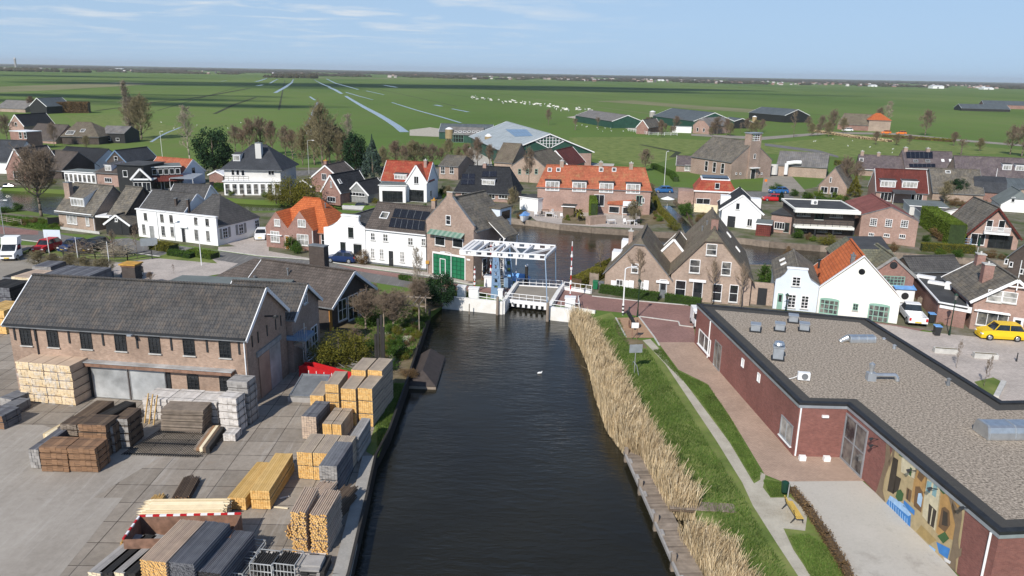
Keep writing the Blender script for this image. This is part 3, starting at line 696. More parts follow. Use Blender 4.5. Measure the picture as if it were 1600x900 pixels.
def pack(label,P,ang,w,l,h,nx=5,nz=4,side='wood_side',end='wood_fresh',top=None,jit=.02,z=0.,group='timber packs in the yard',strap=True,gap=.012,name='timber_pack',cat='timber pack',slats=True):
 """a pack of boards; P front-left corner, boards run along y"""
 o=thing(name,label,cat,(P.x,P.y,z),ang,group);m=MB();R=random.Random(int(P.x*100+P.y*37+z*9));bw=w/nx;bh=(h-.06)/nz if slats else h/nz;zb=.06 if slats else 0
 for k in range(nz):
  for i in range(nx):
   j0=R.uniform(-jit,jit);j1=R.uniform(-jit,jit)
   if nx>3 and nz>3 and 0<i<nx-1 and 0<k<nz-1:pass
   m.box(i*bw+gap/2,(i+1)*bw-gap/2,j0,l+j1,zb+k*bh+gap/2,zb+(k+1)*bh-gap/4,0,tm=2,em=1)
 mm=[]
 for q in range(0,len(m.f),6):mm+=[0,2,1,0,1,0]
 m.m=mm;m.build('boards',[side,end,top or side],o,uv=False)
 if slats:
  s=MB()
  for y in(l*.15,l*.5,l*.85):s.box(.02,w-.02,y-.05,y+.05,0,.058)
  s.build('bearer',['wood_weather'],o,uv=False)
 if strap:
  s=MB()
  for y in(l*.2,l*.8):
   for a in((-.008,w+.008,h+.0,h+.006),(-.010,-.004,.03,h+.006),(w+.004,w+.010,.03,h+.006)):s.box(a[0],a[1],y-.015,y+.015,a[2],a[3])
  s.build('strap',['black_rubber'],o,uv=False)
 return o
def stake_bundle(label,P,ang,w,l,h,r=.035,side='wood_weather',end='wood_fresh',z=0.,group='bundles of round stakes',jit=.03,taper=False,seed=1,cols=None):
 o=thing('stake_bundle',label,'stakes',(P.x,P.y,z),ang,group);m=MB();R=random.Random(seed);nx=int(w/(2*r));nz=max(1,int(h/(1.75*r)))
 mm=[]
 for k in range(nz):
  for i in range(nx-(k%2)):
   if 1<k<nz-2 and 1<i<nx-3 and False:continue
   x=r+(k%2)*r+i*2*r;z0=r+k*1.75*r;a=R.uniform(-jit,jit);b=R.uniform(-jit,jit)
   if taper:m.tube((x,a,z0),(x,l*.93+b,z0),r*.95,r*.95,6);m.tube((x,l*.93+b,z0),(x,l+b,z0),r*.95,r*.15,6)
   else:m.tube((x,a,z0),(x+R.uniform(-.01,.01),l+b,z0),r*.96,r*.9,6)
 for f in m.f:mm.append(1 if len(f)==6 else 0)
 m.m=mm;m.build('stakes',[side,end],o,uv=False);return o
V3=Vector
def land(name,pts,mat='meadow'):return sheet(name,pts,0,mat,thick=1.7)
bankL=[(544,900),(575,765),(586,715),(607,675),(634,600),(671,487),(692,470),(784,479),(806,447),(797,408),(786,372),(770,352),(690,341),(590,331),(520,327),(430,329),(300,331),(200,332),(95,338),(40,329),(0,325)]
land('ground_near',[V3((-9,-60,0)),V3((-8.6,20,0))]+bankL+[V3((-300,126,0)),V3((-700,126,0)),V3((-700,-60,0))])
bankR=[(1150,900),(1120,850),(1085,790),(1045,735),(1012,680),(985,620),(952,555),(915,500),(898,491),(858,487),(878,448),(898,446),(925,432),(960,417),(1010,413),(1180,414),(1330,415),(1450,420),(1568,429)]
land('ground_right',[V3((10.5,-60,0)),V3((10.5,20,0))]+bankR+[V3((300,92,0)),V3((700,92,0)),V3((700,-60,0))])
bankF=[(0,291),(100,297),(200,303),(340,309),(400,313),(520,317),(590,323),(690,323),(775,339),(838,346),(875,351),(925,356),(1065,365),(1165,373),(1203,378),(1282,384),(1400,395),(1568,408)]
land('ground_far',[V3((-60000,170,0)),V3((-300,152,0))]+bankF+[V3((300,96,0)),V3((60000,96,0)),V3((60000,60000,0)),V3((-60000,60000,0))])
m=MB();m.add([(-900,-60,-.85),(900,-60,-.85),(900,200,-.85),(-900,200,-.85)],[(0,1,2,3)]);struct('water',m,'canal_water')
m=MB();m.add([(-900,-60,-1.8),(900,-60,-1.8),(900,200,-1.8),(-900,200,-1.8)],[(0,1,2,3)]);struct('canal_bed',m,'soil')
quay=[(543,900),(574,765),(585,715),(606,675)]
sheet('yard',[V3((-8.7,-5,0))]+quay+[(592,690),(575,640),(600,600),(530,600),(470,575),(400,520),(250,440),(120,428),(0,430),V3((-90,80,0)),V3((-90,-5,0))],.012,'yard_slabs')
sheet('concrete_apron',[(-400,1200),(-400,640),(0,664),(66,664),(120,682),(250,715),(146,778),(192,778),(20,990),(0,1200)],.018,'yard_plain')
sheet('grass_strip',[(590,716),(606,677),(633,602),(610,598),(588,660),(572,706)],.02,'lawn')
sheet('garden_soil',[(634,598),(670,488),(694,478),(640,455),(520,470),(470,545),(480,575),(560,575),(600,600)],.022,'soil')
def beam(name,pts,wd,h,z,mat,label,cat='quay edge'):
 P=[G(*p)if isinstance(p,tuple)else p for p in pts];mb=MB()
 for a,b in zip(P,P[1:]):
  a=a.xy.to_3d()+V3((0,0,z));b=b.xy.to_3d()+V3((0,0,z));mb.bar(a,b,wd,h)
 return tag(mb.build(name,[mat]),label,cat)
beam('quay_kerb',[V3((-9.2,10,0)),(534,900),(566,765),(577,715)],.9,.18,.05,'concrete','pale concrete kerb along the timber yard quay')
beam('sheet_piling',[V3((-8.45,10,0)),(545,900),(576,765),(587,715),(608,675),(635,600),(672,487)],.16,1.1,-.30,'wood_black','black timber piling along the left canal bank')
sheet('road',[V3((-300,122,0)),(0,352),(94,366),(150,376),(200,372),(218,376),(341,392),(405,401),(500,408),(572,420),(666,432),(740,447),(806,450),(806,464),(690,456),(640,450),(560,438),(430,418),(375,432),(340,424),(330,412),(250,402),(180,392),(100,384),(0,372),V3((-300,108,0))],.014,'asphalt_m')
sheet('pavement',[(341,386),(405,384),(417,392),(526,411),(572,414),(666,425),(740,442),(740,446),(666,431),(572,419),(500,407),(405,400),(341,391)],.022,'paver_grey')
sheet('red_brick_road',[(0,354),(60,361),(60,367),(0,366)],.022,'paver_red')
sheet('brick_strip_road',[(526,414),(666,434),(740,449),(806,452),(806,465),(720,459),(700,452),(666,441),(560,424)],.026,'paver_red')
sheet('plaza_road',[(878,450),(888,452),(925,462),(1000,470),(1085,478),(1085,512),(1086,536),(1030,535),(998,495),(975,489),(935,485),(905,482),(888,478),(862,476)],.014,'paver_red')
sheet('plaza_road',[(1085,478),(1110,481),(1180,485),(1275,490),(1400,508),(1445,515),(1380,530),(1290,505),(1085,505)],.014,'paver_red')
sheet('plaza',[(1100,486),(1290,494),(1400,510),(1440,518),(1520,526),(1900,560),(1900,700),(1540,690),(1500,600),(1380,540),(1300,510)],.022,'paver_grey')
sheet('paved_square',[(962,497),(998,496),(1022,528),(978,528)],.022,'paver_tan')
sheet('brick_path',[(1028,535),(1092,535),(1150,585),(1240,700),(1256,712),(1327,714),(1356,752),(1230,756),(1195,742),(1140,650),(1105,600),(1060,578)],.020,'paver_pink')
sheet('side_path',[(1085,530),(1120,560),(1260,705),(1600,1000),(1500,1000),(1240,745),(1140,600)],.017,'paver_tan')
sheet('terrace',[(1231,753),(1347,752),(1430,825),(1500,905),(1640,1060),(1420,1060),(1327,900),(1270,815)],.03,'terrace_m',)
sheet('bank_grass',[(915,500),(955,488),(965,500),(980,530),(1022,533),(1060,580),(1108,600),(1142,652),(1192,745),(1232,756),(1270,815),(1330,905),(1420,1100),(1190,1100),(1120,850),(1045,735),(985,620),(952,555)],.010,'lawn')
sheet('dirt_path',[(1004,532),(1016,530),(1030,545),(1060,585),(1094,630),(1140,692),(1178,756),(1188,750),(1188,738),(1196,742),(1192,762),(1204,778),(1235,778),(1262,800),(1258,830),(1224,826),(1240,860),(1270,905),(1250,905),(1214,850),(1176,790),(1160,755),(1120,690),(1070,615),(1040,570),(1020,548)],.024,'footpath')
sheet('sand_patch',[(958,500),(964,520),(982,540),(1012,545),(1004,532),(976,528),(962,498)],.021,'soil')
def kerb(pts,label='pale stone kerb',w=.14,h=.1,name='kerb'):
 P=[G(*p)for p in pts];mb=MB()
 for a,b in zip(P,P[1:]):mb.bar(a+V3((0,0,.04)),b+V3((0,0,.04)),w,h)
 o=mb.build(name,['stone']);o['kind']='structure'
kerb([(925,463),(1000,471),(1082,478)]);kerb([(998,495),(1022,527),(1030,540)]);kerb([(962,497),(978,527)]);kerb([(1000,495),(1060,503),(1062,509),(1086,512)])
kerb([(341,391),(405,400),(500,407),(572,419),(666,431),(740,446)]);kerb([(0,371),(100,383),(180,391),(250,401)])
sheet('parking',[(-60,385),(60,400),(150,398),(240,403),(332,425),(310,432),(250,445),(130,440),(-60,440)],.020,'park_m')
sheet('parking_bays',[(238,404),(262,398),(330,405),(372,412),(345,428),(250,445),(140,418)],.024,'paver_grey')
sheet('forecourt',[(352,380),(420,366),(420,392),(405,396)],.024,'paver_grey')
sheet('grass_verge',[(0,338),(60,346),(94,349),(94,364),(60,360),(0,351)],.020,'lawn')
sheet('verge',[(690,466),(762,466),(762,458),(700,452)],.024,'lawn')
sheet('planted_verge',[(60,398),(190,410),(238,404),(262,396),(330,404),(340,412),(250,404),(100,388),(60,388)],.028,'lawn')
sheet('main_road',[(1010,296),(1072,298),(1240,300),(1240,310),(1070,310),(1010,308)],.018,'asphalt_m')
sheet('main_road',[(-50,322),(-50,320)][:0]+[(430,268),(600,262),(690,264),(760,262),(760,268),(690,272),(600,270),(430,276)],.018,'asphalt_m')
sheet('side_street',[(1195,262),(1225,262),(1260,300),(1190,300)],.022,'park_m')
sheet('farm_road',[(1195,224),(1280,235),(1310,244),(1310,247),(1280,239),(1195,228)],.06,'asphalt_m')
sheet('farm_road',[(1080,209),(1190,214),(1300,206),(1400,208),(1490,217),(1600,226),(1600,229),(1490,220),(1400,211),(1300,209),(1190,219),(1080,212)],.05,'park_m')
sheet('farmyard',[(640,203),(672,199),(700,203),(690,214),(640,212)],.03,'footpath')
sheet('farmyard',[(930,255),(960,256),(958,262),(880,262),(890,254)],.04,'terrace_m')
sheet('farmyard',[(885,183),(910,180),(990,196),(1000,206),(975,200)],.03,'footpath')
sheet('terrace_yard',[(846,318),(1010,325),(1005,357),(925,354),(872,350),(838,345),(826,336),(820,322)],.02,'paver_grey')
sheet('sand_garden',[(1000,330),(1035,332),(1040,350),(1000,352)],.03,'soil')
sheet('side_street',[(730,232),(762,222),(770,262),(735,268)],.03,'terrace_m')
def ribbon(name,pts,z,mat):
 Lf=[(x-w/2,y)for x,y,w in pts];Rt=[(x+w/2,y)for x,y,w in pts];return sheet(name,Lf+Rt[::-1],z,mat)
for k,pts in enumerate([[(489,123,1.6),(497,128,2),(506,132.5,3.2),(516,136,4)],[(514,136.5,5),(523,140,6),(534,146.5,5)],[(540,150,5),(552,157.5,6),(570,168,8),(590,178.5,10),(606,188,11),(620,197,13),(632,206.5,15)],[(458.5,123.5,1.6),(456,129,3),(446,136,6),(430,145,6)],[(434,123.6,2),(427,127,3),(422,130,3)],[(418,122,2),(410,125,4),(400,127.5,5)],[(411,132.5,5),(402,134,8)],[(484,151,3),(492,156.5,4)],[(496.5,159.5,4),(489,175,4),(486,185,5),(479,197,5)],[(482,203,12),(486,211,12)],[(510,123,2),(524,130,3),(546,136,3.5),(560,140,3)],[(572,142,3),(600,148,2.6)],[(540,144,3),(560,150,3),(583,156,2)],[(612,160,2.6),(650,172,4),(690,183,5),(720,192,5)],[(680,164,8),(690,166,6)],[(706,170,4),(732,175,6)],[(345,127,3),(354,126,3)],[(600,133,4),(620,136.5,6)],[(245,181,14),(270,181,12)],[(275,180,3),(272,182,30)][:0],[(236,222,5),(250,213,4),(262,207,4),(285,198,3)]]):
 if len(pts)>1:ribbon('ditch',pts,.05,'ditch_water')
ground_mat('ditch_grass',((.05,.07,.035),(.07,.09,.05),(.06,.06,.03),(.08,.09,.04)),.02,.2,bump=0)
ground_mat('dark_ditch',((.05,.06,.03),(.07,.08,.04),(.04,.05,.03),(.06,.06,.03)),.05,.3,bump=0)
for pts in([(390,138,6),(330,149,8),(290,155,8),(240,160,7)],[(240,160,6),(190,168,8),(150,173,8)],[(400,152,4),(365,164,6),(335,178,6)],[(130,180,8),(190,180.5,8)],[(1000,226,8),(1060,238,10),(1050,246,10)]):
 ribbon('ditch_edge',pts,.06,'dark_ditch')
sheet('dry_field',[(-60,137),(120,131.5),(190,128),(250,131),(150,137),(60,142),(-60,147)],.04,'tanfield')
sheet('dry_field',[(925,158),(990,157),(1100,166),(1200,172),(1200,178),(1080,170),(1000,163)],.04,'tanfield')
sheet('dry_field',[(450,120.5),(750,124),(750,124.8),(450,121.5)],.04,'tanfield')
sheet('pasture',[(1000,214),(1200,224),(1330,212),(1600,235),(1600,240),(1310,246),(1100,235),(1000,262),(880,240),(890,215)],.03,'lawn')
sheet('pasture',[(100,180),(195,181),(260,195),(300,200),(245,225),(140,205)],.03,'lawn')
sheet('gardens',[(-40,240),(110,232),(250,262),(480,262),(700,258),(1000,290),(1240,300),(1330,280),(1700,300),(1700,418),(1568,408),(1400,395),(1282,384),(1203,378),(1165,373),(1065,365),(925,356),(875,351),(838,346),(775,339),(690,323),(590,322),(520,316),(400,312),(340,308),(100,296),(-40,290)],.008,'garden_mix')
sheet('gardens',[(-40,328),(95,341),(300,334),(430,332),(590,333),(690,343),(768,354),(784,374),(800,447),(740,445),(572,418),(405,399),(200,371),(94,364),(-40,352)],.008,'garden_mix')
sheet('gardens',[(884,450),(900,447),(925,433),(962,418),(1180,414.5),(1330,415.5),(1450,420.5),(1568,430),(1700,440),(1700,560),(1440,515),(1275,490),(1085,478),(925,462)],.008,'garden_mix')
dv_=(G(489,123)-G(620,199)).xy.to_3d().normalized();nv_=Vector((dv_.y,-dv_.x,0));R_=random.Random(8)
for k in range(-16,26):
 if k in(0,):continue
 base_p=G(600,188)+nv_*(k*66+R_.uniform(-12,12));t0=R_.uniform(0,500)if k>-6 else R_.uniform(250,700);t1=t0+R_.uniform(500,1700);w_=R_.uniform(1.0,2.2);a=base_p+dv_*t0;c=base_p+dv_*t1+nv_*R_.uniform(-15,15);q=nv_*w_*.5
 sheet('ditch_line',[a-q,a+q,c+q,c-q],.035,'ditch_grass' if k%3 else 'tanfield')
ribbon('side_ditch',[(1042,322,10),(1058,338,13),(1074,356,16),(1080,366,18)],.03,'canal_water')
m_,nt_,p_=newmat('cloud_m');MATS['cloud_m']=m_;tr_=nt_.nodes.new('ShaderNodeBsdfTransparent');ms_=nt_.nodes.new('ShaderNodeMixShader');ms_.inputs[0].default_value=.24;p_.inputs['Base Color'].default_value=(.85,.85,.86,1);p_.inputs['Roughness'].default_value=1
nt_.links.new(tr_.outputs[0],ms_.inputs[1]);nt_.links.new(p_.outputs[0],ms_.inputs[2]);nt_.links.new(ms_.outputs[0],nt_.nodes['Material Output'].inputs[0])
def cloud(cx,cy,rx,ry,rot,h=900,n=16,seed=1):
 """cx,cy in km-free metres: where the shade falls"""
 off=V3((-SDIR.x,-SDIR.y,0)).normalized()*(h/math.tan(SUN_EL));C=V3((cx,cy,h))-off;R=random.Random(seed)
 import bmesh
 bm=bmesh.new()
 for i in range(n):
  t=R.uniform(0,6.28);q=math.sqrt(R.random());x=rx*q*c_(t);y=ry*q*s_(t);s=R.uniform(.22,.5)*min(rx,ry)*1.5
  p=Matrix.Rotation(rot,4,'Z')@V3((x,y,0));T=Matrix.Translation(C+p+V3((0,0,R.uniform(0,s*.3))))@Matrix.Rotation(rot,4,'Z')@Matrix.Diagonal((s*R.uniform(1,2.2)*max(1,rx/ry*.5),s,s*.45,1))
  bmesh.ops.create_icosphere(bm,subdivisions=3,radius=1,matrix=T)
 for v in bm.verts:
  v.co+=V3((math.sin(v.co.x*.05+v.co.y*.03),math.cos(v.co.y*.06),math.sin(v.co.x*.04)))*6
 me=bpy.data.meshes.new('cloud');bm.to_mesh(me);bm.free();me.materials.append(M('cloud_m'));me.polygons.foreach_set('use_smooth',[True]*len(me.polygons));o=link('cloud',me);o['kind']='structure'
def cloud_at(px,py,rx,ry,rot=0,**k):g=G(px,py);cloud(g.x,g.y,rx,ry,rot,**k)
cloud_at(560,134,430,120,0,seed=2,n=20);cloud_at(760,135.5,360,120,.1,seed=3,n=16);cloud_at(960,138,260,90,.1,seed=9,n=10)
cloud_at(260,133,220,80,0,seed=4,n=14);cloud_at(90,119,300,90,0,seed=5,n=12)
cloud_at(190,152,180,30,-.1,seed=6,n=12);cloud_at(350,166,90,22,0,seed=7,n=12);cloud_at(60,158,140,25,0,seed=8,n=10);cloud_at(330,150,90,18,0,seed=12,n=8)
cloud_at(1150,147,300,35,0,seed=10,n=8)
def Z5(x,y):return(x/4,260+y/4)
def Z6(x,y):return(400+x/4,260+y/4)
def Z7(x,y):return(800+x/4,260+y/4)
def Z8(x,y):return(1200+x/4,260+y/4)
def hfit(P,ty,z0=0):
 lo,hi=z0,z0+40
 for _ in range(40):
  m_=(lo+hi)/2
  if proj((P.x,P.y,m_))[1]>ty:lo=m_
  else:hi=m_
 return lo-z0
def eh_at(b,x,y,ty):return hfit(b.w(x,y,0),ty,b.z)
def fitD(b,eh,pitch,xf,ry,lo=2.,hi=30.):
 t=math.tan(RAD(pitch))
 for _ in range(40):
  m_=(lo+hi)/2
  if proj(b.w(xf*b.L,m_/2,eh+m_/2*t))[1]>ry:lo=m_
  else:hi=m_
 return lo,eh+lo/2*t
def fitDy(b,rh,x,ry,lo=1.,hi=60.):
 for _ in range(40):
  m_=(lo+hi)/2
  if proj(b.w(x,m_,rh))[1]>ry:lo=m_
  else:hi=m_
 return lo
LOG=[]
def row(b,*v):LOG.append((b.name,round(b.L,1),round(b.D,1),round(b.eh,1),round(b.rh,1)))
def facepoly(b,f,pts):return[b.hit(px,py,f)[:2]for px,py in pts]
def downpipe(b,f,u,z1,mat='white_paint'):
 l,a=b.floc(f,u,0);n=Vector((s_(a),-c_(a),0));mb=MB();mb.tube(l+n*.08,l+n*.08+Vector((0,0,z1)),.05,.05,8);return mb.build('downpipe',[mat],b.o)
def wl(b,f,Z,lst,nx,ny,**k):
 for x0,x1,y0,y1 in lst:
  c=Z((x0+x1)/2,(y0+y1)/2);b.win(f,c[0],c[1],(x1-x0)/4,(y1-y0)/4*1.04,nx,ny,**k)
b=B('warehouse','long brown brick timber warehouse with dark tiled roof and iron arched windows',(30,611),(392,638),cat='warehouse')
b.gable;b.ridge(7.15,5.85,8.6,'brick_ware','tile_ware',ov=.35,gov=.25,verge='white_paint');b.gutter('dark_frame');row(b)
for x in(163,332,540,755,967,1182,1407):
 c=(x/4,450+{163:308,332:319,540:330,755:343,967:358,1182:371,1407:386}[x]/4);b.win('f',c[0],c[1],19,26,3,4,frame='dark_frame',gl='glass',arch=True,ft=.05)
for x,y in((1208,592),(1410,600)):b.win('f',x/4,450+y/4,19,24,3,4,frame='dark_frame',gl='glass',arch=True,ft=.05)
for i,x in enumerate((93,222,433,645,858,1072,1295,1495)):
 y=(286,292,306,320,337,350,361,375)[i];u,z,sc=b.hit(x/4,450+y/4,'f');m=MB();m.box(u-.07,u+.07,-.07,-.0,z-.5,z+.5);m.build('wall_anchor',['dark_frame'],b.o)
 m=MB();m.box(u-.02,u+.02,-.05,0,z+.5,z+.95);m.build('anchor_rod',['dark_frame'],b.o)
u0,zt,_=b.hit(122,561,'f');u1,_,_=b.hit(366,578,'f')
m=MB();m.box(u0,u1,-.55,-.003,zt-.33,zt-.03,0);m.box(u0-.1,u1+.1,-.62,0.02,zt-.027,zt+.05,1);o=m.build('door_rail_canopy',['rust','galva'],b.o)
for xa,xb in((148,204),(206,262)):
 ua,_,_=b.hit(xa,600,'f');ub,_,_=b.hit(xb,605,'f');m=MB();m.box(ua,ub,-.16,-.06,.06,zt-.36);o=m.build('sliding_door',['galva'],b.o)
 f=MB();f.box(ua,ua+.07,-.19,-.163,.06,zt-.36);f.box(ub-.07,ub,-.19,-.163,.06,zt-.36);f.box(ua+.07,ub-.07,-.19,-.163,zt-.46,zt-.36);f.box(ua+.07,ub-.07,-.19,-.163,.06,.14);f.build('frame',['steel'],o)
ua=b.hit(136,600,'f')[0];ub=b.hit(147,600,'f')[0];b.box_part('door_post',ua,ub-.05,-.1,-.003,0,zt-.36,'dark_frame');ua=b.hit(263,600,'f')[0];b.box_part('door_post',ua,ua+.25,-.1,-.003,0,zt-.36,'dark_frame')
downpipe(b,'f',b.hit(58,530,'f')[0],5.6,'dark_frame');downpipe(b,'f',b.L-.1,5.6)
u,z,_=b.hit(213,522,'f');m=MB();m.tube((u,0,z),(u,-.5,z+.1),.03);m.box(u-.3,u+.05,-.75,-.45,z+.05,z+.16);m.build('wall_lamp',['zinc'],b.o)
mb=MB();mb.box(b.L+.003,b.L+.12,1.5,5.9,3.55,3.95);mb.build('lintel',['grey_board'],b.o)
for y0,y1,mt in((1.75,3.55,'wood_door_pale'),(3.6,5.6,'galva')):
 if mt not in MATS:plain('wood_door_pale',(.36,.24,.18),.6,.35,.5)
 mb=MB();mb.box(b.L+.02,b.L+.10,y0,y1,.05,3.5);mb.build('sliding_door',[mt],b.o)
for y in(1.0,2.0,3.6,5.2,6.2):mb=MB();mb.box(b.L,b.L+.05,y-.06,y+.06,4.6,5.5);mb.build('wall_anchor',['dark_frame'],b.o)
mb=MB();mb.tube((b.L,3.4,6.3),(b.L+.9,3.5,6.35),.07);mb.box(b.L+.7,b.L+1.0,3.3,3.7,6.2,6.36);mb.build('gable_lamp',['dark_frame'],b.o)
b.chim(b.L*.375,5.3,9.3,1.15,.9,'brick_dark','rust',pot=False);WH=b
m=MB();m.box(b.L*.375-.72,b.L*.375+.72,4.7,5.9,9.45,9.55);m.build('chimney_cover',[plain('gold_rust',(.50,.27,.05),.7,.2,3)],b.o)
b.o.children[0].name='wall'
e=Vector((-19.6,61.3,0));b2=B('brick_shed','brick shed joined behind the warehouse with grey tiles and white bargeboards',e-WH.R.to_3x3()@Vector((5,0,0)),L=6.2,ang=math.degrees(WH.ang),cat='shed')
b2.ridge(6.0,4.9,7.0,'brick_brown','tile_ware',ov=.2,gov=.35,verge='white_paint');row(b2)
b2.box_part('balcony',b2.L-.5,b2.L+1.3,-.3,1.6,3.0,3.35,'blue_paint');b2.wu('r',2.6,.3,1.3,2.4,2,3);b2.wu('r',4.6,.3,1.4,2.4,2,3);b2.wu('r',3.0,5.3,.8,.8,2,1)
m=MB();m.box(b2.L+.25,b2.L+.4,.1,.25,0,4);o=b2.o
st=thing('spiral_stair','grey steel spiral stair rising beside the brick shed gable','stair',G(479,579),b2.ang);m=MB();m.tube((0,0,0),(0,0,4.3),.07,.07,8);m.build('pole',['steel'],st)
for i in range(17):
 a=RAD(-60+i*22);z=.2+i*.185;m=MB();m.prism([(.05*c_(a-.1),.05*s_(a-.1),z),(.95*c_(a-.2),.95*s_(a-.2),z),(.95*c_(a+.2),.95*s_(a+.2),z)],(0,0,.04));m.build('step',['steel'],st)
m=MB();pr=None
for i in range(34):
 a=RAD(-60+i*11);z=.2+i*.0925;q=Vector((.97*c_(a),.97*s_(a),z));m.tube(q,q+Vector((0,0,1.0)),.015,.015,5)
 if pr:m.tube(pr+Vector((0,0,1)),q+Vector((0,0,1)),.025,.025,5);m.tube(pr,q,.03,.03,5)
 pr=q
m.build('railing',['steel'],st)
g0=Vector((-18.0,72.2,0));d=Vector((2.7,6.6,0)).normalized();a=math.atan2(d.y,d.x)-math.pi/2
b3=B('office','low brick office with brown tiled roof and glazed gable facing the garden',g0-Vector((c_(a),s_(a),0))*16.5,L=16.5,ang=math.degrees(a),cat='office')
b3.D=7.1;b3.eh=2.9;b3.rh=5.35;b3.walls(7.1,2.9,'brick_dark');b3.walls(7.1,2.9,'brick_dark','gx',5.35,x0=6,x1=b3.L-.01,y0=.01,y1=7.09,name='gable');b3.roof('hip','tile_brown',2.9,5.35,x1=6,ov=.5,h0=4.6,h1=-.4,cap=None);b3.roof('gx','tile_brown',2.905,5.355,x0=6.4,ov=.5,gov=.8,verge='white_paint');b3.chim(b3.L-4.6,5.0,7.2,1.9,.8,'brick_dark','lead',pot=False,base=3);row(b3)
b3.wu('r',2.2,.5,1.5,2.2,2,2,gl='glass');b3.wu('r',4.1,.1,1.8,2.6,2,2);b3.wu('r',6,.1,1.4,2.6,1,2);b3.vent(b3.L-6.5,2.2,4.6);b3.vent(b3.L-10,1.2,3.8,.3)
m=MB();m.box(b3.L,b3.L+.1,-.05,.35,0,2.8);m.build('corner_post',['wood_door'],b3.o)
fl=thing('flat_annex','flat grey roofed annex between the warehouse and the office','shed',G(285,429,4.3).xy.to_3d());P=[G(*q,4.3).xy.to_3d()-fl.location for q in((285,430),(458,437),(447,447),(436,454),(255,442))]
m=MB();m.prism([p+Vector((0,0,0))for p in P],(0,0,4.2));m.build('wall',['blue_wall'],fl);m=MB();m.prism([p*1.01+Vector((0,0,4.2))for p in P],(0,0,.12));m.build('roof',['grey_felt'],fl)
tag(sheet('deck',[(506,500),(541,487),(566,492),(530,506)],.4,'wood_weather'),'grey timber deck before the office gable','deck');bpy.data.objects['deck'].pop('kind',None)
b=B('brick_house','brown tiled brick house with wide white dormer and tall chimney beside the left street',(94,354),(150,361));eh=eh_at(b,0,0,327);D,rh=fitD(b,eh,44,.5,288)
b.ridge(D,eh,rh,'brick_pale','tile_old',ov=.45,gov=.35);row(b);b.gutter('white_paint',.45);downpipe(b,'f',b.L-.1,eh-.3)
b.win('f',112.5,342.5,22,15,3,1,gl='glass_curtain');b.win('f',137,346,7.5,14,1,1,gl='glass_curtain');b.dormer('f',122,316.5,2.9,1.25,4,1,roofm='tile_old',slope=.45)
b.chim(.6,1.9,rh+.3,1.2,.7,'brick_brown','lead',base=eh-.5,pot=False);b.box_part('garden_wall',2.0,b.L+2.5,-1.5,-1.38,-.1,.4,'stone');ehw,rhw,Dw=eh,rh,D
b=B('brick_house','brick house wing with red panelled gable right of the dormer house',(174,361),(198,364));b.ridge(Dw,ehw,rhw,'brick_dark','tile_old',ov=.3,gov=.25,verge='black_board');b.wu('f',b.L*.4,ehw-1.6,1.6,1.2,3,1);row(b)
b=B('garage','black timber garage with white bargeboards beside the dormer house',(167,366),(203,368),cat='garage');eh=eh_at(b,0,0,348);rh=eh_at(b,b.L/2,0,335.5);b.gable(5.5,eh,rh,'black_board','tile_old',ov=.3,gov=.15,verge='white_paint');row(b)
b.win('f',182,343.5,4.5,5,1,1);b.box_part('garage_door',.5,b.L-1.2,-.05,-.003,.05,2.1,'black_board')
m=MB();m.box(-2.4,0,1,5.5,2.35,2.6);m.build('carport_roof',['white_paint'],b.o)
b=B('white_house','long white two storey house with grey tiled roofs on the left street corner',(217.5,369.5),(341,384.5));eh=eh_at(b,0,0,327);es=eh*.70;xs=b.L*.56
Ds=(G(405,366)-G(341,384)).length;D,rh=fitD(b,eh-.25,38,.2,299);b.D=D;b.eh=eh;b.rh=rh
b.walls(.3,eh,'white_wall',name='wall');m=MB();m.box(-.12,b.L+.12,-.15,.32,eh+.003,eh+.16);m.build('cornice',['white_paint'],b.o)
b.walls(D,eh-.3,'white_wall','gx',rh,x0=.02,x1=xs,y0=.31,y1=D,name='wall');b.roof('gx','tile_grey',eh-.3,rh,x1=xs,y0=.35,y1=D,ov=.0,gov=.12,verge='white_paint')
rh2=rh-.1;b.walls(Ds,es,'white_wall',x0=xs+.01,y0=.31,y1=Ds,name='wall');b.roof('hip','tile_grey',es,rh2,x0=xs-.6,y0=.35,y1=Ds,ov=.15,h0=2.6,h1=3.2);row(b)
s2=b.slopes
for x in(b.L*.415,xs+.1):b.chim(x,1.7,rh-.6,.35,.35,'brick_dark','lead',base=eh-.4,pot=False)
wl(b,'f',Z5,((898,922,292,335),(1000,1025,300,345),(1058,1083,305,350),(1212,1238,320,362),(1283,1308,328,370)),2,2,gl='glass_mid',frame='dark_frame')
wl(b,'f',Z5,((888,912,362,420),(1007,1035,373,432),(1065,1090,378,435),(1215,1242,395,458),(1288,1313,403,463)),2,3,gl='glass_mid',frame='grey_board')
b.win('f',*Z5(952,410),10,20,kind='d',mat='grey_board');b.win('f',*Z5(1150,430),8,22,kind='d',mat='dark_frame');u,z,_=b.hit(*Z5(1150,378),'f');b.box_part('door_hood',u-.8,u+.8,-.3,-.003,z-.1,z+.1,'white_paint')
for y in(1.6,5.0,8.6):b.wu('r',y,.9,1.0,1.5,2,3,gl='glass');
for y in(2.5,5.9,4.1,.7):b.box_part('shutter',b.L+.003,b.L+.07,y-.22,y+.22,.9,2.4,'grey_board')
b=B('white_house','rear grey tiled roof wing rising behind the long white house',G(262,352),G(318,354));b.ridge(7,3.6,6.3,'white_wall','tile_grey',verge='white_paint');row(b)
b=B('brick_house','brown brick double house with bright orange hipped roof and twin front gables',(417,385.5),(491,393));eh=eh_at(b,0,0,354);L1=b.hit(451,380,'f')[0];b.eh=eh
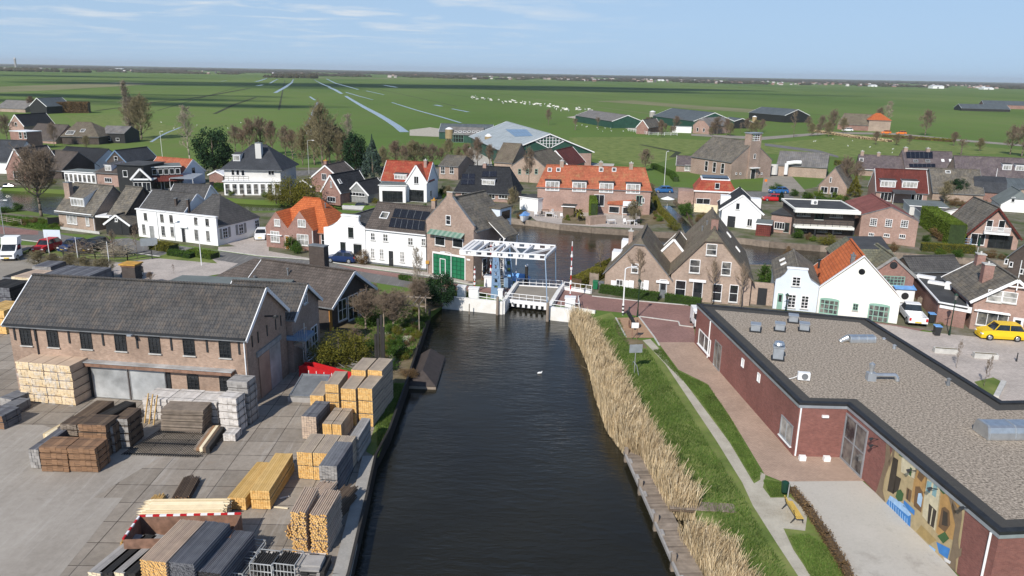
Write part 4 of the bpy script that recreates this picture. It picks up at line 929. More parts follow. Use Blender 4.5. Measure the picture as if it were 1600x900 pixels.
for x0,x1,ty in((0,L1,331),(L1,b.L,330)):
 r_=eh_at(b,(x0+x1)/2,0,ty);b.walls(4.2,eh,'brick_red','gy',r_,x0=x0+.01,x1=x1-.01,y0=0,y1=4.2);b.roof('gy','tile_orange',eh,r_,x0=x0,x1=x1,y0=0,y1=4.6,ov=.0,gov=.02,edge='brick_red',cap=None)
X1=b.L+1.9;ax,ay=X1-4.1,4.9;rr=eh_at(b,ax,ay,310);b.walls(8.6,eh-.2,'brick_red',x0=.05,x1=X1,y0=1.2,y1=8.6)
b.D=8.6;b.roof('hip','tile_orange',eh-.2,rr,x0=.0,x1=X1,y0=1.2,y1=8.6,ov=.25,h0=3.4,h1=3.6,edge='brick_red');b.rh=rr;row(b)
wl(b,'f',Z6,((112,155,330,372),(258,315,332,378)),3,1,gl='glass_curtain');wl(b,'f',Z6,((88,153,405,472),(252,335,425,492)),3,2,gl='glass_curtain')
b.win('f',*Z6(197,462),8,21,kind='d',mat='wood_door');b.wu((b.L,1.2,0),.9,.3,.8,2.3,1,2);b.wu((X1,1.2,90),1.5,1.6,.8,.9,1,1);b.vent(ax+1.6,ay-.5,rr-1,.4)
u=b.hit(*Z6(112,405),'f')[0];b.box_part('awning',u-1.1,u+1.4,-.25,-.003,eh*.62,eh*.66,'white_paint')
downpipe(b,(b.L+.0,0,0),-.1,eh)
b=B('white_house','narrow white house with curved Dutch neck gable behind the dark blue car',(508,404.5),(572,411.5));pts=facepoly(b,'f',[(505.5,355),(512,354.5),(520,351.5),(527,346),(532,340),(534,337),(560,338.5),(560,346),(563,352),(568,355.5),(574,356.5)])
m=MB();m.prism([(0,0,-.3)]+[(0,0,pts[0][1])]+[(min(max(u,0),b.L),0,z)for u,z in pts]+[(b.L,0,-.3)],(0,.35,0));m.build('wall',['white_wall'],b.o)
zt=pts[5][1];b.box_part('cornice',pts[5][0]-.1,pts[6][0]+.1,-.1,.42,zt+.003,zt+.2,'white_paint');se=pts[0][1]-.2;b.eh=se;b.D=9
b.walls(9,se,'white_wall','gy',zt-.3,y0=.36,y1=9);b.roof('gy','tile_grey',se,zt-.3,y0=.45,y1=9,ov=.05);row(b)
b.win('f',*Z6(593,413),9,16,1,2,frame='dark_frame');b.win('f',*Z6(545,512),9,20,2,1,frame='dark_frame');b.win('f',*Z6(636,520),14,17,3,1,frame='dark_frame')
for x,y,w in((593,368,12),(545,470,10),(636,478,16)):u,z,sc=b.hit(*Z6(x,y),'f');b.box_part('cornice_arch',u-w/sc/2,u+w/sc/2,-.1,-.003,z-.05,z+.09,'white_paint')
b=B('white_house','white row house with rooftop solar panels left of the brick gable',(572.5,411),(666,422.5));eh=eh_at(b,0,0,355.5);D,rh=fitD(b,eh,41,.5,320);b.ridge(D,eh,rh,'white_wall','tile_brown',ov=.15,gov=.05);row(b);b.gutter('white_paint',.15)
wl(b,'f',Z6,((715,748,415,460),(792,828,422,468),(948,985,445,492),(1032,1062,450,495)),2,2,gl='glass_mid');wl(b,'f',Z6,((715,745,510,575),(770,802,515,580),(897,932,532,598),(995,1027,540,575)),2,3,gl='glass_curtain')
b.win('f',*Z6(845,572),7.5,24,kind='d',mat='dark_frame',frame='dark_frame')
b.slope_panel('f',[Z6(870,265),Z6(1090,287),Z6(1072,340),Z6(852,318)],grid=(5,1));b.slope_panel('f',[Z6(846,323),Z6(1060,346),Z6(1052,404),Z6(830,380)],grid=(6,1));b.skylight('f',*Z6(805,308),1.2,1.1)
b.chim(b.L-.5,D/2,rh+.9,.55,.55,'brick_brown','gold_rust');b.box_part('plinth',0,b.L,-.03,-.002,-.1,.25,'lead')
b=B('brick_house','tall brown brick gable house with green panelled garage door beside the bridge',(667.5,427),(739.5,440));eh=eh_at(b,0,0,347);rh=eh_at(b,b.L/2,0,309);D=fitDy(b,rh,b.L/2,299);D=min(max(D,8),13)
b.D=D;b.eh=eh;b.rh=rh;k=(rh-eh)/(b.L/2)
m=MB();m.prism([(0,0,-.3),(b.L,0,-.3),(b.L,0,eh-.25),(b.L+.12,0,eh-.1),(b.L+.1,0,eh+.25),(b.L/2+.45,0,rh+.1),(b.L/2+.4,0,rh+.65),(b.L/2-.4,0,rh+.65),(b.L/2-.45,0,rh+.1),(-.1,0,eh+.25),(-.12,0,eh-.1),(0,0,eh-.25)],(0,.3,0));m.build('wall',['brick_brown'],b.o)
for sgn in(-1,1):
 m=MB();m.bar((b.L/2+sgn*.45,.15,rh+.16),(b.L/2+sgn*(b.L/2+.1),.15,eh+.3),.36,.08);m.build('coping',['lead'],b.o)
m=MB();m.box(b.L/2-.46,b.L/2+.46,-.03,.36,rh+.653,rh+.73);m.build('coping',['stone'],b.o)
b.walls(D,eh-.2,'brick_brown','gy',rh-.1,y0=.31,y1=D);b.roof('gy','tile_old',eh-.2,rh-.1,y0=.34,y1=D,ov=.25,gov=.05);row(b)
b.win('f',*Z6(1203,335),9.5,15,1,2);b.win('f',*Z6(1151,466),19.5,14.5,1,1);b.win('f',*Z6(1262,479),20,14.5,1,1)
ua=b.hit(*Z6(1092,415),'f')[0];ub=b.hit(*Z6(1305,440),'f')[0];zA=b.hit(*Z6(1203,425),'f')[1];m=MB();n_=14
for i in range(n_):x0=ua+(ub-ua)*i/n_;x1=ua+(ub-ua)*(i+1)/n_;m.prism([(x0,-.02,zA+.35),(x1,-.02,zA+.35),(x1,-.85,zA-.1),(x0,-.85,zA-.1)],(0,0,.05),i%2)
m.build('awning',[plain('awning_green',(.12,.22,.17),.8),plain('awning_pale',(.22,.30,.25),.8)],b.o)
ua=b.hit(*Z6(1110,620),'f')[0];ub=b.hit(*Z6(1306,630),'f')[0];zt=b.hit(*Z6(1205,556),'f')[1];m=MB();m.box(ua,ub,-.04,-.003,.05,zt-.02);go=m.build('garage_door',['green_door'],b.o)
m=MB()
for i in range(9):x=ua+(ub-ua)*i/8;m.box(x-.035,x+.035,-.065,-.043,.05,zt)
for j in range(6):z=.05+(zt-.1)*j/5;m.box(ua,ub,-.062,-.041,z-.03,z+.03)
m.build('panel_grid',[plain('green_dark',(.008,.07,.035),.5)],go)
m=MB();m.box(ua-.1,ub+.1,-.09,-.003,zt,zt+.22);m.box(ua-.12,ua-.003,-.09,-.003,0,zt);m.box(ub+.003,ub+.12,-.09,-.003,0,zt);m.build('door_frame',['white_paint'],b.o)
u=b.hit(*Z6(1169,636),'f')[0];m=MB()
for a_ in((u-.45,u-.36,.15,2.3),(u+.36,u+.45,.15,2.3),(u-.36,u+.36,2.21,2.3),(u-.36,u+.36,.15,.24)):m.box(a_[0],a_[1],-.085,-.067,a_[2],a_[3])
m.build('wicket_door',['white_paint'],go)
u,z,_=b.hit(*Z6(1328,583),'f');b.box_part('name_board',u-.25,u+.25,-.04,-.003,z-.1,z+.1,'white_paint')
b.wu('r',2.6,2.9,.9,1.5,1,2);b.wu('r',6.5,2.9,.9,1.5,1,2);b.wu('r',2.5,.4,1,2.1,1,2);HB=b
m=MB();m.shell([b.w(0,0,0)*0+Vector(q)for q in((b.L-.2,D-4.6,eh+.6),(b.L+2.4,D-4.6,eh-1.4),(b.L+2.4,D-1.2,eh-1.4),(b.L-.2,D-1.2,eh+.6))],[(0,1,2,3)],.12);m.build('porch_roof',['tile_old'],b.o)
for q in(D-4.5,D-1.3):m=MB();m.bar((b.L+2.2,q,0),(b.L+2.2,q,eh-1.4),.12);m.bar((b.L,q,eh+.3),(b.L+2.4,q,eh-1.6),.08,.2);m.build('porch_post',['white_paint'],b.o)
m=MB();m.box(b.L-2.9,b.L-.2,D-1.6,D+1.2,eh-1.2,eh+1.5);dm=m.build('roof_cabin',['blue_wall'],b.o);m=MB();m.box(b.L-3.1,b.L,D-1.8,D+1.4,eh+1.503,eh+1.65);m.build('cabin_roof',['thatch'],dm)
m=MB();m.box(b.L-.2,b.L-.17,D-1.2,D+.8,eh,eh+1.1);m.build('cabin_window',['glass'],dm)
st=thing('outdoor_stair','rusty brown outdoor stair beside the brick gable house','stair',b.w(b.L+1.1,1.0,0),b.ang);m=MB()
for i in range(12):m.box(-.5,.5,i*.28,i*.28+.26,i*.24+.15,i*.24+.19)
m.build('steps',['rust'],st);m=MB()
for x in(-.52,.52):m.bar((x,0,.1),(x,3.3,3.0),.06,.22);m.bar((x,0,1.0),(x,3.3,3.9),.05);m.bar((x,.05,.1),(x,.05,1.0),.05);m.bar((x,3.25,3),(x,3.25,3.9),.05)
m.build('stringer',['rust'],st)
def ZB(x,y):return(680+x*.1755,360+y*.1755)
def ZR(x,y):return(1200+x/4,450+y/4)
plain('white_metal',(.80,.80,.80),.45,.06,1.5);plain('abut_white',(.80,.79,.77),.75,.08,.9,fine=(1.4,(.70,.68,.63)))
P0=G(774,465);zt=hfit(P0,399)
br=thing('drawbridge','white and blue steel drawbridge over the canal with its balance frame overhead','bridge',P0)
def rel(v):return v-P0
def truss(name,a,b,h,wd,nweb,mat,parent):
 """a box beam with oval-like openings: two flanges and webs"""
 m=MB();u=Vector((0,0,h/2-.06));m.bar(a+u,b+u,wd,.12);m.bar(a-u,b-u,wd,.12)
 for i in range(nweb):
  t0=(i+.0)/nweb;t1=(i+.5)/nweb
  m.bar(a.lerp(b,t0),a.lerp(b,t1),wd*.7,h-.12)
 return m.build(name,[mat],parent)
FL,FR,BR_,BL=[G(*q,zt).copy()-P0 for q in((720,394),(852,402),(868,387),(741,378))]
truss('balance_beam',FL,FR,.62,.3,8,'white_metal',br);truss('balance_beam',BL,BR_,.62,.3,8,'white_metal',br)
m=MB()
for t in(.0,.05,.1):m.bar(FL.lerp(FR,t),BL.lerp(BR_,t),.35,.55)
m.build('counterweight',['white_metal'],br)
m=MB()
for t in(.18,.38,.46,.72,1.0):m.bar(FL.lerp(FR,t),BL.lerp(BR_,t),.22,.3)
for t0,t1,sg in((.18,.38,0),(.46,.72,1),(.72,1.0,0),(.24,.38,1)):
 a,b_=(FL.lerp(FR,t0),BL.lerp(BR_,t1))if sg==0 else(BL.lerp(BR_,t0),FL.lerp(FR,t1));m.bar(a,b_,.16,.2)
m.build('cross_brace',['white_metal'],br)
for base,top in(((775,466),FL.lerp(FR,.42)),((795,449),BL.lerp(BR_,.42))):
 g=G(*base)-P0;tp=Vector((g.x,g.y,zt-.35));tp=g*.15+tp*.85+(top-Vector((0,0,.35)))*0;tp=Vector((top.x,top.y,zt-.32));ax=(FR-FL).normalized();m=MB()
 for sg in(-1,1):m.bar(g+ax*(.46*sg),tp+ax*(.18*sg),.12,.34)
 for k in range(6):
  t=k/6+.02;w_=.46*(1-t)+.18*t;c0=g.lerp(tp,t);c1=g.lerp(tp,t+.075);m.bar(c0-ax*w_,c0+ax*w_,.34,.3);
 m.prism([g-ax*.5+Vector((0,-.16,0)),g+ax*.5+Vector((0,-.16,0)),g+ax*.42+Vector((0,-.16,1.2)),g-ax*.42+Vector((0,-.16,1.2))],(0,.32,0));m.build('tower_leg',['blue_paint'],br)
m=MB();a=FL.lerp(FR,.42)-Vector((0,0,.45));b_=BL.lerp(BR_,.42)-Vector((0,0,.45));m.bar(a,b_,.2,.3);g0=G(*ZB(580,430))-P0
m.build('tower_crossbeam',['blue_paint'],br)
m=MB();q0=G(784,446)-P0;q1=Vector(a).lerp(b_,.6)
for sg in(-.25,.25):m.bar(q0+Vector((sg,0,0)),q1+Vector((sg,0,-.2)),.05)
for i in range(14):c=q0.lerp(q1+Vector((0,0,-.2)),(i+.5)/14);m.bar(c-Vector((.25,0,0)),c+Vector((.25,0,0)),.035)
m.build('ladder',['white_metal'],br)
for tp,bs in((FR,(855,479)),(BR_,(868.5,447))):
 m=MB();m.tube(tp,G(*bs)-P0+Vector((0,0,.1)),.06,.06,7);m.build('lifting_rod',['blue_paint'],br)
DF0,DF1,DB1,DB0=[G(*q)-P0 for q in((789,470),(856,477),(879,452),(807,448))]
up=Vector((0,0,.16));m=MB();m.prism([DF0+up,DF1+up,DB1+up,DB0+up],(0,0,-.2));m.build('deck',['park_m'],br)
for a,b_ in((DF0,DF1),(DB0,DB1)):
 m=MB();m.bar(a+Vector((0,0,.05)),b_+Vector((0,0,.05)),.2,.42);o=m.build('girder',['white_metal'],br)
 m=MB()
 for i in range(8):
  t=(i+.3)/8;m.bar(a.lerp(b_,t)+Vector((0,0,-.36)),a.lerp(b_,t+.06)+Vector((0,0,-.36)),.2,.36)
 m.build('girder_foot',['white_metal'],o)
m=MB();m.bar(DF0+Vector((0,.35,-.5)),DF1+Vector((0,.35,-.5)),.15,.5);m.build('girder',['dark_frame'],br)
def rail(parent,pts,z0=0,h=.95,n=6,mids=(.5,),r=.035,name='railing',mat='white_metal'):
 m=MB()
 for a,b_ in zip(pts,pts[1:]):
  for hh in(1,)+mids:m.tube(a+Vector((0,0,z0+h*hh)),b_+Vector((0,0,z0+h*hh)),r,r,6)
  for i in range(n+1):c=a.lerp(b_,i/n);m.tube(c+Vector((0,0,z0)),c+Vector((0,0,z0+h)),r*.9,r*.9,6)
 return m.build(name,[mat],parent)
rail(br,[DF0,DF1],.15,.8,6);rail(br,[DB0,DB1],.15,.9,7)
m=MB();c=G(773,441)-P0+Vector((0,0,1.2));m.bar(c+Vector((-.5,0,.4)),c+Vector((.55,-.2,-.65)),.7,.55);m.build('drive_cover',['white_metal'],br)
m=MB();c=G(803,446)-P0;m.box(c.x-.35,c.x+.35,c.y-.25,c.y+.25,.6,1.1);m.tube(c+Vector((-.5,0,.8)),c+Vector((.6,0,.8)),.18,.18,10);m.build('drive_motor',[plain('blue_light',(.16,.36,.70),.5)],br)
m=MB();m.bar(G(781,452)-P0+Vector((0,0,.8)),G(803,474)-P0+Vector((0,0,-.2)),.14,.14);m.build('strut',['lead'],br)
def wallrun(name,label,pts,z0,z1,th,mat='abut_white',cat='quay wall'):
 P=[G(*p)for p in pts];m=MB()
 for a,b_ in zip(P,P[1:]):m.bar(Vector((a.x,a.y,(z0+z1)/2)),Vector((b_.x,b_.y,(z0+z1)/2)),th,z1-z0)
 return tag(m.build(name,[mat]),label,cat)
wallrun('quay_wall','white quay wall left of the drawbridge',[(690,470),(786,479.5),(808,447)],-1.4,.62,.4)
wallrun('quay_wall','white quay wall right of the drawbridge below the barrier cabinet',[(880,449),(857,487.5),(900,492)],-1.4,.62,.45)
wallrun('quay_wall','low white wall end running into the reeds right of the bridge',[(906,486),(930,490)],-.6,.35,.25)
def cabinet(label,px,w_,d_,h_,name='cabinet',mat='white_metal',cat='cabinet'):
 g=G(*px);o=thing(name,label,cat,g,-.12);m=MB();m.box(-w_/2,w_/2,-d_/2,d_/2,0,h_);m.build('body',[mat],o);m=MB();m.box(-w_/2-.07,w_/2+.07,-d_/2-.07,d_/2+.07,h_+.003,h_+.12);m.build('lid',[mat],o);m=MB();m.box(-w_/2+.08,w_/2-.08,-d_/2-.025,-d_/2-.003,.12,h_-.1);m.build('door',[mat],o);return o
cabinet('white control cabinet leftmost on the bridge approach',(721.5,465),.9,.8,1.3);cabinet('white cabinet at the foot of the left front barrier pole',(740.5,467),1.1,.8,1.25)
cabinet('white cabinet behind the bridge tower beside the brown stair',(765,447),1.2,1.0,1.2);cabinet('white barrier cabinet at the right front of the bridge',(890.5,483),1.1,.9,1.3)
cabinet('white bollard cabinet at the left end of the bridge deck',(782,468),.5,.5,1.15)
def barrier(label,px,ty,hz0=.0):
 g=G(*px);h_=hfit(g,ty);o=thing('barrier_pole',label,'barrier',g);n=13
 m=MB()
 for i in range(n):m.tube((0,0,h_*i/n+hz0),(0,0,h_*(i+1)/n+hz0),.075-.03*i/n,.075-.03*(i+1)/n,8,i%2)
 m.build('pole',['white_metal','red_paint'],o);m=MB()
 for z in(.32,.55,.75):m.tube((0,0,h_*z),(0,0,h_*z+.28),.13,.13,8)
 m.build('counterweight_collar',['white_metal'],o);m=MB();m.box(-.18,.18,-.15,.15,0,.5);m.build('foot',['white_metal'],o);return o
barrier('raised red and white barrier pole at the left front of the bridge',(741.5,458),416);barrier('raised red and white barrier pole before the brown outdoor stair',(766.5,444),377);barrier('tall raised red and white barrier pole right of the bridge',(890.5,474),377)
r_=thing('railing','white tubular railing on the left quay wall before the tower','railing',G(748,473));rail(r_,[G(*q)-G(748,473)for q in((748,473),(786,479))],.3,.9,3)
r_=thing('railing','white railing behind the road right of the bridge','railing',G(881,453));rail(r_,[G(*q)-G(881,453)for q in((881,453),(924,459))],0,1.0,5);m=MB();a,b_=Vector((0,0,.15)),G(923,459)-G(881,453)+Vector((0,0,.15));m.bar(a,b_,.15,.45);m.build('kickboard',['white_metal'],r_)
r_=thing('railing','white railing round the right front barrier cabinet','railing',G(862,483));rail(r_,[G(*q)-G(862,483)for q in((862,483),(905,489),(903,476))],.1,.95,3)
def mooring(label,px,h_,r=.13,mat='wood_weather',cap=None,z=-.9):
 g=G(*px,-.85);o=thing('mooring_post',label,'mooring post',(g.x,g.y,-1.2));m=MB();m.tube((0,0,0),(.02,0,h_+.35),r,r*.95,9);m.build('post',[mat],o,smooth=False)
 if cap:m=MB();m.tube((.02,0,h_+.353),(.02,0,h_+.55),r*1.05,r*.9,9);m.build('cap',[cap],o)
 return o
mooring('grey timber mooring post at the left bridge opening',(777,492),2.1,.16);mooring('grey timber mooring post at the right bridge opening',(855,502),2.1,.17);mooring('dark thin post in the water before the left quay wall',(733,491),1.2,.06)
mooring('black mooring post with white top standing in the river behind the bridge',(822,447),2.6,.2,'wood_black','white_paint')
b=B('brick_house','smaller grey brick gable house with leaning bare wall tree right of the bridge',(944,456),(1046,467));eh=eh_at(b,0,0,424);rh=eh_at(b,b.L/2,0,373);D=fitDy(b,rh,b.L/2,353)
b.gable(min(max(D,9),16),eh,rh,'brick_pale','thatch',clip=.14,ov=.25,gov=.2,cl=.9);row(b);H7=b
b.win('f',*Z7(672,742),11,18,2,2,gl='glass_mid');b.win('f',*Z7(768,636),11,15,1,2,gl='glass_mid');b.win('f',*Z7(808,755),10,18,2,2,gl='glass_curtain');b.win('f',*Z7(943,772),12,30,kind='d',mat='lead',light=True)
for x in(634,712,745,838):u,z,sc=b.hit(*Z7(x,750),'f');m=MB();m.box(u-.3,u+.3,-.09,-.04,z-.75,z+.75);m.build('shutter',['white_paint'],b.o)
u=b.hit(*Z7(943,722),'f');b.box_part('door_cornice',u[0]-.75,u[0]+.75,-.25,-.003,u[1]-.1,u[1]+.15,'white_paint');b.chim(b.L*.3,5,rh-.2,.5,.5,'brick_brown','stone');b.box_part('dormer',.2,1.5,4.2,6.0,eh+.2,eh+1.5,'white_paint');b.box_part('dormer',.9,2.2,8.0,9.6,eh+.9,eh+2.2,'white_paint')
skew(H7,-.08)
b=B('brick_house','small white verged rear gable between the two brick gable houses',G(*Z7(925,440),4.5),G(*Z7(1010,545),4.0),cat='house');b.A.z=0
bpy.data.objects.remove(b.o);b=B('brick_house','rear roof with white bargeboard between the two brick gable houses',H7.w(H7.L*.62,H7.D*.62,0),L=4.6,ang=math.degrees(H7.ang));b.gable(5,3.4,6.0,'brick_pale','thatch',verge='white_paint');row(b)
b=B('brick_house','large brick gable house with clipped gable and two bare wall trees',(1046,467),(1170,478.5));eh=eh_at(b,0,0,425);rh=eh_at(b,b.L/2,.5,360);D=fitDy(b,rh,b.L/2,326)
b.gable(min(max(D,10),17),eh,rh,'brick_pale','thatch',clip=.2,ov=.35,gov=.25,cl=1.0,edge='thatch');row(b);H8=b
wl(b,'f',Z7,((1215,1280,485,555),(1110,1175,582,665),(1310,1368,597,680)),1,2,gl='glass_mid');wl(b,'f',Z7,((1020,1085,712,820),(1250,1310,735,840),(1358,1412,740,848)),1,2,gl='glass')
b.win('f',*Z7(1160,780),15,33,kind='d',mat='dark_frame',light=True);u=b.hit(*Z7(1160,715),'f');b.box_part('door_cornice',u[0]-.95,u[0]+.95,-.2,-.003,u[1]-.12,u[1]+.16,'white_paint')
b.chim(b.L/2,3.0,rh+.9,.8,.8,'brick_red','thatch',base=rh-1);b.skylight('r',*Z7(1380,430),.6,.8);b.skylight('r',*Z7(1430,520),.6,.8);b.vent(b.L*.36,7,rh-1.3,.4);b.vent(b.L*.42,8,rh-.8,.4);b.box_part('side_wall',b.L+.05,b.L+2.6,1,1.3,-.2,2.6,'brick_pale');b.box_part('arched_door',b.L+.9,b.L+1.9,.94,.997,0,2.0,'dark_frame')
skew(H8,-.05)
b=B('blue_house','pale blue cottage with scalloped neck gable next to the white gable',(1207,482),(1275,488.5));pts=facepoly(b,'f',[Z8(*q)for q in((30,712),(50,708),(78,697),(105,675),(121,652),(125,638),(248,642),(250,662),(262,700),(283,733),(305,750))])
m=MB();m.prism([(0,0,-.3)]+[(min(max(u,0),b.L),0,z)for u,z in pts]+[(b.L,0,-.3)],(0,.3,0));m.build('wall',['blue_wall'],b.o);zt2=pts[5][1];eh=pts[0][1]-.1;b.box_part('cornice',pts[5][0]-.1,pts[6][0]+.1,-.08,.36,zt2+.003,zt2+.16,'white_paint')
b.eh=eh;b.rh=zt2-.1;D=fitDy(b,b.rh,b.L/2,381);b.D=min(D,11);b.walls(b.D,eh,'blue_wall','gy',b.rh,y0=.31,y1=b.D);b.roof('gy','tile_old',eh,b.rh,y0=.33,y1=b.D,ov=.15);row(b)
wl(b,'f',Z8,((152,202,690,748),),2,3);wl(b,'f',Z8,((125,172,800,882),(207,252,808,888)),2,4);b.win('f',*Z8(73,848),10,26,kind='d',mat='green_frame',light=True);b.skylight('l',*Z8(90,585),.5,.7);b.skylight('l',*Z8(98,610),.5,.7)
b.vent(b.L-.1,2.2,zt2+.1,.6,.12,'dark_frame')
b=B('white_house','plain white gable front with bright orange roof and green arched doors',(1275.5,488.5),(1401,506));eh=eh_at(b,0,0,451);rh=eh_at(b,b.L/2,0,402);D=fitDy(b,rh,b.L/2,376);b.gable(min(D,13),eh,rh,'cream_wall','tile_orange',ov=.1,gov=-.3,edge='cream_wall');row(b)
for x0,x1,y0,y1 in((325,437,70,165),(630,750,105,215)):
 c=ZR((x0+x1)/2,(y0+y1)/2);b.win('f',c[0],c[1],(x1-x0)/4,(y1-y0)/4,4,3,frame='green_frame',arch=True,ft=.12,gl='glass_mid')
b.win('f',*ZR(547,118),8,11,2,2,frame='green_frame');u,z,_=b.hit(*Z8(587,658),'f');m=MB();m.tube((u,-.05,z),(u,.0,z),.33,.33,14);m.build('round_window',['glass'],b.o);b.chim(b.L/2-.9,1.2,rh-.2,.4,.4,'lead','lead',base=rh-1.2)
for sg in(-1,1):m=MB();m.bar((b.L/2,.15,rh+.12),(b.L/2+sg*(b.L/2+.05),.15,eh+.12),.45,.07);m.build('coping',['white_paint'],b.o)
downpipe(b,'f',.1,eh)
skew(b,-.2)
gA,gB=G(1370,419,3.5),G(1429,430,3.5);b=B('barn','brick barn with olive tiles, dark flat top and green framed gable window',Vector((gB.x,gB.y,0))-Vector((c_(RAD(-9)),s_(RAD(-9)),0))*4.9,L=4.9,ang=-9,cat='barn');rh=hfit(b.w(b.L/2,0,0),401);b.gable(7,3.5,rh,'brick_red','tile_olive',ov=.2,gov=.15,verge='grey_board');row(b)
b.win('f',*Z8(785,714),32,15,6,3,frame='green_frame',m=False,gl='glass_mid');u,z,_=b.hit(*Z8(785,618),'f');m=MB();m.tube((u,-.05,z),(u,0,z),.42,.42,14);m.build('round_window',['glass'],b.o)
top=[b.l(Vector((*G(px,py,5.4).xy,5.4)))for px,py in((1342,389),(1392,390),(1377,369),(1322,369))];cen=sum(top,Vector())/4;bot=[Vector((*(t.xy+(t.xy-cen.xy).normalized()*3.4),3.1))for t in top]
m=MB();m.shell(top+bot,[(4,5,1,0),(5,6,2,1),(6,7,3,2),(7,4,0,3)],.12);m.build('roof',['tile_olive'],b.o);m=MB();m.prism([t+Vector((0,0,-.12))for t in top],(0,0,.1));m.build('flat_roof',['dark_felt'],b.o)
m=MB();m.prism([Vector((p.x*.96+cen.x*.04,p.y*.96+cen.y*.04,-.2))for p in bot],(0,0,3.15));m.build('wall',['brick_red'],b.o)
b=B('shop','low flat roofed shop with white fascia left of the lantern',(1467,505),(1511,513.5),cat='shop');eh=eh_at(b,0,0,475);fp=[b.l(G(*q,eh))for q in((1467,475),(1511,483),(1504,424),(1427,430))];b.D=8;b.eh=eh
m=MB();m.prism([Vector((p.x,p.y,-.2))for p in fp],(0,0,eh+.2));m.build('wall',['brick_red'],b.o);ce=sum(fp,Vector())/4;m=MB();m.prism([Vector((ce.x+(p.x-ce.x)*1.02,ce.y+(p.y-ce.y)*1.02,eh+.003))for p in fp],(0,0,.17));m.build('roof',['dark_felt'],b.o)
m=MB();ft_=[Vector((ce.x+(p.x-ce.x)*1.02,ce.y+(p.y-ce.y)*1.02,eh+.24))for p in fp]
for i in range(4):m.bar(ft_[i],ft_[(i+1)%4],.16,.14)
m.build('parapet',['white_paint'],b.o);row(b)
b.box_part('fascia',-.15,b.L+.15,-.35,-.16,eh-.35,eh+.25,'white_paint');b.win('f',*ZR(1125,185),15,26,1,1,gl='glass_curtain');b.win('f',*ZR(1205,190),12,28,kind='d',mat='white_paint',light=True);b.win('f',*ZR(1168,188),5,26,1,1,gl='glass_curtain')
for x,y,w_ in((990,683,2.0),(1070,722,2.2)):p=b.l(G(*Z8(x,y),eh+.5));m=MB();m.box(p.x-w_/2,p.x+w_/2,p.y-.4,p.y+.4,eh+.21,eh+.5);m.build('roof_light',['white_paint'],b.o)
p=b.l(G(*Z8(1130,750),eh+.5));b.box_part('roof_cabinet',p.x-.35,p.x+.35,p.y-.35,p.y+.35,eh+.21,eh+1.0,'white_paint')
g1,g2=G(*Z8(905,655),2.8),G(*Z8(1215,648),2.8);b=B('shed','grey tiled shed roof behind the flat roofed shop',Vector((g1.x,g1.y,0)),Vector((g2.x,g2.y,0)),cat='shed');D,rh=fitD(b,2.8,35,.5,400);b.ridge(D,2.8,rh,'brick_dark','tile_grey',ov=.2);row(b)
b=B('brick_house','brick gable house with white ornate bargeboards behind the yellow car',(1514,513.5),(1636,532));eh=eh_at(b,0,0,467);rh=eh_at(b,b.L/2,0,436);D=fitDy(b,rh,b.L/2,408);b.gable(min(D,11),eh,rh,'brick_pink','tile_old',ov=.35,gov=.4,verge='white_paint');row(b)
b.win('f',*Z8(1418,810),20,19,1,2,gl='glass_curtain');b.win('f',*Z8(1512,820),20,18,1,2,gl='glass_curtain');b.win('f',*ZR(1402,193),42,25,3,1,gl='glass_mid');b.win('f',*ZR(1560,225),14,29,kind='d',mat='white_paint',light=True)
b.chim(b.L*.26,3.2,rh+.5,.9,.9,'brick_red','stone',base=eh);b.chim(b.L*.4,8.5,rh+.5,.8,.8,'brick_red','stone',base=eh);m=MB();m.bar((b.L*.36,-.42,rh-.75),(b.L*.64,-.42,rh-.75),.08,.12);m.bar((b.L*.5,-.42,rh-.05),(b.L*.5,-.42,rh-1.1),.08,.1);m.build('gable_ornament',['white_paint'],b.o)
u,z,_=b.hit(*ZR(1402,150),'f');b.box_part('window_hood',u-1.6,u+1.6,-.3,-.003,z-.06,z+.06,'white_paint')
skew(b,-.3)
b=B('brick_house','dark brick house with grey roof at the right edge behind the ornate gable',(1567,452),(1650,466));b.gable(9,eh_at(b,0,0,398),eh_at(b,0,0,398)+3.3,'brick_dark','tile_old',ov=.3,gov=.3);row(b)
for x,y in((1490,593),(1520,612),(1585,655)):b.win('f',*Z8(x,y),5,8,1,1)
downpipe(b,'f',b.L*.25,4)
HZ=3.95;hp=[G(*q,HZ)for q in((1090,475),(1250,630),(1325,632),(1563,832),(1720,825))]+[G(1750,624,HZ),G(1565,628,HZ),G(1355,498,HZ)]
hl=thing('hall','large flat roofed dark red brick hall with gravel roof and painted mural','hall',Vector((hp[0].x,hp[0].y,0)));O=hl.location
hq=[Vector((p.x-O.x,p.y-O.y,0))for p in hp]
class Hall(B):
 def __init__(s):s.o=hl;s.A=Vector(O);s.ang=0;s.R=Matrix.Identity(4);s.z=0;s.L=1;s.D=1;s.eh=HZ;s.name='hall'
 def face(s,i):a=hq[i];b_=hq[i+1];return(a.x,a.y,math.degrees(math.atan2(b_.y-a.y,b_.x-a.x)))
def inset(P,d):
 n=len(P);out_=[]
 for i in range(n):
  a,b_,c=P[i-1],P[i],P[(i+1)%n];u=(b_-a).normalized();v=(c-b_).normalized();nu=Vector((-u.y,u.x,0));nv=Vector((-v.y,v.x,0));k=1+nu.dot(nv);out_.append(b_+(nu+nv)*(d/k))
 return out_
H=Hall();m=MB();m.prism([p+Vector((0,0,-.2))for p in hq],(0,0,HZ-.32+.2));m.build('wall',['brick_hall'],hl)
def ring(name,P,Q,z0,z1,mat,parent):
 m=MB();n=len(P)
 for i in range(n):
  j=(i+1)%n;vs=[P[i],P[j],Q[j],Q[i]];m.prism([v+Vector((0,0,z0))for v in vs],(0,0,z1-z0))
 return m.build(name,[mat],parent)
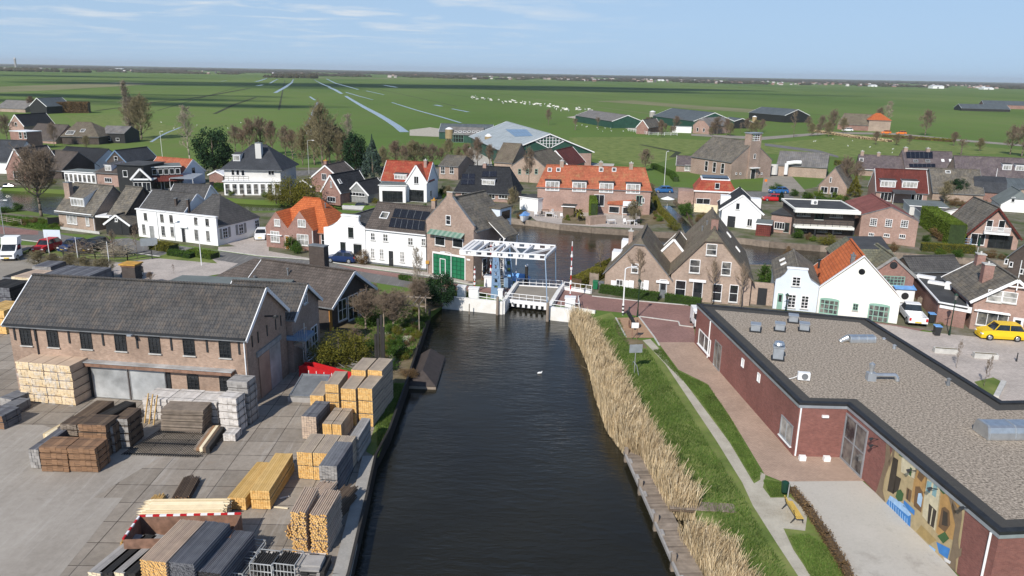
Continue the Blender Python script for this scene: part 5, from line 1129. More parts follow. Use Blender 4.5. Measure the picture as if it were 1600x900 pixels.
o5=inset(hq,-.06);i1=inset(hq,.30);i2=inset(hq,1.35)
ring('roof_trim',o5,inset(hq,.1),HZ-.317,HZ-.12,'zinc',hl);m=MB();m.prism([p+Vector((0,0,HZ-.31))for p in inset(hq,.11)],(0,0,.22));rf=m.build('roof',['gravel_m'],hl)
ring('parapet',o5,i1,HZ-.115,HZ+.06,plain('black_felt',(.022,.023,.025),.6,.3,1.5),hl);ring('roof_edging',i1,inset(hq,1.15),HZ-.088,HZ-.075,'bitumen_m',hl)
H.win(0,1101,534,H.hit(1111,534,0)[0]-H.hit(1091.5,534,0)[0],1.45,2,1,m=True,gl='glass_mid',sill='white_paint');u,z,_=H.hit(1121,560,0);l_,a_=H.floc(0,u,.02);put_window(hl,l_,a_,H.hit(1127,560,0)[0]-H.hit(1116,560,0)[0],2.4,2,1,'steel','glass_mid',False)
for x,y in((1161,567),(1186,590)):u,z,_=H.hit(x,y,0);l_,a_=H.floc(0,u,z-.35);put_window(hl,l_,a_,.5,.7,1,1,'white_paint','white_paint',False,name='wall_vent')
H.win(0,1229,672,H.hit(1239,672,0)[0]-H.hit(1219,672,0)[0],1.5,2,1,m=True,gl='glass_curtain',frame='zinc',sill='white_paint')
l_,a_=H.floc(2,.1,.02);L3=(hq[3]-hq[2]).length;u=H.hit(1353,700,2)[0];l_,a_=H.floc(2,u/2+.03,.02);put_window(hl,l_,a_,u,3.35,2,2,'zinc','glass_mid',False,ft=.12)
u=H.hit(1322,660,1)[0]
m=MB();
for f,x,y in((0,1110,520),(1,1245,650),(2,1547,850)):
 u,z,_=H.hit(x,y,f);l_,a_=H.floc(f,max(u,.1),0);n=Vector((math.sin(a_),-math.cos(a_),0));m=MB();m.tube(l_+n*.08+Vector((0,0,.1)),l_+n*.08+Vector((0,0,HZ-.33)),.06,.06,8);m.build('downpipe',['white_paint'],hl)
for x,y in((1289,650),):u,z,_=H.hit(x,y,1);l_,a_=H.floc(1,u,z);m=MB();m.box(-.22,.22,-.16,-.003,-.08,.08);o=m.build('wall_lamp',['white_paint'],hl,loc=l_,rz=a_)
mur=link('mural',None,hl);l0,a0=H.floc(2,0,0);mur.location=l0;mur.rotation_euler.z=a0;mur.empty_display_size=.3
def ZM(x,y):return(1360+x*.26667,660+y*.26667)
MUR={}
def mp(name,col,pts,d,rough=.6):
 if name not in MATS:plain(name,col,rough,.14,3)
 P=[]
 for q in pts:
  u,z,_=H.hit(*ZM(*q),2);P.append(Vector((u,-.012-d*.0035,min(max(z,.03),HZ-.34))))
 MUR.setdefault(d,[]).append((name,P))
base_=[(140,122),(560,490),(505,885),(30,425)]
mp('m_sand',(.46,.36,.20),base_,0)
mp('m_cream',(.62,.55,.38),[(190,170),(280,250),(260,330),(180,290)],1);mp('m_cream',0,[(330,300),(415,365),(380,640),(305,560)],1);mp('m_ochre',(.46,.27,.10),[(270,240),(340,300),(300,530),(240,460)],1)
mp('m_dark',(.05,.04,.03),[(135,200),(165,220),(140,420),(100,400)],2);mp('m_dark',0,[(150,310),(182,330),(165,400),(130,420)],2);mp('m_brown',(.17,.10,.05),[(290,270),(325,305),(300,350),(275,320)],2)
mp('m_brown',0,[(215,380),(245,400),(235,470),(208,445)],2);mp('m_dark',0,[(222,390),(228,394),(220,455),(214,450)],3);mp('m_dark',0,[(345,475),(390,520),(372,620),(335,590)],2);mp('m_cream',0,[(364,500),(370,506),(355,602),(349,598)],3)
mp('m_ochre',0,[(420,380),(530,470),(510,700),(385,650)],1);mp('m_brown',0,[(420,500),(440,495),(465,520),(470,600),(440,645),(400,610)],3);mp('m_dark',0,[(430,515),(455,530),(455,610),(420,600)],4)
mp('m_brown',0,[(265,375),(290,375),(310,410),(300,530),(255,490)],2);mp('m_sky',(.45,.62,.80),[(283,415),(300,415),(308,440),(298,498),(275,470)],3)
mp('m_teal',(.24,.40,.42),[(335,342),(362,350),(352,415),(326,400)],3);mp('m_teal',0,[(375,350),(395,372),(385,440),(362,425)],3)
mp('m_sand',0,[(245,590),(300,540),(400,660),(350,720)],2);mp('m_sand2',(.38,.27,.11),[(300,600),(390,690),(350,715),(270,640)],3)
mp('m_blue',(.05,.22,.55),[(118,428),(240,545),(235,615),(95,475)],4);mp('m_paleblue',(.35,.55,.80),[(118,428),(200,480),(242,540),(225,550),(108,450)],5);mp('m_blue',0,[(200,455),(262,515),(260,545),(195,490)],5)
for i in range(9):x=112+i*13;y=452+i*13.5;mp('m_paleblue',0,[(x,y),(x+4,y+4),(x+1,y+52),(x-3,y+48)],6)
mp('m_leaf',(.05,.12,.04),[(160,400),(180,392),(198,420),(190,460),(165,462),(150,435)],6);mp('m_leaf',0,[(180,150),(200,170),(188,205),(165,190)],3);mp('m_leaf',0,[(410,360),(450,385),(430,420),(412,400)],4);mp('m_leaf',0,[(395,665),(440,640),(465,680),(430,710)],6);mp('m_leaf',0,[(235,262),(247,270),(240,318),(228,305)],4)
mp('m_blue',0,[(390,700),(470,740),(455,800),(405,765)],5);mp('m_paleblue',0,[(345,715),(385,745),(380,765),(350,735)],5);mp('m_dog',(.72,.70,.68),[(430,790),(445,795),(475,815),(470,830),(440,815)],7)
mp('m_bark',(.21,.155,.10),[(98,108),(118,118),(122,200),(110,260),(85,330),(75,400),(90,470),(60,455),(35,415),(60,330),(88,230)],6);mp('m_bark',0,[(135,130),(150,145),(140,200),(115,260),(108,230),(130,190)],6)
mp('m_bark',0,[(490,430),(512,500),(545,470),(540,560),(518,690),(522,740),(540,735),(535,780),(505,800),(500,885),(455,840),(480,730),(500,600),(478,500)],6);mp('m_bark',0,[(460,425),(480,440),(505,530),(492,545)],6)
m=MB();names=sorted({n for L_ in MUR.values()for n,_ in L_});
for d in sorted(MUR):
 for nme,P in MUR[d]:
  tr=tessellate_polygon([P]);fs=[]
  for t in tr:
   a,b_,c=[P[i]for i in t];fs.append(tuple(t)if(b_-a).cross(c-a).y<0 else tuple(t)[::-1])
  m.add(P,fs,names.index(nme))
mo=m.build('mural',names,None);mo.parent=hl;mo.location=mur.location;mo.rotation_euler=mur.rotation_euler;bpy.data.objects.remove(mur)
for x,y in((45,100),(45,140),(395,392),(585,505),(270,285)):
 u,z,_=H.hit(*ZM(x,y),2);l_,a_=H.floc(2,u,z);m=MB();m.tube((0,0,0),(0,-.35,.08),.025);m.tube((0,-.35,.10),(0,-.55,0),.06,.12,8);m.build('wall_lamp',['dark_frame'],hl,loc=l_,rz=a_)
RZ=HZ-.085
def rz_(x,y):return G(x,y,RZ)
def roofbox(label,x,y,w_,d_,h_,rot=-.3,mat='zinc',cap=True):
 o=thing('roof_vent',label,'roof vent',rz_(x,y),rot);m=MB();m.box(-w_/2,w_/2,-d_/2,d_/2,.12,h_);m.build('body',[mat],o);m=MB();m.box(-w_/2-.12,w_/2+.12,-d_/2-.12,d_/2+.12,0,.12);m.build('base',['black_felt'],o)
 if cap:m=MB();m.prism([(-w_/2-.06,-d_/2-.06,h_+.003),(w_/2+.06,-d_/2-.06,h_+.003),(w_/2+.06,d_/2+.06,h_+.003),(-w_/2-.06,d_/2+.06,h_+.003)],(0,0,.07));m.build('cap',[mat],o)
 return o
for k,(x,y)in enumerate(((1180,517),(1218,516),(1239,503),(1256,516))):roofbox('small square zinc roof vent, %s on the gravel roof'%('leftmost near the red wall edge','second of the group','the one behind the row','rightmost of the small group')[k],x,y,.75,.75,.62)
o=roofbox('tall zinc roof vent with round cowl near the parapet edge',1215,561,.75,.7,1.0);m=MB();m.tube((0,0,1.08),(0,0,1.25),.2,.2,12);m.tube((0,0,1.25),(0,0,1.42),.42,.34,14);m.build('cowl',['steel'],o)
o=thing('air_conditioner','white air conditioner unit lying on the gravel roof','air conditioner',rz_(1255,594),-.15);m=MB();m.box(-.42,.42,-.17,.17,.06,.62);m.build('body',['white_metal'],o);m=MB();m.tube((.05,-.171,.34),(.05,-.2,.34),.23,.23,16);m.build('fan_grille',['lead'],o);m=MB();m.box(-.35,-.25,-.2,.2,0,.06);m.box(.25,.35,-.2,.2,0,.06);m.build('foot',['dark_frame'],o)
m=MB();m.path([(-.42,0,.3),(-.7,.05,.1),(-1.0,0,.03)],.025);m.build('hose',['white_metal'],o)
def hood(label,p0,p1,w_,h_,bend=True):
 a=rz_(*p0);b_=rz_(*p1);L_=(b_-a).length;o=thing('air_duct',label,'air duct',a,math.atan2(b_.y-a.y,b_.x-a.x));n=10;P=[]
 for i in range(n+1):t=math.pi*i/n;P.append((0,-w_/2*c_(t),.12+h_*min(1,s_(t)*1.5)))
 m=MB();m.prism([(0,-w_/2,.02)]+P+[(0,w_/2,.02)],(L_,0,0));m.build('body',['steel'],o)
 m=MB()
 for x in(L_*.02,L_*.33,L_*.66,L_*.97):
  P2=[(x,y*1.02,z*1.02)for _,y,z in P];m=MB();m.path([Vector(q)for q in P2],.025);m.build('seam',['zinc'],o)
 if bend:m=MB();m.tube((-.05,0,.35),(-.55,0,.12),h_*.62,h_*.45,12);m.tube((-.55,0,.12),(-.65,0,0),h_*.45,h_*.45,12);m.build('elbow',['steel'],o)
 return o
hood('grey arched metal air duct in the middle of the gravel roof',(1325,534),(1365,534),.8,.45);hood('large silver air duct at the right end of the gravel roof',(1531,680),(1660,680),1.5,.75,False)
o=thing('roof_flue','metal roof flue with upright chimney and lying round pipe','roof flue',rz_(1360,594),-.05);m=MB();m.box(-.3,.3,-.25,.25,0,.6);m.build('base',['zinc'],o);m=MB();m.tube((-.03,0,.6),(-.03,0,1.15),.15,.15,12);m.tube((-.03,0,1.0),(-.03,0,1.25),.21,.21,12);m.tube((-.03,0,1.25),(-.03,0,1.4),.21,.03,12);m.build('chimney',['steel'],o)
m=MB();m.tube((.3,0,.42),(1.75,.1,.42),.15,.15,12);m.tube((1.75,.1,.42),(1.9,.05,.2),.15,.15,12);m.tube((1.9,.05,.2),(1.92,.02,0),.17,.17,12);m.build('pipe',['steel'],o)
for k,(x,y)in enumerate(((1381,530),(1397,545),(1481,602),(1551,537))[:3]):
 o=thing('roof_outlet',('flat round roof outlet beside the rear parapet','small grey roof outlet with cap near the rear parapet','dark cone shaped roof outlet alone on the gravel')[k],'roof outlet',rz_(x,y));m=MB();h_=(.08,.3,.5)[k];m.tube((0,0,0),(0,0,h_),.14,.11,10);m.tube((0,0,h_),(0,0,h_+.08),.17,.04,10);m.build('pipe',['zinc' if k<2 else 'lead'],o)
def Z1(x,y):return(x/4,80+y/4)
def Z2(x,y):return(400+x/4,80+y/4)
def Z3(x,y):return(800+x/4,80+y/4)
def Z4(x,y):return(1200+x/4,80+y/4)
def auto(b,typ,ey,ty,wall,roofm,pitch=42,D=None,back=None,**k):
 """fit eaves, ridge and depth of a house to the heights seen in the photo"""
 eh=eh_at(b,0,0,ey)
 if typ=='gy':
  rh=eh_at(b,b.L/2,0,ty)
  if D is None:D=fitDy(b,rh,b.L/2,back)if back else 8
  b.gable(D,eh,rh,wall,roofm,**k)
 elif typ=='gx':
  if D:rh=eh_at(b,b.L/2,D/2,ty)
  else:D,rh=fitD(b,eh,pitch,.5,ty)
  b.ridge(D,eh,rh,wall,roofm,**k)
 elif typ=='hip':
  if D:rh=eh_at(b,b.L/2,D/2,ty)
  else:D,rh=fitD(b,eh,pitch,.5,ty)
  b.hip(D,eh,rh,wall,roofm,**k)
 elif typ=='flat':b.flat(D or 6,eh,wall,roofm,**k)
 row(b);return b
b=auto(B('terrace_house','long brick terrace with weathered orange tiled roof on the far river bank',(839,329),(1014.5,336)),'hip',290,260,'brick_pink','tile_terra',h0=1.3,h1=1.1,pitch=46,ov=.25)
for x in(253,421,590,758):
 u,z,sc=b.hit(*Z7(x,128),'f');w_=88/4/sc;m=MB();m.box(u-w_/2,u+w_/2,-.12,2.2,b.eh-.9,b.eh+1.05);d=m.build('dormer',['white_paint'],b.o);m=MB();m.box(u-w_/2-.2,u+w_/2+.2,-.3,2.5,b.eh+1.053,b.eh+1.17);m.build('dormer_roof',['dark_felt'],d);put_window_flat(d,(u,-.13,b.eh-.8),0,w_-.1,1.75,3,1,'white_paint','glass_curtain',ft=.12)
for x in(236,290,557,638):b.skylight('f',*Z3(x,743),.8,.9)
for x in(.2,.55,.82):b.chim(b.L*x,b.D/2,b.rh+.8,.7,.7,'brick_pale','stone',base=b.rh-1)
for px_,w_,h_,mt in((545,16,18,'white_paint'),(795,10,15,'green_frame'),(818,5,8,'white_paint')):b.win('f',*Z7(px_,212),w_,h_,2,1,frame=mt,gl='glass')
e_=b.w(0,0,0)
def ext(label,p0,p1,ty,D,wall,roofm='dark_felt',name='extension',cat='extension',lean=0,wins=0,gl='glass',**k):
 x=B(name,label,p0,p1,cat=cat);eh=eh_at(x,0,0,ty);x.D=D;x.eh=eh
 if lean:x.walls(D,eh,wall);m=MB();m.shell([(-.1,-.2,eh+.02),(x.L+.1,-.2,eh+.02),(x.L+.1,D,eh+lean),(-.1,D,eh+lean)],[(0,1,2,3)],.1);m.build('roof',[roofm],x.o)
 else:x.flat(D,eh,wall,roofm,**k)
 for i in range(wins):x.wu('f',x.L*(i+.5)/wins,.25,x.L/wins*.8,eh-.7,1,1,gl=gl,sill=False)
 return x
ext('white walled flat roofed extension at the left end of the orange terrace',(812,327),(840,331),308,4.2,'white_wall',wins=0)
ext('glazed grey extension behind the orange terrace left part',(841,327),(881,329),306,3.2,'grey_board',wins=3,edge='white_paint')
ext('small lean-to with orange tiles left of the white awning',(882,329),(901,330),315,2.2,'brick_pink','tile_terra',name='lean_to',cat='lean-to',lean=1.3)
ext('wide lean-to with orange tiles right of the tall hedge',(949,334),(990,337),318,2.6,'brick_pink','tile_terra',name='lean_to',cat='lean-to',lean=1.5,wins=2)
def awning(label,p0,p1,h_,D,mat='white_paint'):
 a=G(*p0);c=G(*p1);o=thing('awning',label,'awning',a,math.atan2(c.y-a.y,c.x-a.x));L_=(c-a).length;m=MB();m.shell([(0,0,h_),(L_,0,h_),(L_,D,h_+.5),(0,D,h_+.5)],[(0,1,2,3)],.06);m.build('cover',[mat],o)
 for x in(.05,L_-.05):m=MB();m.bar((x,.05,0),(x,.05,h_-.06),.07);m.build('post',['white_paint'],o)
awning('white awning on posts beside the small orange lean-to',(901,330),(921,331),2.6,2.4);awning('glazed white awning before the wide orange lean-to',(972,341),(994,342),2.3,2.2,'white_metal')
b=B('shed','low brown garden shed behind the palm tree',(879,339),(896,340),cat='shed');b.flat(2.2,1.9,'wood_dkbrown','bitumen_m',ov=.3);plain('terr_wall',(.33,.24,.19),.9,.2,2);b=B('garden_wall','brown brick garden wall between the terraces at the water',(915,350),(922,352),cat='wall');b.walls(3.4,1.4,'terr_wall')
sheet('terrace_tiles',[(879,337),(915,338),(915,351),(878,349)],.03,'soil')
beam('timber_edging',[(775,339.5),(838,346.5),(875,351.5),(925,356.5),(1065,365.5),(1165,373.5),(1203,378.5),(1282,384.5),(1400,395.5),(1568,408.5),(1660,415.5)],.34,1.0,-.40,'wood_weather','grey timber edging along the far river bank')
b=auto(B('white_house','white house with deep red roof and cross gable across the river',(597,312),(668,316)),'gx',280,252,'white_wall','tile_red',pitch=46,verge='white_paint')
L0=b.hit(636,300,'f')[0];r_=eh_at(b,(L0+b.L)/2,-.4,258);b.walls(4,b.eh,'white_wall','gy',r_,x0=L0,x1=b.L-.02,y0=-.4,y1=4);b.roof('gy','tile_red',b.eh,r_,x0=L0,x1=b.L,y0=-.4,y1=4.2,ov=.15,gov=.15,verge='white_paint',cap=None)
b.wu((0,-.4,0),(L0+b.L)/2,b.eh-.5,1.0,1.5,2,1);b.wu((0,-.4,0),(L0+b.L)/2,.1,3.0,2.3,4,1,frame='dark_frame',sill=False)
b.slopes={'f':(Vector((0,0,b.eh+.03)),Vector((0,-(b.rh-b.eh)/(b.D/2),1)).normalized())};b.dormer('f',*Z2(903,788),2.6,.9,4,1);b.chim(b.L-1.2,2.6,b.rh+.4,.6,.6,'brick_pink','stone',base=b.eh)
bx=B('extension','white flat roofed garden room with folding doors before the red roofed house',(593,316),(634,317),cat='extension');bx.flat(3.2,eh_at(bx,0,0,290),'white_wall','grey_felt',ov=.2);bx.wu('f',bx.L/2,.1,4.0,2.2,4,1,frame='dark_frame',sill=False)
b.wu('r',2,.8,1,1.3,1,1)
b=auto(B('brick_house','brick house with black clipped roof, solar panels and white dormer',(712,312),(801,317)),'hip',296,260,'brick_pink','tile_black',h0=1.6,h1=1.6,pitch=48,ov=.4)
b.slope_panel('f',[Z2(1290,768),Z2(1370,768),Z2(1366,835),Z2(1280,835)],grid=(2,2));b.slope_panel('f',[Z2(1418,752),Z2(1505,752),Z2(1503,785),Z2(1412,785)],grid=(2,1));b.dormer('f',*Z2(1452,822),2.7,1.0,3,1)
for x in(1313,1465,1545):b.win('f',*Z2(x,903),15,9,3,1,gl='glass')
b.chim(b.L*.42,b.D/2,b.rh+.6,.7,.7,'brick_pink','stone',base=b.rh-1)
b=auto(B('brick_house','red brick gable house with brown roof behind the boathouse',(488,299),(532,302)),'gy',276,258,'brick_red','tile_brown',back=252,verge='white_paint');b.win('f',*Z2(426,785),8,10,2,1);b.chim(b.L*.4,1.5,b.rh+.7,.7,.7,'brick_red','gold_rust')
b=auto(B('brick_house','narrow brick gable house with black roof beside the moored speedboat',(504,316),(532,319)),'gy',296,273,'brick_red','tile_black',D=9,verge='white_paint');b.win('f',*Z2(470,830),3,10,1,1);b.win('f',*Z2(472,925),16,8,3,1);b.skylight('r',*Z2(523,815),.7,1)
b=auto(B('boathouse','grey timber boathouse with white window strip behind the speedboat',(543,315),(575,318),cat='boathouse'),'gy',300,284,'grey_board','tile_black',D=7,verge='white_paint');b.wu('f',b.L*.5,1.3,b.L*.75,.7,5,1)
b=auto(B('garage','small dark garage left of the narrow brick house',(462,297),(487,300),cat='garage'),'gy',288,281,'brick_dark','tile_brown',D=6,verge='white_paint')
b=B('villa','white villa with steep slate hipped roof and large white chimney',(353,302),(440,304));eh=eh_at(b,0,0,260.5);D=10.5;rh=eh_at(b,b.L*.4,D/2,226);plain('stucco',(.60,.59,.56),.85,.05,1);b.hip(D,eh,rh,'stucco','tile_slate',4.2,4.2,ov=.6);row(b)
b.chim(b.L*.57,2.6,rh+.6,1.2,1.2,'stucco','lead',base=.2);wl(b,'f',Z1,((1445,1467,740,775),(1475,1497,740,775),(1507,1530,742,778)),1,1,gl='glass');b.win('f',*Z2(95,755),10,10,2,1,gl='glass');b.dormer('f',*Z1(1480,670),1.5,1.2,1,1)
VIL=b;bx=B('veranda','white glazed veranda before the slate roofed villa',(351,305),(439,305),cat='veranda');bx.flat(2.4,eh_at(bx,0,0,284),'white_wall','white_paint',ov=.25);rail(bx.o,[Vector((0,-.1,0)),Vector((bx.L*.45,-.1,0))],bx.eh+.2,.9,5,mat='dark_frame')
for i in range(8):bx.wu('f',bx.L*(i+.5)/8,.2,bx.L/8*.7,bx.eh-.6,1,2,gl='glass_mid',sill=False)
b=auto(B('brick_house','small brick pavilion left of the white villa',(328,291),(350,292),cat='pavilion'),'gy',272,267,'brick_red','white_metal',D=6,verge='white_paint');b.win('f',*Z5(1368,118),8,7,1,1)
b=auto(B('white_house','pale gabled house with bright orange roof left of the dark conifer',(232,286),(287,291)),'gx',266,247,'blue_wall','tile_terra',D=6.5,verge='white_paint');b.wu('r',3.2,2.2,.8,1.5,1,1,frame='dark_frame')
b=auto(B('black_house','black timber house with white A framed balcony gable',(187,299),(228,301),cat='house'),'flat',258,0,'black_board','dark_felt',D=7,ov=.3,edge='dark_frame');b.win('f',*Z1(783,765),8,10,1,1);b.win('f',*Z1(855,832),12,10,3,1,gl='glass')
g_=b.w(b.L*.55,-1.2,0);bx=B('gable_porch','white A framed gable porch with balcony on the black house',(206,302),(239,302),cat='porch');e0=eh_at(bx,0,0,281);r0=eh_at(bx,bx.L/2,0,264);m=MB();m.bar((0,0,e0),(bx.L/2,0,r0),.25,.35);m.bar((bx.L,0,e0),(bx.L/2,0,r0),.25,.35);m.bar((.6,0,e0+.1),(bx.L-.6,0,e0+.1),.15,.3);m.build('gable_frame',['white_paint'],bx.o)
m=MB();m.box(0,bx.L,.3,4,e0-.2,e0);m.build('balcony',['white_paint'],bx.o);m=MB();m.box(.3,bx.L-.3,.5,4,0,e0-.2);m.build('wall',['black_board'],bx.o);bx.D=4;bx.wu((0,.5,0),bx.L*.3,.2,1.6,2,2,1);bx.wu((0,.5,0),bx.L*.7,.2,1.6,2,2,1)
b=auto(B('black_house','dark house with strip of white windows above a maroon roof',(240,298),(285,296),cat='house'),'flat',262,0,'black_board','grey_felt',D=6,ov=.25);m=MB();m.shell([(-.2,-1.2,b.eh-2.7),(b.L+.4,-1.2,b.eh-2.7),(b.L+.4,.02,b.eh-1.7),(-.2,.02,b.eh-1.7)],[(0,1,2,3)],.1);m.build('lower_roof',['tile_maroon'],b.o)
for i in range(5):b.wu('f',b.L*(i+.5)/5,b.eh-1.5,b.L/5*.85,1.2,1,1,sill=False)
for i in range(3):b.wu('f',b.L*(i+.5)/3,.2,b.L/3*.7,2.0,1,1,sill=False)
awning('pale blue roofed carport right of the black houses',(266,298),(303,299),2.6,5,'zinc')
b=auto(B('brick_house','brick house with hipped grey roof and white dormer left of the black house',(153,290),(186,292)),'hip',268,254,'brick_pink','tile_brown',h0=1.8,h1=1.8,D=7);b.win('f',*Z1(677,805),13,7,3,1);b.dormer('f',*Z1(678,732),1.6,1.1,1,1)
b=auto(B('brick_house','grey gambrel gabled house with blue verge behind the brick house',(170,274),(199,276)),'gy',250,235,'brick_dark','tile_slate',D=10,verge='blue_paint');b.wu('f',b.L/2,b.eh-.6,1,1.6,1,2)
b=auto(B('white_house','white framed bungalow with dark roof and long dormer by the boats',(84,268),(150,273)),'gx',250,231,'white_wall','tile_black',D=9)
for i in range(8):b.wu('f',b.L*(i+.5)/8,.5,b.L/8*.7,b.eh-.9,1,1,gl='glass_mid',sill=False)
bx=auto(B('sun_room','white glazed sun room at the water before the bungalow',(102,285),(151,288),cat='sun room'),'flat',268,0,'white_wall','grey_felt',D=4,ov=.3)
for i in range(7):bx.wu('f',bx.L*(i+.5)/7,.3,bx.L/7*.75,bx.eh-.7,1,1,gl='glass_mid',sill=False)
b=auto(B('brick_house','grey roofed house cut by the left picture edge beside the river',(-30,270),(24,272)),'gx',250,219,'white_wall','tile_slate',D=10)
b=auto(B('boathouse','dark boathouse with white verge gable at the left river bank',(12,281),(48,283),cat='boathouse'),'gy',262,232,'brick_red','tile_brown',D=9,verge='white_paint');b.wu('f',b.L*.5,.2,2.4,1.8,3,1)
b=auto(B('brick_house','low dark roofed boathouse row behind the bare tree at the river',(50,276),(98,280)),'gx',262,236,'brick_dark','tile_brown',D=10)
b=auto(B('brick_house','brick house with black roof and white verge far at the left',(16,210),(39,211)),'gy',195,179,'brick_pink','tile_black',D=14,verge='white_paint');b.wu('f',b.L/2,b.eh-.3,1,1.3,1,1)
b=auto(B('brick_house','long house with rusty brown roof below the black roofed one',(40,222),(88,225)),'gx',216,194,'brick_pink','tile_metalred' if 0 else 'tile_brown',D=11)
b=auto(B('brick_house','brick house end with two tall white windows near the rusty roof',(19,232),(44,234)),'flat',205,0,'brick_red','white_paint',D=5);b.win('f',*Z1(128,525),6,10,1,2);b.win('f',*Z1(158,525),6,10,1,2);b.win('f',*Z1(92,580),6,11,1,2)
b=auto(B('barn','tan thatched barn with two dark roof windows at the left',(98,225),(155,226),cat='barn'),'hip',212,191,'brick_dark','thatch',h0=2,h1=5,D=13);b.skylight('f',*Z1(440,510),2.6,2);b.skylight('f',*Z1(518,497),1.4,1.6)
b=auto(B('barn','black timber barn with grey sheet roof beside the tall poplars',(158,223),(196,224),cat='barn'),'gx',207,197,'black_board','asbestos',D=9);b.wu('f',b.L*.35,.8,1.2,.9,1,1);b.wu('f',b.L*.7,.8,1.2,.9,1,1)
b=auto(B('farmhouse','distant farm with grey roofs at the far left',(-6,174),(40,176),cat='farm'),'gx',168,157,'brick_pale','asbestos',D=14);b=auto(B('barn','distant grey sheet roofed barn left of the brown thicket',(48,177),(74,178),cat='barn'),'gy',165,153,'black_board','sheet_dark',D=16,verge='white_paint')
def ridged(name,label,apex,back,rh,eh,half,wall,roofm,cat='barn',**k):
 a=G(*apex,rh);c=G(*back,rh);d=(c-a).xy.to_3d().normalized();n=Vector((d.y,-d.x,0));A=Vector((a.x,a.y,0))-n*half;an=math.atan2(n.y,n.x)
 x=B(name,label,A,L=2*half,ang=math.degrees(an),cat=cat);x.gable(max(6,(c-a).length),eh,rh,wall,roofm,**k);row(x);return x
b=ridged('barn','huge grey roofed dairy barn with green gable and white lattice',(859,209),(792,190),9.0,4.2,12.5,'green_board','sheet_grey',verge='white_paint',ov=.6,gov=.5)
b.box_part('brick_base',b.L*.5,b.L-.2,-.25,-.01,0,3.6,'brick_pink');m=MB();
for i in range(9):x=b.L/2-3.6+.9*i;h_=1.9*(1-abs(i-4)/4.6);m.box(x-.06,x+.06,-.2,-.03,7.1-h_,7.1+h_*.8)
for z in(-.8,0,.8):m.box(b.L/2-3.2+abs(z),b.L/2+3.2-abs(z),-.22,-.04,7.1+z-.05,7.1+z+.05)
m.bar((b.L/2-4.2,-.15,7.0),(b.L/2,-.15,5.0),.1,.2);m.bar((b.L/2+4.2,-.15,7.0),(b.L/2,-.15,5.0),.1,.2);m.build('gable_lattice',['white_paint'],b.o);b.box_part('barn_door',b.L*.42,b.L*.62,-.3,-.26,0,3.8,'dark_frame');b.wu('f',b.L*.9,.2,1,2.2,1,2)
b.slope_panel('l',[Z3(-40,490),Z3(90,490),Z3(130,530),Z3(20,535)],mat='blue_paint',grid=(6,2))
b=auto(B('barn','green timber barn with dark roof and grey lean roof left of the dairy barn',(686,217),(768,219),cat='barn'),'gx',205,194,'green_board','sheet_dark',D=11,verge='white_paint');bx=auto(B('barn','low green barn with asbestos roof before the dark roofed barn',(697,222),(752,224),cat='barn'),'gx',209,199,'green_board','asbestos',D=8);bx.wu('f',bx.L*.35,.1,4,3,4,2,frame='green_frame',sill=False)
for i in range(9):bx.skylight('f',705+i*7,206,1.2,1.0)
def silo(label,px,ty,r,mat='wood_silo'):
 if 'wood_silo' not in MATS:plain('wood_silo',(.33,.24,.13),.6,.2,.5)
 g=G(*px);h_=hfit(g,ty);o=thing('silo',label,'silo',g);m=MB();m.tube((0,0,h_*.25),(0,0,h_*.88),r,r,16);m.tube((0,0,h_*.08),(0,0,h_*.25),r*.25,r,16);m.build('tank',[mat],o,smooth=False);m=MB();m.tube((0,0,h_*.88),(0,0,h_),r*1.02,r*.3,16);m.build('dome',['white_metal'],o)
 for i in range(4):a=i*1.57+.7;m=MB();m.bar((r*.9*c_(a),r*.9*s_(a),0),(r*.9*c_(a),r*.9*s_(a),h_*.3),.12);m.build('leg',['steel'],o)
silo('tan feed silo with white dome by the dairy barn eave',(763,241),209,1.2);silo('tan feed silo with white dome before the green barn',(702,222),199,1.5);silo('tan feed silo by the distant farm barn gable',(981,199),180,1.3,'wood_silo');silo('tan feed silo right of the distant farm houses',(1178,194),181,1.3);silo('pale concrete silo between the distant farm roofs',(1019,186),173,1.8,'concrete')
b=auto(B('farmhouse','farmhouse end with curved white gable trim behind the bare tree',(800,283),(852,287),cat='farm'),'gy',258,239,'brick_pale','thatch',D=14,clip=.3);
for x in(812,824,838):b.win('f',x,268,5,8,1,2,frame='green_frame')
b=auto(B('farmhouse','brick farm gable with rusty roof left of the dairy barn front',(846,271),(888,274),cat='farm'),'gy',256,235,'brick_pink','tile_maroon',D=13,verge='white_paint');b.win('f',871,249,6,8,1,1)
b=auto(B('farmhouse','thatched farm barn behind the black roofed house',(772,268),(800,270),cat='farm'),'gx',252,224,'brick_pale','thatch',D=12)
b=auto(B('farmhouse','old brick farmhouse behind the trees with white windows',(686,279),(716,281),cat='farm'),'gx',258,243,'brick_brown','tile_old',D=10);b.win('f',692,266,7,11,2,2);b.win('f',706,266,7,11,2,2)
b=ridged('barn','distant long green barn with grey sheet roof left of the farm houses',(981,180),(921,172),6.2,3.4,8.0,'green_board','asbestos',verge='white_paint');b=ridged('barn','distant big blue grey barn with white ridge behind the farm houses',(1117,176),(1050,169),8.0,4.0,11.0,'green_board','sheet_dark',verge='white_paint')
b=auto(B('farmhouse','brick farmhouse with gable behind the distant garden trees',(994,209),(1012,210),cat='farm'),'gy',198,187,'brick_red','tile_old',D=18,verge='white_paint');b=auto(B('farmhouse','brick farmhouse gable with rounded top right of the white garden wall',(1082,208),(1107,210),cat='farm'),'gy',195,184,'brick_pink','asbestos',D=18,clip=.3);b.wu('f',b.L*.3,1,1,1.6,1,1);b.wu('f',b.L*.7,1,1,1.6,1,1)
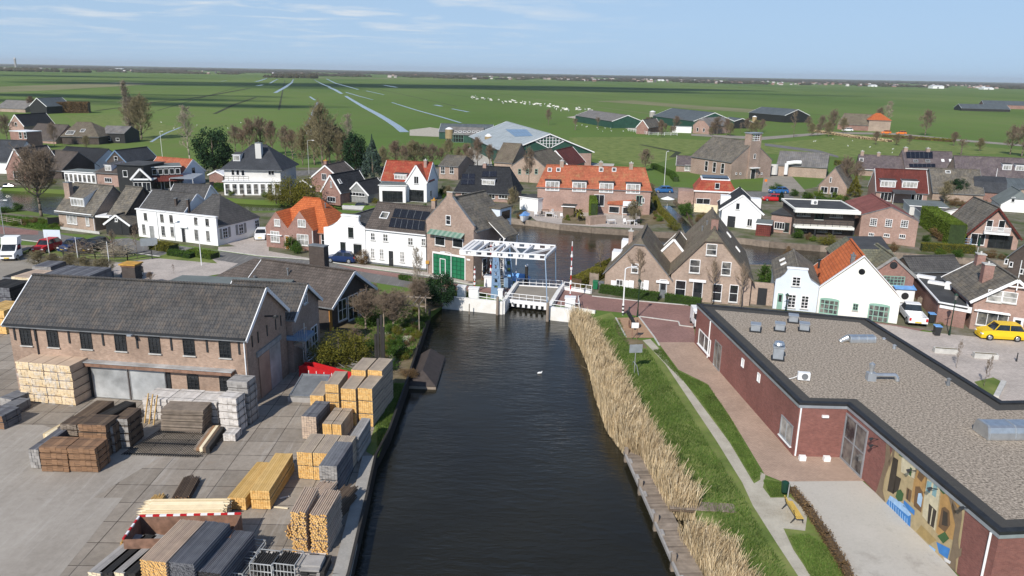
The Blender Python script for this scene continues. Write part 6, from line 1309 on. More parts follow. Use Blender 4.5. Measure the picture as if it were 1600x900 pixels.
b=auto(B('shed','low white shed between the distant farmhouses',(1050,207),(1080,208),cat='shed'),'flat',198,0,'white_wall','grey_felt',D=5);b=ridged('barn','distant small dark barn with white fascia right of the farm',(1160,185),(1140,183),5,3,7,'black_board','sheet_dark',verge='white_paint')
b=ridged('barn','distant black open barn with dark blue roof',(1247,171),(1190,167),7.5,4.2,9.0,'black_board','sheet_dark',verge='white_paint')
b=auto(B('farmhouse','distant thatched farm with orange hipped front roof',(1308,202),(1356,205),cat='farm'),'gx',193,178,'brick_red','thatch',D=14);bx=auto(B('farmhouse','orange roofed front house of the distant thatched farm',(1356,205),(1390,206),cat='farm'),'hip',187,177,'brick_pale','tile_orange',h0=4,h1=4,D=11)
b=auto(B('barn','distant low barn with dark roof at the right edge, nearer one',(1502,173),(1578,175),cat='barn'),'gx',169,163,'black_board','sheet_dark',D=22,verge='white_paint');b=auto(B('barn','distant barn with dark roof and white ridge at the right edge, rear one',(1536,169),(1640,172),cat='barn'),'gx',163,158,'brick_red','sheet_dark',D=24,verge='white_paint')
b=B('church','brown brick church with square bell tower and steep roof',(1141,281),(1203,277),cat='church');b.gable(15,4.6,9.4,'brick_brown','tile_old',ov=.35);TX=b.hit(1168,260,'f')[0];TX2=b.hit(1184,260,'f')[0];th=eh_at(b,TX,-.3,209)
m=MB();m.box(TX,TX2,-.35,1.8,0,th-1.9);m.box(TX,TX+.45,-.35,1.8,th-1.9,th);m.box(TX2-.45,TX2,-.35,1.8,th-1.9,th);tw=m.build('tower',['brick_brown'],b.o);m=MB();m.box(TX-.2,TX2+.2,-.55,2.0,th+.003,th+.2);m.build('tower_roof',['zinc'],tw);m=MB();mx_=(TX+TX2)/2
for i in range(4):m.box(TX+.5+i*(TX2-TX-1.05)/3-.0,TX+.58+i*(TX2-TX-1.05)/3,-.2,-.12,th-1.9,th)
for i in range(4):m.box(TX+.46,TX2-.46,-.22,-.13,th-1.8+i*.5,th-1.7+i*.5)
m.build('belfry_grille',['white_paint'],tw);b.wu((0,-.35,0),mx_,th*.45,.7,1.2,1,1,frame='white_paint');b.du((0,-.35,0),mx_,1.6,2.4,mat='dark_frame');b.box_part('door_canopy',mx_-1.4,mx_+1.4,-1.3,-.36,2.7,2.9,'white_paint')
for x in(1401,1427,1535,1560):b.win('f',*Z3(x,764),3,3,1,1)
for y in(3,6,9):b.wu('l',b.D-y,1.2,1.2,2.6,1,2)
b=auto(B('bungalow','brown brick bungalow left of the church',(1056,268),(1100,270)),'gx',257,244,'brick_brown','tile_purple',D=7.5,verge='white_paint');wl(b,'f',Z3,((1080,1155,712,748),),3,1,gl='glass_curtain');b.du('f',b.L*.9)
b=auto(B('bungalow','low wing joining the bungalow to the church',(1100,270),(1120,272)),'gx',262,248,'brick_brown','tile_purple',D=7)
b=B('brick_house','brick house with red mansard roof and black solar flat top',(1084,320),(1147,323));eh=eh_at(b,0,0,297);b.D=7.5;b.eh=eh;b.rh=eh_at(b,.8,1,280);b.walls(7.5,eh,'brick_pink');k=1.2;r_=b.rh
m=MB();X,Y=b.L,b.D;m.shell([(-.2,-.2,eh),(X+.2,-.2,eh),(X+.2,Y+.2,eh),(-.2,Y+.2,eh),(k,k,r_),(X-k,k,r_),(X-k,Y-k,r_),(k,Y-k,r_)],[(0,1,5,4),(1,2,6,5),(2,3,7,6),(3,0,4,7)],.12);ro=m.build('roof',['tile_red'],b.o);m=MB();m.box(k-.1,X-k+.1,k-.1,Y-k+.1,r_-.1,r_+.1);m.build('flat_roof',['white_paint'],ro);m=MB();m.box(k+.2,X-k-.2,k+.2,Y-k-.2,r_+.2,r_+.35);m.build('solar_panel',['panel'],b.o);row(b)
b.box_part('fascia',-.25,X+.25,-.28,-.2,eh-.25,eh+.02,'white_paint');b.win('f',*Z7(1195,218),21,9,2,1,gl='glass');b.win('f',*Z7(1283,122),7,9,1,1);b.wu('l',2.5,eh-1.6,1.2,1.2,2,1)
b.box_part('annex',-3.2,-.1,.5,4.5,0,2.6,'brick_pink')
b=auto(B('white_house','white gable house with dark roof and small dormers on the far bank',(1126,353),(1187,360)),'gy',325,304.5,'white_wall','tile_black',D=9,verge='white_paint',ov=.5);b.win('f',*Z7(1412,249),6.5,10.5,1,1);b.win('f',*Z7(1486,350),8,12,2,1);b.win('f',*Z7(1371,345),12,15,kind='d',mat='dark_frame',frame='dark_frame')
for sd,x in(('l',-.2),('r',b.L-1.6)):b.box_part('dormer',x,x+1.8,4,6,b.eh-.2,b.eh+1.5,'white_paint')
skew(b,-.33)
b=auto(B('shed','maroon timber shed at the water right of the white gable house',(1180,368),(1203,370),cat='shed'),'flat',350,0,'tile_maroon','grey_felt',D=4)
b=B('apartment_house','dark flat roofed two storey house with cream balcony bands',(1238,369),(1331,373));eh=eh_at(b,0,0,327);b.flat(9.5,eh,'brick_dark','dark_felt',ov=.35,parapet=True,edge='cream_wall');row(b)
b.box_part('fascia',-.37,b.L+.37,-1.6,-.36,eh-.25,eh+.25,'cream_wall');z1=eh_at(b,0,0,352);b.box_part('balcony',-.1,b.L*.97,-1.5,-.003,z1-.15,z1+.25,'cream_wall');rail(b.o,[Vector((0,-1.45,0)),Vector((b.L*.97,-1.45,0))],z1+.25,.8,8,mat='dark_frame')
for x in(0,.33,.63,.97):b.box_part('pillar',b.L*x-.12,b.L*x+.12,-1.45,-1.2,0,z1-.15,'dark_frame')
wl(b,'f',Z8,((185,265,262,308),(390,467,275,318)),6,1,gl='glass_mid',frame='grey_board');b.win('f',*Z8(322,298),13,17,2,1,frame='green_board');wl(b,'f',Z8,((175,240,368,405),(312,372,372,408),(405,458,378,415)),5,1,gl='glass_mid',frame='grey_board')
o=thing('air_conditioner','white air conditioner on the dark flat roofed house','air conditioner',b.w(b.L*.42,4.5,eh+.19),b.ang);m=MB();m.box(-.5,.5,-.2,.2,.05,.75);m.build('body',['white_metal'],o);m=MB();m.tube((.1,-.2,.4),(.1,-.24,.4),.25,.25,12);m.build('fan_grille',['lead'],o)
b=auto(B('brick_house','low brick house with flat roof left of the dark balcony house',(1203,362),(1236,366)),'flat',335,0,'brick_pink','dark_felt',D=8,ov=.2,edge='dark_frame');b.win('f',*Z8(72,370),16,11,4,1);b.win('f',*Z8(116,382),8,15,1,1,frame='green_board')
b=auto(B('brick_house','large red brick house with red metal roof and six white windows',(1341,375),(1429,386)),'gy',335,323,'brick_pink','tile_metalred',D=13,ov=.15,gov=.1)
wl(b,'f',Z8,((640,680,325,370),(735,775,330,375),(832,875,337,380)),3,4,gl='glass');wl(b,'f',Z8,((630,662,415,435),(725,760,420,440),(822,858,425,448)),3,1,gl='glass')
for x,y in((1337,320),(1347,320),(1374,313)):p,n=b.on_slope('l',x,y);b.vent(p.x,p.y,p.z,.5)
skew(b,-.4)
b=auto(B('brick_house','brick house with dark red roof and two wide white dormers',(1367,315),(1447,319)),'gx',297,265,'brick_pink','tile_maroon',pitch=46,verge='white_paint');b.dormer('f',1387,288,3.0,1.3,4,1);b.dormer('f',1421,289,3.0,1.3,4,1);b.wu('f',b.L*.2,.3,2.2,2,3,1,gl='glass');b.wu('f',b.L*.8,.3,2.2,2,3,1,gl='glass');awning('dark glazed awning behind the dark red roofed house',(1394,320),(1430,322),2.4,2.5,'dark_felt')
b=auto(B('brick_house','grey tiled steep gable house behind the dark balcony house',(1278,302),(1322,306)),'gy',288,262,'brick_brown','tile_old',D=9,verge=None);wl(b,'f',Z4,((330,372,848,885),(390,435,850,888)),2,1);b.win('f',*Z4(392,803),3,8,1,1)
b=auto(B('workshop','flat grey roofed brick workshop with white roof ducts',(1212,274),(1290,279),cat='workshop'),'gx',257,238,'brick_pale','asbestos',D=14);m=MB();m.path([(2.5,-.9,.5),(2.5,-.9,3.4),(4.5,-.6,3.8),(6,-.3,3.8)],.5,8);m.build('air_duct',['white_metal'],b.o);m=MB();m.tube((-.5,-1.5,.4),(-.5,-1.5,3.0),1.0,1.0,12);m.build('tank',['stucco'],b.o)
for k,(p0,p1,ey,ty,lb)in enumerate((((1340,274),(1413,278),263,243,'purple grey tiled terrace behind the dark red roofed house'),((1412,278),(1490,281),262,236,'tall part of the purple grey terrace with black solar panels'),((1492,290),(1640,297),274,246,'long purple grey tiled terrace at the right edge with two dormers'))):
 b=auto(B('terrace_house',lb,p0,p1),'gx',ey,ty,'brick_brown','tile_purple',D=9.5,ov=.35);b.gutter('white_paint',.35)
 if k==0:b.skylight('f',1346,250,1,1.4);b.chim(.8,b.D/2,b.rh+.9,.8,.8,'brick_brown',base=b.rh-1);b.chim(b.L*.43,b.D/2,b.rh+.7,.8,.8,'brick_brown',base=b.rh-1)
 if k==1:
  b.slope_panel('f',[Z4(862,630),Z4(1028,630),Z4(1030,672),Z4(866,670)],grid=(6,1));b.slope_panel('f',[Z4(880,705),Z4(1044,705),Z4(1046,727),Z4(884,727)],grid=(6,1))
  for x in(923,998):b.skylight('f',*Z4(x,687),1.1,1.0,frame='zinc')
  for x in(1092,1140):b.skylight('f',*Z4(x,684),.7,.9,gl='white_paint')
  b.chim(.8,b.D/2,b.rh+.7,.9,.9,'brick_brown',base=b.rh-1);b.chim(b.L*.52,b.D/2,b.rh+.7,.9,.9,'brick_brown',base=b.rh-1)
 if k==2:b.dormer('f',1573,262,2.0,1.2,3,1);b.dormer('f',1593,263,2.0,1.2,3,1)
b=auto(B('brick_house','old grey slate roofed house left of the blue gambrel shed',(1456,312),(1535,316)),'gx',299,264,'brick_pale','tile_old',D=11,verge='lead');b.skylight('f',1481,269,1,.8)
b=B('shed','blue grey gambrel roofed garden shed with white trim',(1520,314),(1568,317),cat='shed');b.D=6;b.eh=2.1;b.walls(6,2.1,'brick_red');m=MB();m.shell([(0-.2,-.2,2.1),(b.L+.2,-.2,2.1),(b.L+.2,.9,4.2),(-.2,.9,4.2),(b.L+.2,3,5.2),(-.2,3,5.2),(b.L+.2,5.1,4.2),(-.2,5.1,4.2),(b.L+.2,6.2,2.1),(-.2,6.2,2.1)],[(0,1,2,3),(3,2,4,5),(5,4,6,7),(7,6,8,9)],.12);m.build('roof',['tile_slate'],b.o);m=MB();m.prism([(.0,.1,2.1),(.0,.95,4.05),(.0,3,5.05),(.0,5.0,4.05),(.0,5.9,2.1)],(b.L,0,0));m.build('gable',['brick_red'],b.o)
b=auto(B('brick_house','brick house with white balcony gable and grey roof on the far bank',(1510,384),(1588,391)),'gy',362,324,'brick_pink','tile_old',back=310,ov=.4,gov=.6,verge='tile_maroon');b.win('f',*Z8(1383,368),9,17,1,1);b.win('f',*Z8(1460,370),9,17,1,1);u0,z0,_=b.hit(*Z8(1345,400),'f');u1,_,_=b.hit(*Z8(1505,405),'f');m=MB();m.box(u0,u1,-1.3,-.003,z0-.3,z0-.15);m.build('balcony',['white_paint'],b.o);rail(b.o,[Vector((u0,-1.25,0)),Vector((u1,-1.25,0))],z0-.15,1.0,24,mids=(.1,),r=.05);b.wu('f',b.L*.2,.3,2,1.8,2,1);b.wu('f',b.L*.65,.05,3.2,2.1,3,1,frame='dark_frame',sill=False)
b.dormer('l',*Z8(1192,308),1.8,1.2,2,1,roofm='tile_old',slope=.3)
skew(b,-.2)
b=auto(B('flat_annex','dark flat roofed sheds behind the big hedge',(1440,352),(1500,356),cat='shed'),'flat',335,0,'stucco','dark_felt',D=8,ov=.2);b=auto(B('flat_annex','flat roofed shed with grey felt behind the red metal roof',(1420,336),(1480,340),cat='shed'),'flat',322,0,'stucco','grey_felt',D=8,ov=.2)
b=auto(B('white_house','white rounded gable house behind the balcony gable at the right',(1562,330),(1620,334)),'gy',318,300,'white_wall','grey_felt',D=9,clip=.5);b.win('f',1583,312,5,8,1,1)
b=auto(B('brick_house','low brick buildings with grey roofs between the gambrel shed and the terrace',(1540,304),(1640,308)),'gx',292,279,'brick_pale','sheet_dark',D=8)
island('far_tree_m',((.055,.055,.03),(.085,.07,.045),(.04,.05,.025),(.09,.075,.05)),patch=.3,sc=.002)
island('far_house_m',((.45,.42,.38),(.30,.15,.11),(.7,.7,.69),(.24,.14,.1),(.12,.12,.13),(.2,.17,.14)),patch=.1)
def blobs(name,items,mat):
 T=[];o6=np.array([(1,0,0),(0,1,0),(-1,0,0),(0,-1,0)]);V=[]
 for x,y,r,h,z in items:
  ring=[(x+r*q[0]*1.0,y+r*q[1]*.7,z+h*.42)for q in o6];top_=(x+r*.1,y,z+h);bt=[(x+r*.75*q[0],y+r*.75*q[1],z)for q in o6]
  for i in range(4):
   j=(i+1)%4;V+=[ring[i],ring[j],top_];V+=[bt[i],bt[j],ring[j]];V+=[bt[i],ring[j],ring[i]]
 o=np_mesh(name,V,3,mat);o['kind']='stuff';return o
def band(seed,n,d0,d1,hh,hw,az0=-40,az1=40,gap=0,f=None):
 R=random.Random(seed);it=[]
 while len(it)<n:
  a=RAD(R.uniform(az0,az1));d=R.uniform(d0,d1)
  if gap and math.sin(a*37+d*.0013)+math.sin(a*91+1)*.6+R.uniform(-.5,.5)<gap:continue
  h=R.uniform(*hh);it.append((d*math.sin(a)/math.cos(a)*1.0,d,R.uniform(*hw),h,-.5))
 return it
blobs('far_wood',band(1,2600,3000,5200,(5,10),(10,26),gap=-.1)+band(2,3000,5200,9500,(7,13),(20,55),gap=-.5)+band(5,1500,9500,14000,(9,16),(50,120)),'far_tree_m')
blobs('far_wood',[(random.Random(i).uniform(-1900,-1450),2700+random.Random(i+9).uniform(-60,60),14,13,0)for i in range(60)],'far_tree_m')
blobs('far_wood',[(-640+random.Random(i).uniform(-70,75),2250+random.Random(i+9).uniform(-40,40),8,random.Random(i).uniform(8,15),0)for i in range(40)],'far_tree_m')
mb=MB();R=random.Random(4)
for i in range(240):
 a=RAD(R.uniform(-4,40)if i%3 else R.uniform(-40,40));d=R.uniform(2900,4600);x=d*math.tan(a);w_=R.uniform(6,16);h=R.uniform(3,5)
 mb.box(x-w_/2,x+w_/2,d-5,d+5,0,h)
 mb.prism([(x-w_/2,d-5.2,h+.01),(x+w_/2,d-5.2,h+.01),(x+w_/2,d,h+3.2),(x-w_/2,d,h+3.2)],(0,5,.01))
o=mb.build('far_village',['far_house_m'],uv=False);o['kind']='stuff'
def far_hall(label,px,py,w_,h,dp=30,mat='white_wall',roofm='white_metal'):
 g=G(px,py);o=thing('far_hall',label,'building',g,0);m=MB();m.box(-w_/2,w_/2,0,dp,0,h);m.build('wall',[mat],o);m=MB();m.prism([(-w_/2-.5,-.5,h+.01),(-w_/2-.5,dp/2,h+2.5),(-w_/2-.5,dp+.5,h+.01)],(w_+1,0,0));m.build('roof',[roofm],o);m=MB();m.box(-w_*.1,w_*.05,-.2,-.05,0,h*.7);m.build('door',['grey_board'],o)
far_hall('long white industrial hall far out near the right horizon',1466,138.5,38,8);far_hall('low white buildings at the far right horizon',1545,140,34,5);far_hall('white farm building far out left of the channels',185,109.5,42,7);far_hall('white barn on the horizon right of centre',1033,126.5,30,5);far_hall('white sheds on the horizon above the big barn',1366,135.5,22,5)
g=G(25,105.3);h=68;o=thing('water_tower','tall pale concrete water tower on the left horizon','tower',g);m=MB();m.tube((0,0,0),(0,0,h*.45),7.5,6,14);m.tube((0,0,h*.45),(0,0,h*.85),6,7.8,14);m.build('shaft',['concrete'],o);m=MB();m.tube((0,0,h*.85),(0,0,h*.93),7.8,4.5,14);m.tube((0,0,h*.93),(0,0,h),4.5,1.5,14);m.build('tank',['stone'],o)
m_,nt_,p_=newmat('cow_hide');ob=nt_.nodes.new('ShaderNodeTexCoord').outputs['Object'];nn=nd(nt_,'ShaderNodeTexNoise',Scale=1.3,Detail=1.);nt_.links.new(ob,nn.inputs['Vector']);nt_.links.new(mix(nt_,ramp(nt_,nn.outputs[0],.56,.60),(.78,.76,.72),(.03,.03,.03)),p_.inputs['Base Color']);MATS['cow_hide']=m_
def cow_mesh():
 m=MB();st_=[(-1.1,.28,.55,1.25),(-.8,.36,.52,1.36),(0,.42,.50,1.34),(.7,.36,.55,1.38),(1.0,.2,.8,1.4),(1.35,.13,1.0,1.45),(1.75,.09,1.0,1.25)];vs=[]
 for x,hw,z0,z1 in st_:vs+=[(x,-hw,(z0+z1)/2),(x,-hw*.6,z0),(x,hw*.6,z0),(x,hw,(z0+z1)/2),(x,hw*.6,z1),(x,-hw*.6,z1)]
 fs=[tuple(range(5,-1,-1)),tuple(range(len(vs)-6,len(vs)))]
 for k in range(len(st_)-1):
  for i in range(6):j=(i+1)%6;fs.append((k*6+i,k*6+j,k*6+6+j,k*6+6+i))
 m.add(vs,fs)
 for x,y in((-.85,-.22),(-.85,.22),(.7,-.2),(.7,.2)):m.tube((x,y,.75),(x+(.08 if x<0 else 0),y,.4),.13,.07,6);m.tube((x+(.08 if x<0 else 0),y,.4),(x,y,0),.07,.06,6)
 m.tube((-1.12,0,1.25),(-1.2,0,.6),.03,.04,5)
 for y in(-1,1):m.bar((1.38,y*.08,1.42),(1.34,y*.26,1.4),.06,.1)
 return m.build('cow',['cow_hide'],uv=False)
cow0=cow_mesh();tag(cow0,'black and white cow grazing with the herd in the far green meadow','cow','cows grazing in the far meadow');R=random.Random(12);spots=[]
for i in range(74):
 t=R.random();x=735+195*t;y=152+24*t+R.gauss(0,1.6)+math.sin(t*9)*1.2
 if t>.78:x=885+R.uniform(-5,45);y=171+R.uniform(-1.5,3.5)
 spots.append((x,y))
for i,q in enumerate(spots):
 c=cow0 if i==0 else cow0.copy()
 if i:COL.objects.link(c)
 c.location=G(*q);c.rotation_euler.z=R.uniform(0,6.28);c.scale=(.85,)*3
def goose_mesh():
 m=MB();m.tube((-.35,0,.3),(0,0,.32),.05,.17,7);m.tube((0,0,.32),(.3,0,.38),.17,.08,7);m.tube((.28,0,.38),(.36,0,.75),.05,.04,6);m.tube((.36,0,.75),(.5,0,.72),.05,.02,6)
 for y in(-.06,.06):m.tube((0,y,.2),(0,y,0),.02,.02,5)
 return m.build('goose',['white_wall'],uv=False)
g0_=goose_mesh();tag(g0_,'white goose standing in the green pasture by the distant farm','goose','white birds in the pastures')
for i in range(38):
 q=(R.uniform(900,985),196+R.uniform(-1,12))if i<20 else(R.uniform(1270,1400),R.uniform(216,240))if i<28 else(R.uniform(250,420),R.uniform(185,215))
 c=g0_ if i==0 else g0_.copy()
 if i:COL.objects.link(c);c['label']='white goose standing in the green pasture by the distant farm'
 if i>=20:c['label']='white bird resting in the meadow right of the church' if i<28 else 'white bird resting in the meadow above the villa';c['group']='birds right of the church' if i<28 else 'birds above the villa'
 c.location=G(*q);c.rotation_euler.z=R.uniform(0,6.28);c.scale=(.8,)*3
def T(kind,px,py,ty,label,w=1.,leafy_=False,**k):
 g=G(px,py);h=hfit(g,ty)
 return(plant_leafy if leafy_ else plant_tree)(kind,g,h,label,w=w,**k)
T('broad',65,338,219,'large bare tree standing on the left river bank',1.0)
T('poplar',204,217,124,'tallest bare poplar, slender and pale, left of the meadow',1.5,name='poplar');T('olive',221,218,143,'broad brownish bare tree just right of the tallest poplar',1.15);T('spread2',212,216,150,'bare tree between the poplar and the broad brownish tree',1.1)
T('pale',297,252,163,'tall pale bare tree left of the dark evergreen',1.0);T('darktree',335,272,197,'big dark evergreen tree left of the white villa',1.05,True)
for k,(kd,x,y,t_,lb,w_)in enumerate((('spread2',392,245,182,'reddish bare tree just above the villa roof',.9),('spread2',425,246,186,'reddish bare tree right above the villa roof end',.9),('spread',447,248,192,'thin bare tree left of the tall street lamp',.8),('olive',473,258,195,'olive twigged bare tree right behind the street lamp',.8),('olive',505,266,152,'tallest bare tree behind the brick houses, olive twigged',.8),('pale',545,262,176,'tall pale bare tree beside the blue spruce',.8),('spread',528,262,190,'bare tree between the two tall pale ones',.8),('spread2',618,262,218,'low bare tree right of the blue spruce',1.3),('olive',648,264,216,'wide low bare tree above the red roofed house',1.4),('spread',676,262,222,'bare shrubby tree left of the old farmhouse',1.2),('spread2',728,266,222,'bare tree right of the old farmhouse',1.0),('spread2',746,262,212,'bare reddish tree before the dairy barn silo',.9),('olive',700,250,215,'bare olive bush before the green barn',1.2),('spread',826,285,226,'bare tree before the curved farmhouse gable',.7),('spread',1008,268,230,'wide pale bare tree beyond the orange terrace end',1.2),('pollard',997,302,264,'white barked pollard tree beside the lamp near the main road',.8),('spread',857,195,168,'lone small bare tree near the cows',.8),('pollard',899,203,184,'bare pollard in the pasture before the distant farm',1.2),('pollard',934,200,182,'bare pollard before the distant green barn',1.2),('spread2',1012,206,182,'bare reddish tree before the distant farmhouse',1.3),('spread2',1032,207,186,'bare reddish tree right beside the distant farmhouse',1.2),('spread',1120,210,180,'bare tree right of the rounded farmhouse gable',1.2),('spread2',1135,212,184,'second bare tree right of the rounded farmhouse gable',1.1),('young',1157,210,190,'small bare tree left of the church tower top',1.0),('spread',1187,208,188,'bare bushy tree right behind the church tower',1.2),('young',1240,215,170,'slender bare tree in the pasture right of the church',1.0),('spread',1262,205,180,'bare tree before the black barn gable',.9),('spread',1283,207,178,'left bare tree of the group by the thatched farm',.9),('spread',1300,210,168,'tall bare tree left of the thatched farm',.9),('pale',1386,204,157,'tall birch beside the orange farm roof',1.0),('spread',1372,200,165,'bare tree behind the orange farm roof',.9),('spread',1445,212,168,'lone bare tree by the farm road at the right',1.0),('spread2',1368,226,204,'low bushy bare tree in the right pasture, leftmost',1.4),('olive',1400,227,208,'low bushy bare tree in the right pasture, second',1.4),('spread',1420,226,209,'low bushy bare tree in the right pasture, third',1.3),('spread2',1490,228,205,'low bare tree behind the terrace chimneys',1.4),('pollard',1501,242,216,'pollard tree behind the long terrace roof',1.4),('olive',1530,236,214,'olive bare bush tree by the right farm road',1.5),('spread',1578,242,192,'large bare tree at the right edge behind the terrace',1.0),('spread',1596,245,188,'rightmost bare tree cut by the picture edge',1.0),('spread',1318,300,240,'bare tree behind the grey tiled steep gable house',1.0),('spread',1338,296,248,'bare tree left of the dark red roofed house',.9),('olive',1475,318,280,'bare yellowish shrub tree left of the round evergreen',1.2),('spread',1085,262,244,'bare tree over the bungalow roof',1.3),('spread',1116,270,240,'bare tree between bungalow and church',1.0),('olive',990,350,310,'small bare tree in the sandy garden by the river',1.2),('olive',1015,312,284,'bare shrub right of the orange terrace by the road',1.5),('spread2',1062,262,246,'low bare bush left of the bungalow',1.2),('spread',12,222,176,'bare tree at the left edge behind the black roofed house',1.1),('spread2',50,175,149,'bare bush before the far left farm',1.3),('spread',85,228,188,'thin bare tree before the rusty roof',.8),('olive',135,232,210,'low bare shrub beside the thatched barn wall',1.3),('spread2',190,222,205,'low bare bush at the foot of the poplars',1.5),('young',938,432,376,'small pale bare tree on the bank left of the smaller gable house',1.0),('olive',800,335,290,'yellowish bare shrub right of the solar roofed house',1.0),('spread',780,262,232,'bare tree beside the farm barn roof',.8),('olive',700,310,288,'olive shrub between red roofed and solar roofed houses',1.3))):
 T(kd,x,y,t_,lb,w_)
T('conifer',583,284,212,'blue green spruce behind the boathouse',1.0,True,name='spruce');T('darktree',556,270,204,'dark evergreen tree left of the blue spruce',.9,True);T('goldcone',1334,308,272,'small golden conifer left of the dark red roofed house',1.2,True);T('darktree',1493,312,277,'round dark evergreen behind the balcony house',1.1,True);T('column',1221,316,299,'clipped dark cone shrub by the parked red car',1.6,True)
for x,y,t_,lb in((432,318,284,'leftmost olive yew on the river bank'),(455,321,276,'middle olive yew on the river bank'),(480,322,277,'right olive yew, nearest the narrow brick gable house')):T('olivebush',x,y,t_,lb,1.0,True,cat='shrub',name='yew')
for kd,x,y,t_,lb,w_ in(('olivebush',128,356,346,'round olive shrub before the dormer house window',1.2),('brownbush',97,354,345,'brownish shrub at the dormer house corner',1.4),('lime',82,356,350,'low lime shrub at the garden gate',2.0),('bush',456,392,370,'taller round green shrub before the orange roofed house',.9),('bush',465,396,380,'smaller round green shrub before the orange roofed house',1.1),('brownbush',565,413,390,'brown mottled shrub right of the dark blue car',.9),('bush',27,330,317,'round clipped shrub on the left river bank',1.3),('bush',8,332,323,'low clipped shrub at the left edge of the bank',2.2),('bush',1245,372,357,'round green shrub before the dark balcony house',1.2),('olivebush',1292,382,366,'wide olive shrub at the water before the dark house',1.9),('bush',1072,338,316,'dark green garden shrub left of the white gable house',1.1),('lime',1078,344,336,'lime shrub below the dark green garden shrub',1.3),('olivebush',1053,360,344,'olive shrub at the side ditch mouth',1.4),('brownbush',813,342,330,'brown shrub left of the blue tarp boat',1.2),('olivebush',758,335,305,'green shrubs behind the roof cabin',1.0),('darktree',690,478,424,'large dark ivy clad shrub at the canal corner before the bridge',1.1),('darktree',668,476,440,'dark shrub left of the ivy clad one',1.1),('olivebush',508,574,530,'big olive shrub nearest the red steel beam',1.25),('olivebush',530,568,518,'big olive shrub in the middle of the garden',1.3),('olivebush',556,566,525,'third olive shrub, right of the middle one',1.2),('bush',613,522,506,'round clipped shrub under the pergola tree',1.2),('olivebush',621,524,508,'olive round shrub right of the clipped one',1.0),('lime',641,524,511,'lime round shrub near the canal wall',1.2),('bush',662,504,488,'clipped shrub at the canal wall in the upper garden',1.1),('bush',585,494,476,'low green shrub left in the upper garden',1.6),('bush',575,508,490,'low green shrub before the deck',1.8),('bush',625,495,478,'low green shrub mid upper garden',1.8),('bush',652,515,503,'low green shrub beside the wall',2.0),('bush',628,556,540,'green leafy patch shrub in the lower garden',2.2),('bush',605,575,560,'dark low shrub beside the timber posts',2.4),('brownbush',640,586,576,'brown low plants by the boat cover',3.0),('olivebush',1468,509,503,'small olive shrub at the shop window',1.8),('brownbush',1230,400,385,'shrub behind the blue cottage',1.0),('bush',1195,445,415,'green shrub between the gable house and the blue cottage',1.0)):T(kd,x,y,t_,lb,w_,True,name='shrub',cat='shrub')
for kd,x,y,t_,lb,w_ in(('young',215,404,345,'slender bare street tree before the white corner house',.8),('pollard',178,404,358,'bare tree above the pile of branches',.6),('olive',62,418,389,'twiggy yellow shrub behind the white truck, leftmost',2.4),('olive',85,422,393,'twiggy yellow shrub by the first flagpole',2.4),('olive',110,424,394,'twiggy yellow shrub between the flagpoles',2.4),('olive',135,434,399,'twiggy yellow shrub above the white timber packs',2.4),('olive',160,438,401,'twiggy yellow shrub left of the gold chimney',2.4),('spread2',235,442,424,'small reddish bush right of the gold chimney',1.6),('young',272,428,412,'tiny bare tree on the parking ground',1.0),('pale',652,486,384,'tall pale bare tree before the green garage door',.6),('broad',572,515,448,'spreading bare garden tree by the office deck',1.1),('broad',615,522,446,'spreading bare tree over the pergola',1.2),('broad',655,492,430,'tangled bare tree at the canal corner',1.0),('spread',585,480,440,'bare tree behind the garden toward the street',1.1),('spread',555,545,510,'fan shaped bare shrub in the garden',1.3),('spread2',700,462,432,'bare twiggy bush by the red letter box',.9)):T(kd,x,y,t_,lb,w_)
def wall_tree(label,x,y,ty,w_):
 g=G(x,y);h=hfit(g,ty);a,b_,_=bare_tree('pollard');o=thing('wall_tree',label,'tree',g,-.13);o.scale=(w_*h,.28*h,h);link('trunk',a,o);link('crown',b_,o)
wall_tree('bare trained tree on the smaller gable house front',997,462,384,.75);wall_tree('bare trained tree left of the middle window of the large gable house',1111,478,402,.5);wall_tree('bare trained tree at the right corner of the large gable house',1156,482,408,.55)
def stickpile(label,x,y,r,h,n,mat='twig_m',seed=1,name='branch_pile'):
 g=G(x,y);o=thing(name,label,'branch pile',g);R=random.Random(seed);m=MB()
 for i in range(n):a=R.uniform(0,6.28);p=Vector((R.gauss(0,r*.4),R.gauss(0,r*.3),abs(R.gauss(0,h*.4))));d=Vector((c_(a),s_(a)*.6,R.uniform(-.1,.7)))*R.uniform(.5,1.3);m.tube(p,p+d,R.uniform(.015,.04),.01,4)
 m.build('branches',[mat],o,uv=False)
stickpile('heap of pruned grey branches beside the parking ground',182,400,2.6,2.0,500,'twig_pale',3);stickpile('tangled twiggy heap before the red car',128,396,2.4,1.6,350,'twig_m',5)
hedge([(939,457),(1027,470)],.9,.95,'long clipped green hedge before the smaller gable house',dens=420,size=.05);hedge([(1041,471),(1093,479)],.8,.9,'short clipped hedge before the large gable house',dens=420,size=.05)
hedge([(1448,352),(1492,384)],2.4,3.4,'huge clipped green hedge beside the balcony house','leaf_lime','hedge_core',dens=170,size=.09);hedge([(1440,392),(1520,396)],1.0,1.2,'olive hedge along the far bank below the huge hedge','leaf_olive',dens=260);hedge([(927,348),(925,334)],1.1,3.4,'tall narrow hedge between the terrace gardens','leaf_lime',dens=260)
hedge([(242,388),(270,392)],2.0,.9,'clipped yellow hedge on the parking verge','leaf_olive',dens=260);hedge([(268,398),(300,403)],1.2,.7,'low dark hedge with white plaques','leaf_green','hedge_core_dark',dens=260);hedge([(300,398),(335,404)],1.6,.8,'rounded yellow green hedge at the end of the parking verge','leaf_lime',dens=260)
